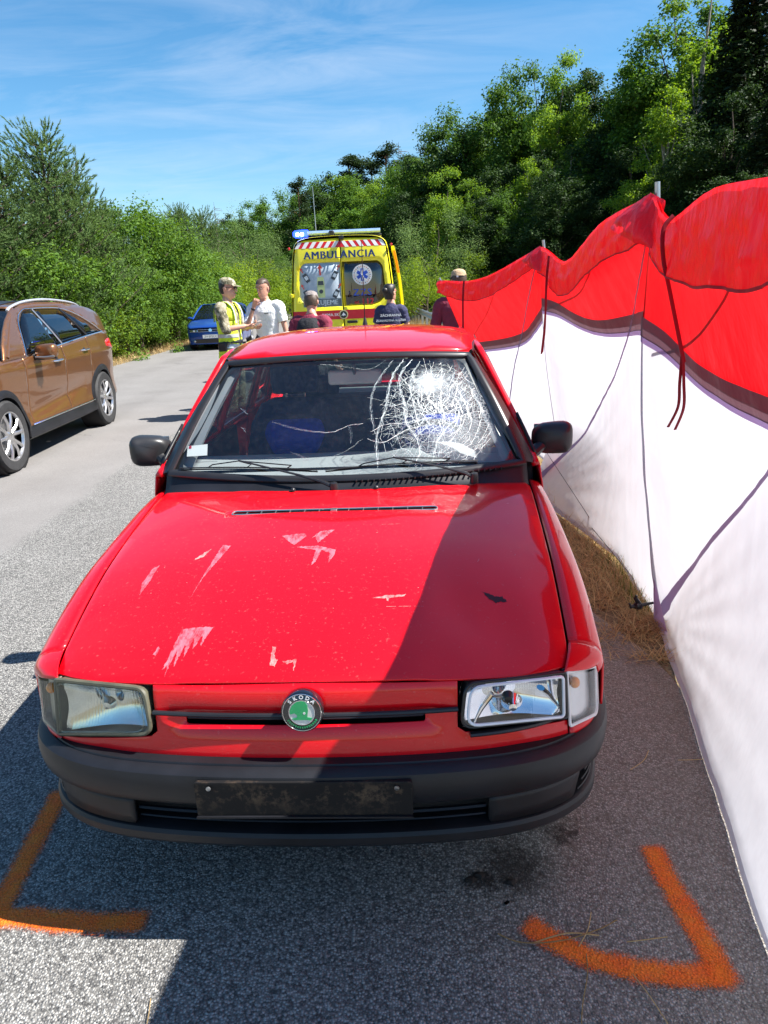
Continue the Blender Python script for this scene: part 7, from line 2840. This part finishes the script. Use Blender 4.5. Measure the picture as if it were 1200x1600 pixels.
def young_pine(seed, H=5.5, W=3.6, mat=None):
    rng = np.random.default_rng(seed)
    g = B()
    tr = [Vector((.06 * math.sin(i * 1.1 + seed), .06 * math.cos(i + seed), H * .97 * i / 8)) for i in range(9)]
    g.tube(tr, [.09 * (1 - .9 * i / 8) + .01 for i in range(9)], 8)
    shoots = []
    z = .25
    while z < H * .96:
        f = z / H
        Lb = (W / 2) * (1 - f) ** .75 * (1.05 if f > .12 else .85) + .10
        nb = 7 if f < .8 else 5
        a0 = rng.uniform(0, 2 * PI)
        for i in range(nb):
            a = a0 + 2 * PI * i / nb + rng.uniform(-.25, .25)
            l = Lb * rng.uniform(.72, 1.18)
            d = np.array([math.cos(a), math.sin(a), 0])
            p = np.array([0, 0, z + rng.uniform(-.1, .1)])
            pts = []
            for k in range(6):
                t = k / 5
                pts.append(p + d * l * t + np.array([0, 0, l * (.20 * t + .38 * t * t)]) + rng.normal(size=3) * .02)
            g.tube([Vector(q) for q in pts], [.022, .018, .014, .011, .008, .006], 4)
            for k in range(1, 6):
                t = k / 5
                nn_ = 3 if k < 5 else 4
                for m in range(nn_):
                    sd = rng.normal(size=3) * .8
                    dr = d * .6 + sd * .55 + np.array([0, 0, .75])
                    dr /= np.linalg.norm(dr)
                    q = pts[k] + sd * .03
                    ln = rng.uniform(.14, .30) * (1.0 if k < 5 else 1.2)
                    o = q + (d * rng.uniform(-.1, .12) + sd * .14) * (1 if k < 5 else .5)
                    shoots.append((o, dr, ln))
        z += rng.uniform(.24, .34)
    for m in range(7):
        q = np.array([rng.normal() * .07, rng.normal() * .07, H * .93])
        shoots.append((q, np.array([rng.normal() * .12, rng.normal() * .12, 1.0]), rng.uniform(.3, .55)))
    # needles
    V = []
    nd = 34
    O = np.array([s[0] for s in shoots]); D = unit(np.array([s[1] for s in shoots])); Ls = np.array([s[2] for s in shoots])
    n = len(O)
    t = rng.random((n, nd))
    base = O[:, None, :] + D[:, None, :] * (t * Ls[:, None])[..., None]
    rd = unit(rng.normal(size=(n * nd, 3))).reshape(n, nd, 3)
    nl = rng.uniform(.05, .085, (n, nd, 1))
    tip = base + (rd * .8 + D[:, None, :] * .75) * nl
    side = np.cross(rd, D[:, None, :])
    side = side / (np.linalg.norm(side, axis=2, keepdims=True) + 1e-9) * .0105
    V = np.stack([base - side, base + side, tip], 2).reshape(-1, 3)
    return g.mesh('trunk'), fast_mesh('crown', V, 3, mat or LM['pine']), M_BARK


def conifer_cards(seed, H, W, base, kind, mat, bark):
    """mature pine (bare trunk, clumped top) or dark spruce (tiers of drooping boughs)"""
    rng = np.random.default_rng(seed)
    g = B()
    tr = [Vector((.2 * math.sin(i * .8 + seed) * i / 8, .2 * math.cos(i + seed) * i / 8, H * .98 * i / 8 - (.3 if i == 0 else 0))) for i in range(9)]
    r0 = H * .013 + .04
    g.tube(tr, [r0 * (1 - .9 * i / 8) + .01 for i in range(9)], 8)
    cen = []
    if kind == 'scots':
        for i in range(26):
            f = base + (1 - base) * rng.random() ** .8
            a = rng.uniform(0, 2 * PI)
            r = W / 2 * (1 - ((f - base) / (1 - base)) ** 2 * .75) * rng.uniform(.3, 1)
            c = np.array([math.cos(a) * r, math.sin(a) * r, H * f])
            g.tube([Vector((0, 0, H * f * .95)), Vector(c * np.array([.5, .5, 1]) + np.array([0, 0, -.1])), Vector(c)], [r0 * .25, r0 * .15, r0 * .05], 4)
            m = 260
            p = c + rng.normal(size=(m, 3)) * np.array([.55, .55, .22]) * W * .14
            cen.append(p)
        P_ = np.concatenate(cen)
        V = leaf_quads(rng, P_, .26, .9, .35)
    else:
        z = H * base
        while z < H * .98:
            f = z / H
            Lb = W / 2 * (1 - f) ** .85 + .15
            nb = 9
            a0 = rng.uniform(0, 6)
            for i in range(nb):
                a = a0 + 2 * PI * i / nb + rng.uniform(-.2, .2)
                l = Lb * rng.uniform(.7, 1.15)
                m = int(14 + 30 * l)
                t = rng.random(m) ** .7
                lat = rng.normal(size=m) * .22 * l * (1 - t * .5)
                d, s = np.array([math.cos(a), math.sin(a), 0]), np.array([-math.sin(a), math.cos(a), 0])
                p = d * (t * l)[:, None] + s * lat[:, None] + np.array([0, 0, 1.0]) * (z - .28 * l * t ** 1.5 - np.abs(lat) * .35 + rng.normal(size=m) * .08)[:, None]
                cen.append(p)
            z += rng.uniform(.38, .55)
        P_ = np.concatenate(cen)
        V = leaf_quads(rng, P_, .30, .5, .40)
    return g.mesh('trunk'), fast_mesh('crown', V, 4, mat), bark


def dead_tree(seed, H):
    g = B()
    rnd = random.Random(seed)
    g.tube([(0, 0, -.2), (.1, 0, H * .5), (0, .1, H)], [H * .009 + .02, H * .006, .01], 6)
    tw = B()
    for i in range(46):
        z = H * rnd.uniform(.35, .98)
        a = rnd.uniform(0, 2 * PI)
        l = H * .16 * (1.15 - z / H) + .15
        p0 = Vector((0, 0, z)); p1 = p0 + Vector((math.cos(a) * l, math.sin(a) * l, -.10 * l)); p2 = p0 + Vector((math.cos(a + .3) * l * 1.5, math.sin(a + .3) * l * 1.5, -.1 * l))
        tw.tube([p0, p1, p2], [.022, .014, .006], 4)
    return g.mesh('trunk'), tw.mesh('crown'), M_TWIG


PROTO = {
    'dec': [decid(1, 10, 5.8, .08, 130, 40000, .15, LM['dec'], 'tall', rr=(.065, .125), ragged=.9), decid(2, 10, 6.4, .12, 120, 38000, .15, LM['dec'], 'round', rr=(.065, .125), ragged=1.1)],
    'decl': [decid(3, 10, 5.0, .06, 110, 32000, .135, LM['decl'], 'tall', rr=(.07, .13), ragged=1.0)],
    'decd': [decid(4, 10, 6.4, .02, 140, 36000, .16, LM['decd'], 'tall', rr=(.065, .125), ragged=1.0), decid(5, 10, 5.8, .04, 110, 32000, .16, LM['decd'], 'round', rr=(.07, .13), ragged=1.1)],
    'beech': [decid(6, 8, 6.0, .06, 120, 17000, .11, LM['beech'], 'cone', M_BARKG, rr=(.035, .08), ragged=2.0)],
    'thin': [decid(7, 12, 3.6, .30, 60, 6500, .13, LM['decl'], 'tall', M_BARKG, rr=(.06, .12), ragged=2.2)],
    'willow': [decid(8, 6, 5.2, .02, 70, 24000, .085, LM['willow'], 'dome', rr=(.11, .17), ragged=.8), decid(9, 6, 4.8, .02, 60, 22000, .085, LM['willow'], 'dome', rr=(.12, .18), ragged=.9)],
    'shrub': [decid(10, 3.2, 3.8, .0, 60, 15000, .075, LM['shrub'], 'dome', rr=(.07, .16), ragged=1.6)],
    'bush': [decid(11, 3.8, 4.2, .0, 110, 26000, .085, LM['bush'], 'dome', rr=(.055, .12), ragged=1.7), decid(12, 3.8, 3.8, .0, 95, 24000, .085, LM['bush'], 'dome', rr=(.055, .13), ragged=1.8)],
    'pine': [young_pine(21, 5.6, 3.8), young_pine(22, 5.0, 3.6)],
    'scots': [conifer_cards(31, 14, 4.8, .48, 'scots', LM['scots'], M_BARKP), conifer_cards(32, 14, 4.2, .55, 'scots', LM['scots'], M_BARKP)],
    'dark': [conifer_cards(33, 13, 6.5, .05, 'spruce', LM['dark'], M_BARK)],
    'dead': [dead_tree(34, 10)],
}
PH = {'dec': 10, 'decl': 10, 'decd': 10, 'beech': 8, 'thin': 12, 'willow': 6, 'shrub': 3.2, 'bush': 3.8, 'pine': 5.3, 'scots': 14, 'dark': 13, 'dead': 10}
NAME = {'dec': 'deciduous_tree', 'decl': 'deciduous_tree', 'decd': 'deciduous_tree', 'beech': 'beech_tree', 'thin': 'birch_tree', 'willow': 'willow_tree', 'shrub': 'shrub', 'bush': 'bush', 'pine': 'pine_tree', 'scots': 'pine_tree', 'dark': 'spruce_tree', 'dead': 'dead_tree'}
CAT = {'shrub': 'shrub', 'bush': 'bush'}
_cnt = {}


def plant(kind, x, y, ztop, label, group=None, wide=1.0):
    i = _cnt.get(kind, 0)
    _cnt[kind] = i + 1
    tm, cm, bk = PROTO[kind][i % len(PROTO[kind])]
    z0 = ground_h(x, y) - .03
    s = max(.5, (ztop - z0)) / PH[kind]
    r_ = root(NAME[kind], (x, y, z0), (i * 2.399 + x) % 6.283, label, CAT.get(kind, 'tree'), group)
    w = s * wide
    r_.scale = (w, w, s)
    link_mesh('trunk', tm, bk, r_)
    link_mesh('twigs' if kind == 'dead' else 'crown', cm, M_TWIG if kind == 'dead' else None, r_)
    return r_


G_HILL = 'trees on the wooded slope right of the road'
G_LEFT = 'bushes and young pines along the left verge'
G_FAR = 'distant trees where the road bends away'
L_ = {
    'dark': 'almost black spruce at the top right edge of the wood',
    'thin': 'slender light tree with a sparse airy crown on the slope',
    'dec': 'mid green leafy tree in the wood behind the screen',
    'decd': 'dark leafy tree filling the shaded depth of the wooded slope',
    'decl': 'bright sunlit leafy tree standing out from the dark slope',
    'beech': 'pale green tree with layered horizontal boughs in front of the dark wood',
}
HILL = [('dark', 16.4, 34, 14.6, 1.25), ('dark', 17.2, 36, 12.7, 1.3), ('dark', 14.6, 31, 9.2, 1.35), ('dark', 18.5, 40, 14.5, 1.2), ('thin', 15.7, 37, 15.4, 1.1), ('dec', 16.8, 42, 15.4, 1.05), ('dec', 16.5, 44, 14.4, 1), ('decd', 16.2, 47, 13.1, 1), ('decd', 15.6, 50, 14.9, 1), ('decd', 14.6, 52, 14.0, .85), ('decl', 12.3, 50, 15.2, .72), ('dec', 12.1, 54, 15.7, .85), ('dec', 10.8, 56, 15.7, .9), ('dec', 9.4, 58, 15.3, .9), ('decd', 7.9, 60, 15.2, .95), ('dec', 6.4, 62, 14.6, .9), ('decd', 5.1, 66, 13.2, 1), ('dec', 4.0, 70, 12.7, 1), ('beech', 12.7, 33, 9.6, .95), ('decd', 14.0, 30, 8.6, 1.1), ('dark', 14.4, 28, 7.7, 1.3), ('decd', 13.7, 40, 8.4, 1.1), ('decd', 13.2, 43, 9.6, 1.1), ('decd', 12.5, 31, 6.2, 1.2), ('decd', 12.9, 27, 5.3, 1.3), ('beech', 9.2, 44, 8.9, .85), ('thin', 11.2, 43, 9.9, 1.2), ('beech', 10.6, 45, 8.6, .7), ('dec', 7.8, 44, 6.8, 1), ('decl', 5.1, 50, 9.1, .9), ('decl', 5.9, 46, 7.7, .9), ('decd', 6.4, 44, 6.6, 1.1), ('decd', 8.6, 50, 9.5, 1.1), ('decd', 2.9, 55, 8.4, 1), ('decd', 10.0, 50, 9.9, 1.1), ('decd', 15.0, 44, 9.5, 1.2)]
# trees that can be told apart in the photograph get their own wording
SPEC = {0: 'tallest almost black spruce at the top right corner of the wood', 4: 'slender airy tree sticking up against the sky left of the black spruce', 10: 'bright slim leafy tree standing against the sky beside a gap in the wood', 18: 'pale green layered tree glowing in front of the black right hand wood', 25: 'sunlit pale green tree above the middle fold of the red screen', 26: 'thin trunked light tree above the middle fold of the red screen', 29: 'rounded bright tree on the wood edge right of the ambulance', 30: 'yellow green leafy tree above the head of the man behind the screen'}
ORD = ['first', 'second', 'third', 'fourth', 'fifth', 'sixth', 'seventh', 'eighth', 'ninth', 'tenth', 'eleventh', 'twelfth', 'thirteenth', 'fourteenth', 'fifteenth', 'sixteenth', 'seventeenth']
KW = {'dark': 'black spruce at the right end of the wood', 'thin': 'slender airy tree on the slope', 'dec': 'mid green leafy tree against the sky on the slope', 'decd': 'dark shaded leafy tree on the slope', 'decl': 'bright leafy tree on the slope', 'beech': 'pale layered tree on the slope'}
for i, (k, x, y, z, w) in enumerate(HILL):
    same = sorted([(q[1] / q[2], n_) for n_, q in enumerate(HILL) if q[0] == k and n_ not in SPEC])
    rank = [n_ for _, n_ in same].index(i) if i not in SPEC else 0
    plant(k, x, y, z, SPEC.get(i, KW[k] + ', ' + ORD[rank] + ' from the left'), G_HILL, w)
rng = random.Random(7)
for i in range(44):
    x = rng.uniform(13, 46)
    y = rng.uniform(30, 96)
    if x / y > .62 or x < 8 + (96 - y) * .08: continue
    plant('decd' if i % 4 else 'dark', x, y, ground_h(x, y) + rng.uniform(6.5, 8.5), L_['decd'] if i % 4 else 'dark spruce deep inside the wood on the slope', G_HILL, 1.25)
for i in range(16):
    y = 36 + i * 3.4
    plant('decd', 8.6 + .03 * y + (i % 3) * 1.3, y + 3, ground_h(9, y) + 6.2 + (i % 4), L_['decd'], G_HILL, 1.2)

FAR = [('dead', 3.3, 84, 16.9, .9, 'bare dead tree rising above the wood right of the ambulance'), ('scots', 2.0, 85, 16.8, 1, 'tall pine with an open crown right of the ambulance'), ('scots', 4.3, 80, 14.8, 1, 'dark pine at the foot of the slope right of the ambulance'), ('scots', .2, 88, 16.0, 1.1, 'tall pine standing above the ambulance roof'), ('scots', -2.3, 90, 16.7, 1.1, 'tallest dark pine behind the right end of the ambulance light bar'), ('decl', -1.1, 75, 11.1, 1, 'sunlit green tree right behind the ambulance roof'), ('decl', .6, 70, 10.9, .9, 'light green tree behind the right side of the ambulance'), ('dec', 1.8, 68, 10.1, 1, 'leafy tree behind the open ambulance door'), ('decd', -4.1, 88, 14.8, 1, 'dark tree behind the left part of the ambulance roof'), ('dec', -6.2, 95, 14.9, 1, 'leafy tree above the blue beacon of the ambulance'), ('scots', -7.4, 80, 13.2, .8, 'single pine with a bare pale trunk above the blue beacon'), ('dec', -7.5, 90, 12.5, 1, 'green tree left of the ambulance far down the road'), ('dec', -10.9, 95, 14.0, 1, 'broad leafy tree in the far wood above the men'), ('decl', -13.7, 100, 13.0, 1, 'light green tree in the far wood above the men'), ('dec', -16.4, 104, 13.9, 1, 'rounded tree at the left end of the far wood'), ('decd', -18.2, 100, 12.6, 1, 'dark tree at the left end of the far wood'), ('dec', -17.4, 90, 10.3, 1, 'leafy tree low at the left end of the far wood'),
       ('willow', -10.0, 58, 7.6, .95, 'tallest pale grey green rounded tree above the man in white'), ('willow', -8.2, 54, 5.9, .9, 'pale grey green rounded tree left of the ambulance'), ('willow', -10.6, 50, 5.4, .9, 'pale rounded tree above the officer'), ('dec', -7.0, 62, 5.2, 1.3, 'low leafy tree just left of the ambulance'), ('willow', 3.6, 42, 5.9, 1.0, 'pale rounded tree at the foot of the slope right of the ambulance')]
for k, x, y, z, w, lb in FAR:
    plant(k, x, y, z, lb, G_FAR, w)
for i, (x, y, z) in enumerate(((-3.4, 84, 13.6), (-.6, 82, 13.4), (1.2, 80, 13.0), (2.9, 76, 13.2), (4.4, 72, 13.0), (-5.2, 90, 14.0), (3.6, 66, 11.6), (-1.9, 79, 11.8))):
    plant('dec' if i % 2 else 'decl', x, y, z, ('leafy tree filling the skyline behind the ambulance, ' + ORD[i] + ' of eight'), G_FAR, 1.1)
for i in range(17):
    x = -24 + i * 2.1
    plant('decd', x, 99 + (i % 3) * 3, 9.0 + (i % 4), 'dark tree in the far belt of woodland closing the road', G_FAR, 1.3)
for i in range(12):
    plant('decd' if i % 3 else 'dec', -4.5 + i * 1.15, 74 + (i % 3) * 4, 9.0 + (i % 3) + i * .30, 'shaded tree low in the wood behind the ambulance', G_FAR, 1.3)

LEFT = [('pine', -9.0, 21.5, 5.9, 1.05, 'tallest young pine above the brown car roof'), ('pine', -9.4, 19.6, 5.4, 1.1, 'bushy young pine at the left edge of the picture'), ('pine', -8.9, 23.0, 5.2, .9, 'young pine right of the tallest one'), ('pine', -9.6, 17.5, 5.0, 1.2, 'young pine partly outside the left edge'), ('pine', -9.4, 26.5, 4.6, 1, 'small young pine among the roadside bushes'), ('pine', -10.4, 24.0, 5.3, 1.1, 'young pine behind the tallest pine'),
        ('bush', -8.6, 26.5, 4.7, .95, 'tall leafy bush left of the blue car'), ('bush', -9.2, 28.5, 5.2, .9, 'leafy bush behind the one by the blue car'), ('bush', -8.7, 32.0, 4.2, 1, 'leafy bush above the blue car'), ('bush', -9.0, 22.5, 3.9, .9, 'leafy bush above the tail of the brown car'), ('bush', -9.3, 20.6, 3.3, 1, 'leafy bush over the brown car windows'), ('bush', -8.7, 35.5, 3.8, 1, 'bush right behind the blue car roof'), ('bush', -8.3, 24.2, 2.9, .85, 'low bright bush at the road edge behind the brown car'), ('bush', -9.7, 19.0, 3.2, 1.1, 'bush under the pines at the left edge'), ('bush', -8.4, 28.2, 2.7, .8, 'low bush next to the front of the blue car'), ('shrub', -8.9, 21.6, 2.4, 1, 'yellowish low shrub behind the brown car'),
        ('pine', -11.6, 46, 6.6, 1, 'young pine in the middle distance left'), ('pine', -12.6, 50, 7.4, 1, 'taller young pine in the middle distance left'), ('pine', -11.6, 52, 7.0, 1, 'young pine beside the grey green trees'), ('pine', -12.3, 42, 6.4, 1, 'young pine above the roadside bushes'), ('dead', -12.2, 60, 8.9, .9, 'bare dead tree among the pines on the left'), ('pine', -9.8, 37, 4.6, 1.1, 'young pine above the officer'), ('shrub', -9.3, 46, 4.2, 1.1, 'yellow green shrub behind the officer'), ('shrub', -8.3, 48, 4.0, 1, 'yellow green shrub above the man in white'), ('shrub', -7.7, 50, 3.8, 1, 'light shrub between the man in white and the ambulance'), ('shrub', -7.6, 54, 3.6, 1.1, 'light shrub touching the ambulance side'), ('shrub', -8.9, 40, 3.2, 1, 'yellow green shrub over the blue car'),
        ('shrub', 2.6, 36, 3.3, .8, 'bright small bush right of the open ambulance door'), ('shrub', 4.6, 40, 3.4, 1, 'yellow green bush behind the man with the tan cap')]
for k, x, y, z, w, lb in LEFT:
    plant(k, x, y, z, lb, G_LEFT if x < 0 else None, w)
for i in range(16):
    plant('bush', -11.2 - (i % 3) * 1.0, 17 + i * 2.1, 2.6 + (i % 4) * .5, 'shaded bush filling the hedge behind the roadside bushes', G_LEFT, 1.25)
for i in range(9):
    plant('decd', -15.5 - (i % 2) * 2, 36 + i * 5.5, 5.4 + (i % 3) * .7, 'dark tree behind the row of young pines', G_LEFT, 1.2)
for i in range(12):
    plant('pine', -13.2 - (i % 3), 15 + i * 2.5, 3.6 + (i % 3) * .4, 'young pine in the thicket behind the roadside bushes', G_LEFT, 1.2)


# ------------------------------------------------------------------ grass and straw
def grass_mat(name, a, b):
    return leaf_mat(name, a, b, .3)


M_STRAW = leaf_mat('dry_straw', (.30, .21, .09), (.68, .53, .27), .35, (.42, .30, .14))
M_GRASS = leaf_mat('green_grass', (.06, .10, .015), (.16, .20, .04), .35)


def blades(name, n, sampler, hgt, wid, mat, label, seed, lie=.5, curve=.4):
    rng = np.random.default_rng(seed)
    P_ = sampler(rng, n)
    n = len(P_)
    a = rng.uniform(0, 2 * PI, n)
    l = rng.uniform(hgt[0], hgt[1], n)
    tilt = np.clip(rng.normal(lie, .28, n), 0, 1.35)
    d = np.stack([np.cos(a) * np.sin(tilt), np.sin(a) * np.sin(tilt), np.cos(tilt)], 1)
    s = np.stack([-np.sin(a), np.cos(a), np.zeros(n)], 1) * wid * .5
    bend = np.stack([np.cos(a), np.sin(a), -np.ones(n) * .6], 1) * (l * curve)[:, None] * rng.random((n, 1))
    m = P_ + d * (l * .5)[:, None]
    t = P_ + d * l[:, None] + bend * .5
    t[:, 2] = np.maximum(t[:, 2], P_[:, 2] + .004)
    V = np.empty((n, 2, 4, 3))
    V[:, 0, 0] = P_ - s; V[:, 0, 1] = P_ + s; V[:, 0, 2] = m + s * .8; V[:, 0, 3] = m - s * .8
    V[:, 1, 0] = m - s * .8; V[:, 1, 1] = m + s * .8; V[:, 1, 2] = t + s * .1; V[:, 1, 3] = t - s * .1
    me = fast_mesh(name, V.reshape(-1, 3), 4, mat)
    o = link_mesh(name, me, None)
    return tag(o, label, 'grass', None, 'stuff')


def samp(x0, x1, y0, y1, edge=None, clump=3.0, thr=-.15, dense_edge=False):
    def f(rng, n):
        out = []
        while len(out) < n:
            x = x0 + (x1 - x0) * rng.random()
            y = y0 + (y1 - y0) * rng.random() ** 1.35
            if edge is not None:
                k = (x - x0) / (x1 - x0)
                if rng.random() > edge(k): continue
            if noise.noise(Vector((x * clump, y * clump, 4))) < thr - .25 * rng.random() + .1: continue
            out.append((x, y, ground_h(x, y) - .006))
        return np.array(out)
    return f


blades('dry_grass', 30000, samp(.92, 1.9, 2.75, 9.0, lambda k: min(1, .06 + k * 2.4)), (.05, .15), .0038, M_STRAW, 'matted dry straw along the foot of the screen', 3, 1.15)
blades('dry_grass', 9000, samp(1.45, 4.5, 8.0, 40.0, lambda k: 1), (.10, .42), .012, M_STRAW, 'tall dry grass beyond the end of the screen', 4, .4)
blades('dry_grass', 12000, samp(-9.4, -7.05, 8.0, 52.0, lambda k: 1 if k < .75 else .45), (.06, .22), .014, M_STRAW, 'strip of dry yellow grass along the left road edge', 5, .5)
blades('green_grass', 6000, samp(-10.6, -8.0, 9.0, 50.0, lambda k: 1), (.10, .42), .014, M_GRASS, 'green grass growing under the bushes on the left', 6, .3)
blades('green_grass', 1500, samp(1.25, 2.0, 3.2, 6.0, lambda k: 1, 2.0, .12), (.03, .12), .004, M_GRASS, 'a little green grass among the straw by the screen', 8, .5)
blades('green_grass', 5000, samp(3.0, 8.0, 18.0, 50.0, lambda k: 1), (.15, .50), .018, M_GRASS, 'green grass at the foot of the wooded slope', 9, .3)

# single straws lying on the asphalt
for pts, w, lb in (([(.245, 1.405, .006), (.30, 1.375, .008), (.40, 1.37, .014), (.50, 1.40, .010), (.56, 1.43, .006)], .0016, 'long dry straw lying across the left end of the right orange mark'),
                   ([(.33, 1.372, .008), (.42, 1.392, .012), (.50, 1.385, .008)], .0020, 'dry stalk lying with the long straw on the orange mark'),
                   ([(.44, 1.355, .010), (.475, 1.40, .012), (.50, 1.455, .008)], .0014, 'bent dry straw crossing the long straw on the orange mark'),
                   ([(.565, 1.365, .006), (.61, 1.366, .009), (.67, 1.374, .006)], .0014, 'pale straight straw just above the right orange mark'),
                   ([(.455, 1.345, .006), (.44, 1.28, .012), (.405, 1.20, .008), (.38, 1.12, .006)], .0014, 'pale curved straw below the right orange mark'),
                   ([(.545, 1.285, .006), (.565, 1.22, .012), (.59, 1.13, .006)], .0013, 'thin straw leaning towards the lower edge below the orange mark'),
                   ([(-.61, 1.27, .006), (-.60, 1.22, .010), (-.595, 1.16, .006)], .0012, 'thin straw on the sunlit asphalt at the lower left'),
                   ([(.80, 2.02, .006), (.86, 2.06, .010), (.90, 2.12, .006)], .0014, 'curved straw on the asphalt beside the bumper corner'),
                   ([(.98, 2.06, .006), (1.03, 2.055, .008), (1.09, 2.06, .006)], .0012, 'straw by the lower edge of the white screen')):
    P0 = Vector(pts[0])
    o = B().tube([p - P0 for p in catmull([Vector(q) for q in pts], 6)], w, 5).build('straw', M_STRAW)
    o.location = P0
    tag(o, lb, 'straw', 'single straws lying on the asphalt')
# fallen shard and dark clots on the asphalt
o = B().box((0, 0, 0), (.016, .009, .004), Matrix.Rotation(.5, 3, 'Z')).build('glass_shard', M_CHR, None, False)
o.location = (.285, 1.50, .004)
tag(o, 'tiny glass shard on the asphalt near the dark stain', 'shard')
rnd = random.Random(3)
for i, (x, y) in enumerate(((.20, 1.585), (.225, 1.60), (.31, 1.57))):
    g = B()
    g.sphere((0, 0, .004), (.016, .011, .008), 9, 6)
    g.v = [(a + .005 * noise.noise(Vector((a * 200, b * 200, c * 200 + i))), b + .005 * noise.noise(Vector((a * 180, b * 190, 9))), c) for a, b, c in g.v]
    o = g.build('dirt_clod', simple('dark_clod', (.02, .013, .010), .8, var=.4), None)
    o.location = (x, y, 0)
    tag(o, ('left dark clod of dirt under the front bumper', 'dark clod of dirt touching the left one', 'dark clod of dirt inside the greasy stain')[i], 'dirt')

# ------------------------------------------------------------------ guard rail on the right
gr = root('guard_rail', (2.2, 30, ground_h(2.2, 30)), 0, 'grey metal guard rail beyond the ambulance on the right', 'guard rail')
prof = [(.0, .50), (.03, .53), (.03, .58), (.0, .61), (.0, .66), (.03, .69), (.03, .75), (.0, .78)]
rings = [[Vector((-a + .012 * (y) * .0, y, z + .05)) for a, z in prof] for y in (-7, 0, 7, 14)]
g = B(); g.loft(rings, False, False)
g.build('rail', simple('galvanised_steel', (.42, .43, .44), .45, metal=.6, var=.12), gr)
for y in range(-7, 15, 3):
    B().box((.06, y, .35), (.10, .06, .95)).build('post', M_STEEL, gr)
g2 = root('guard_rail', (-7.9, 62, ground_h(-7.9, 62)), R(12), 'distant grey guard rail on the outside of the bend', 'guard rail')
g = B(); g.loft([[Vector((a, y, z)) for a, z in prof] for y in (-10, 0, 14)], False, False)
g.build('rail', MATS['galvanised_steel'], g2) if 'galvanised_steel' in MATS else None
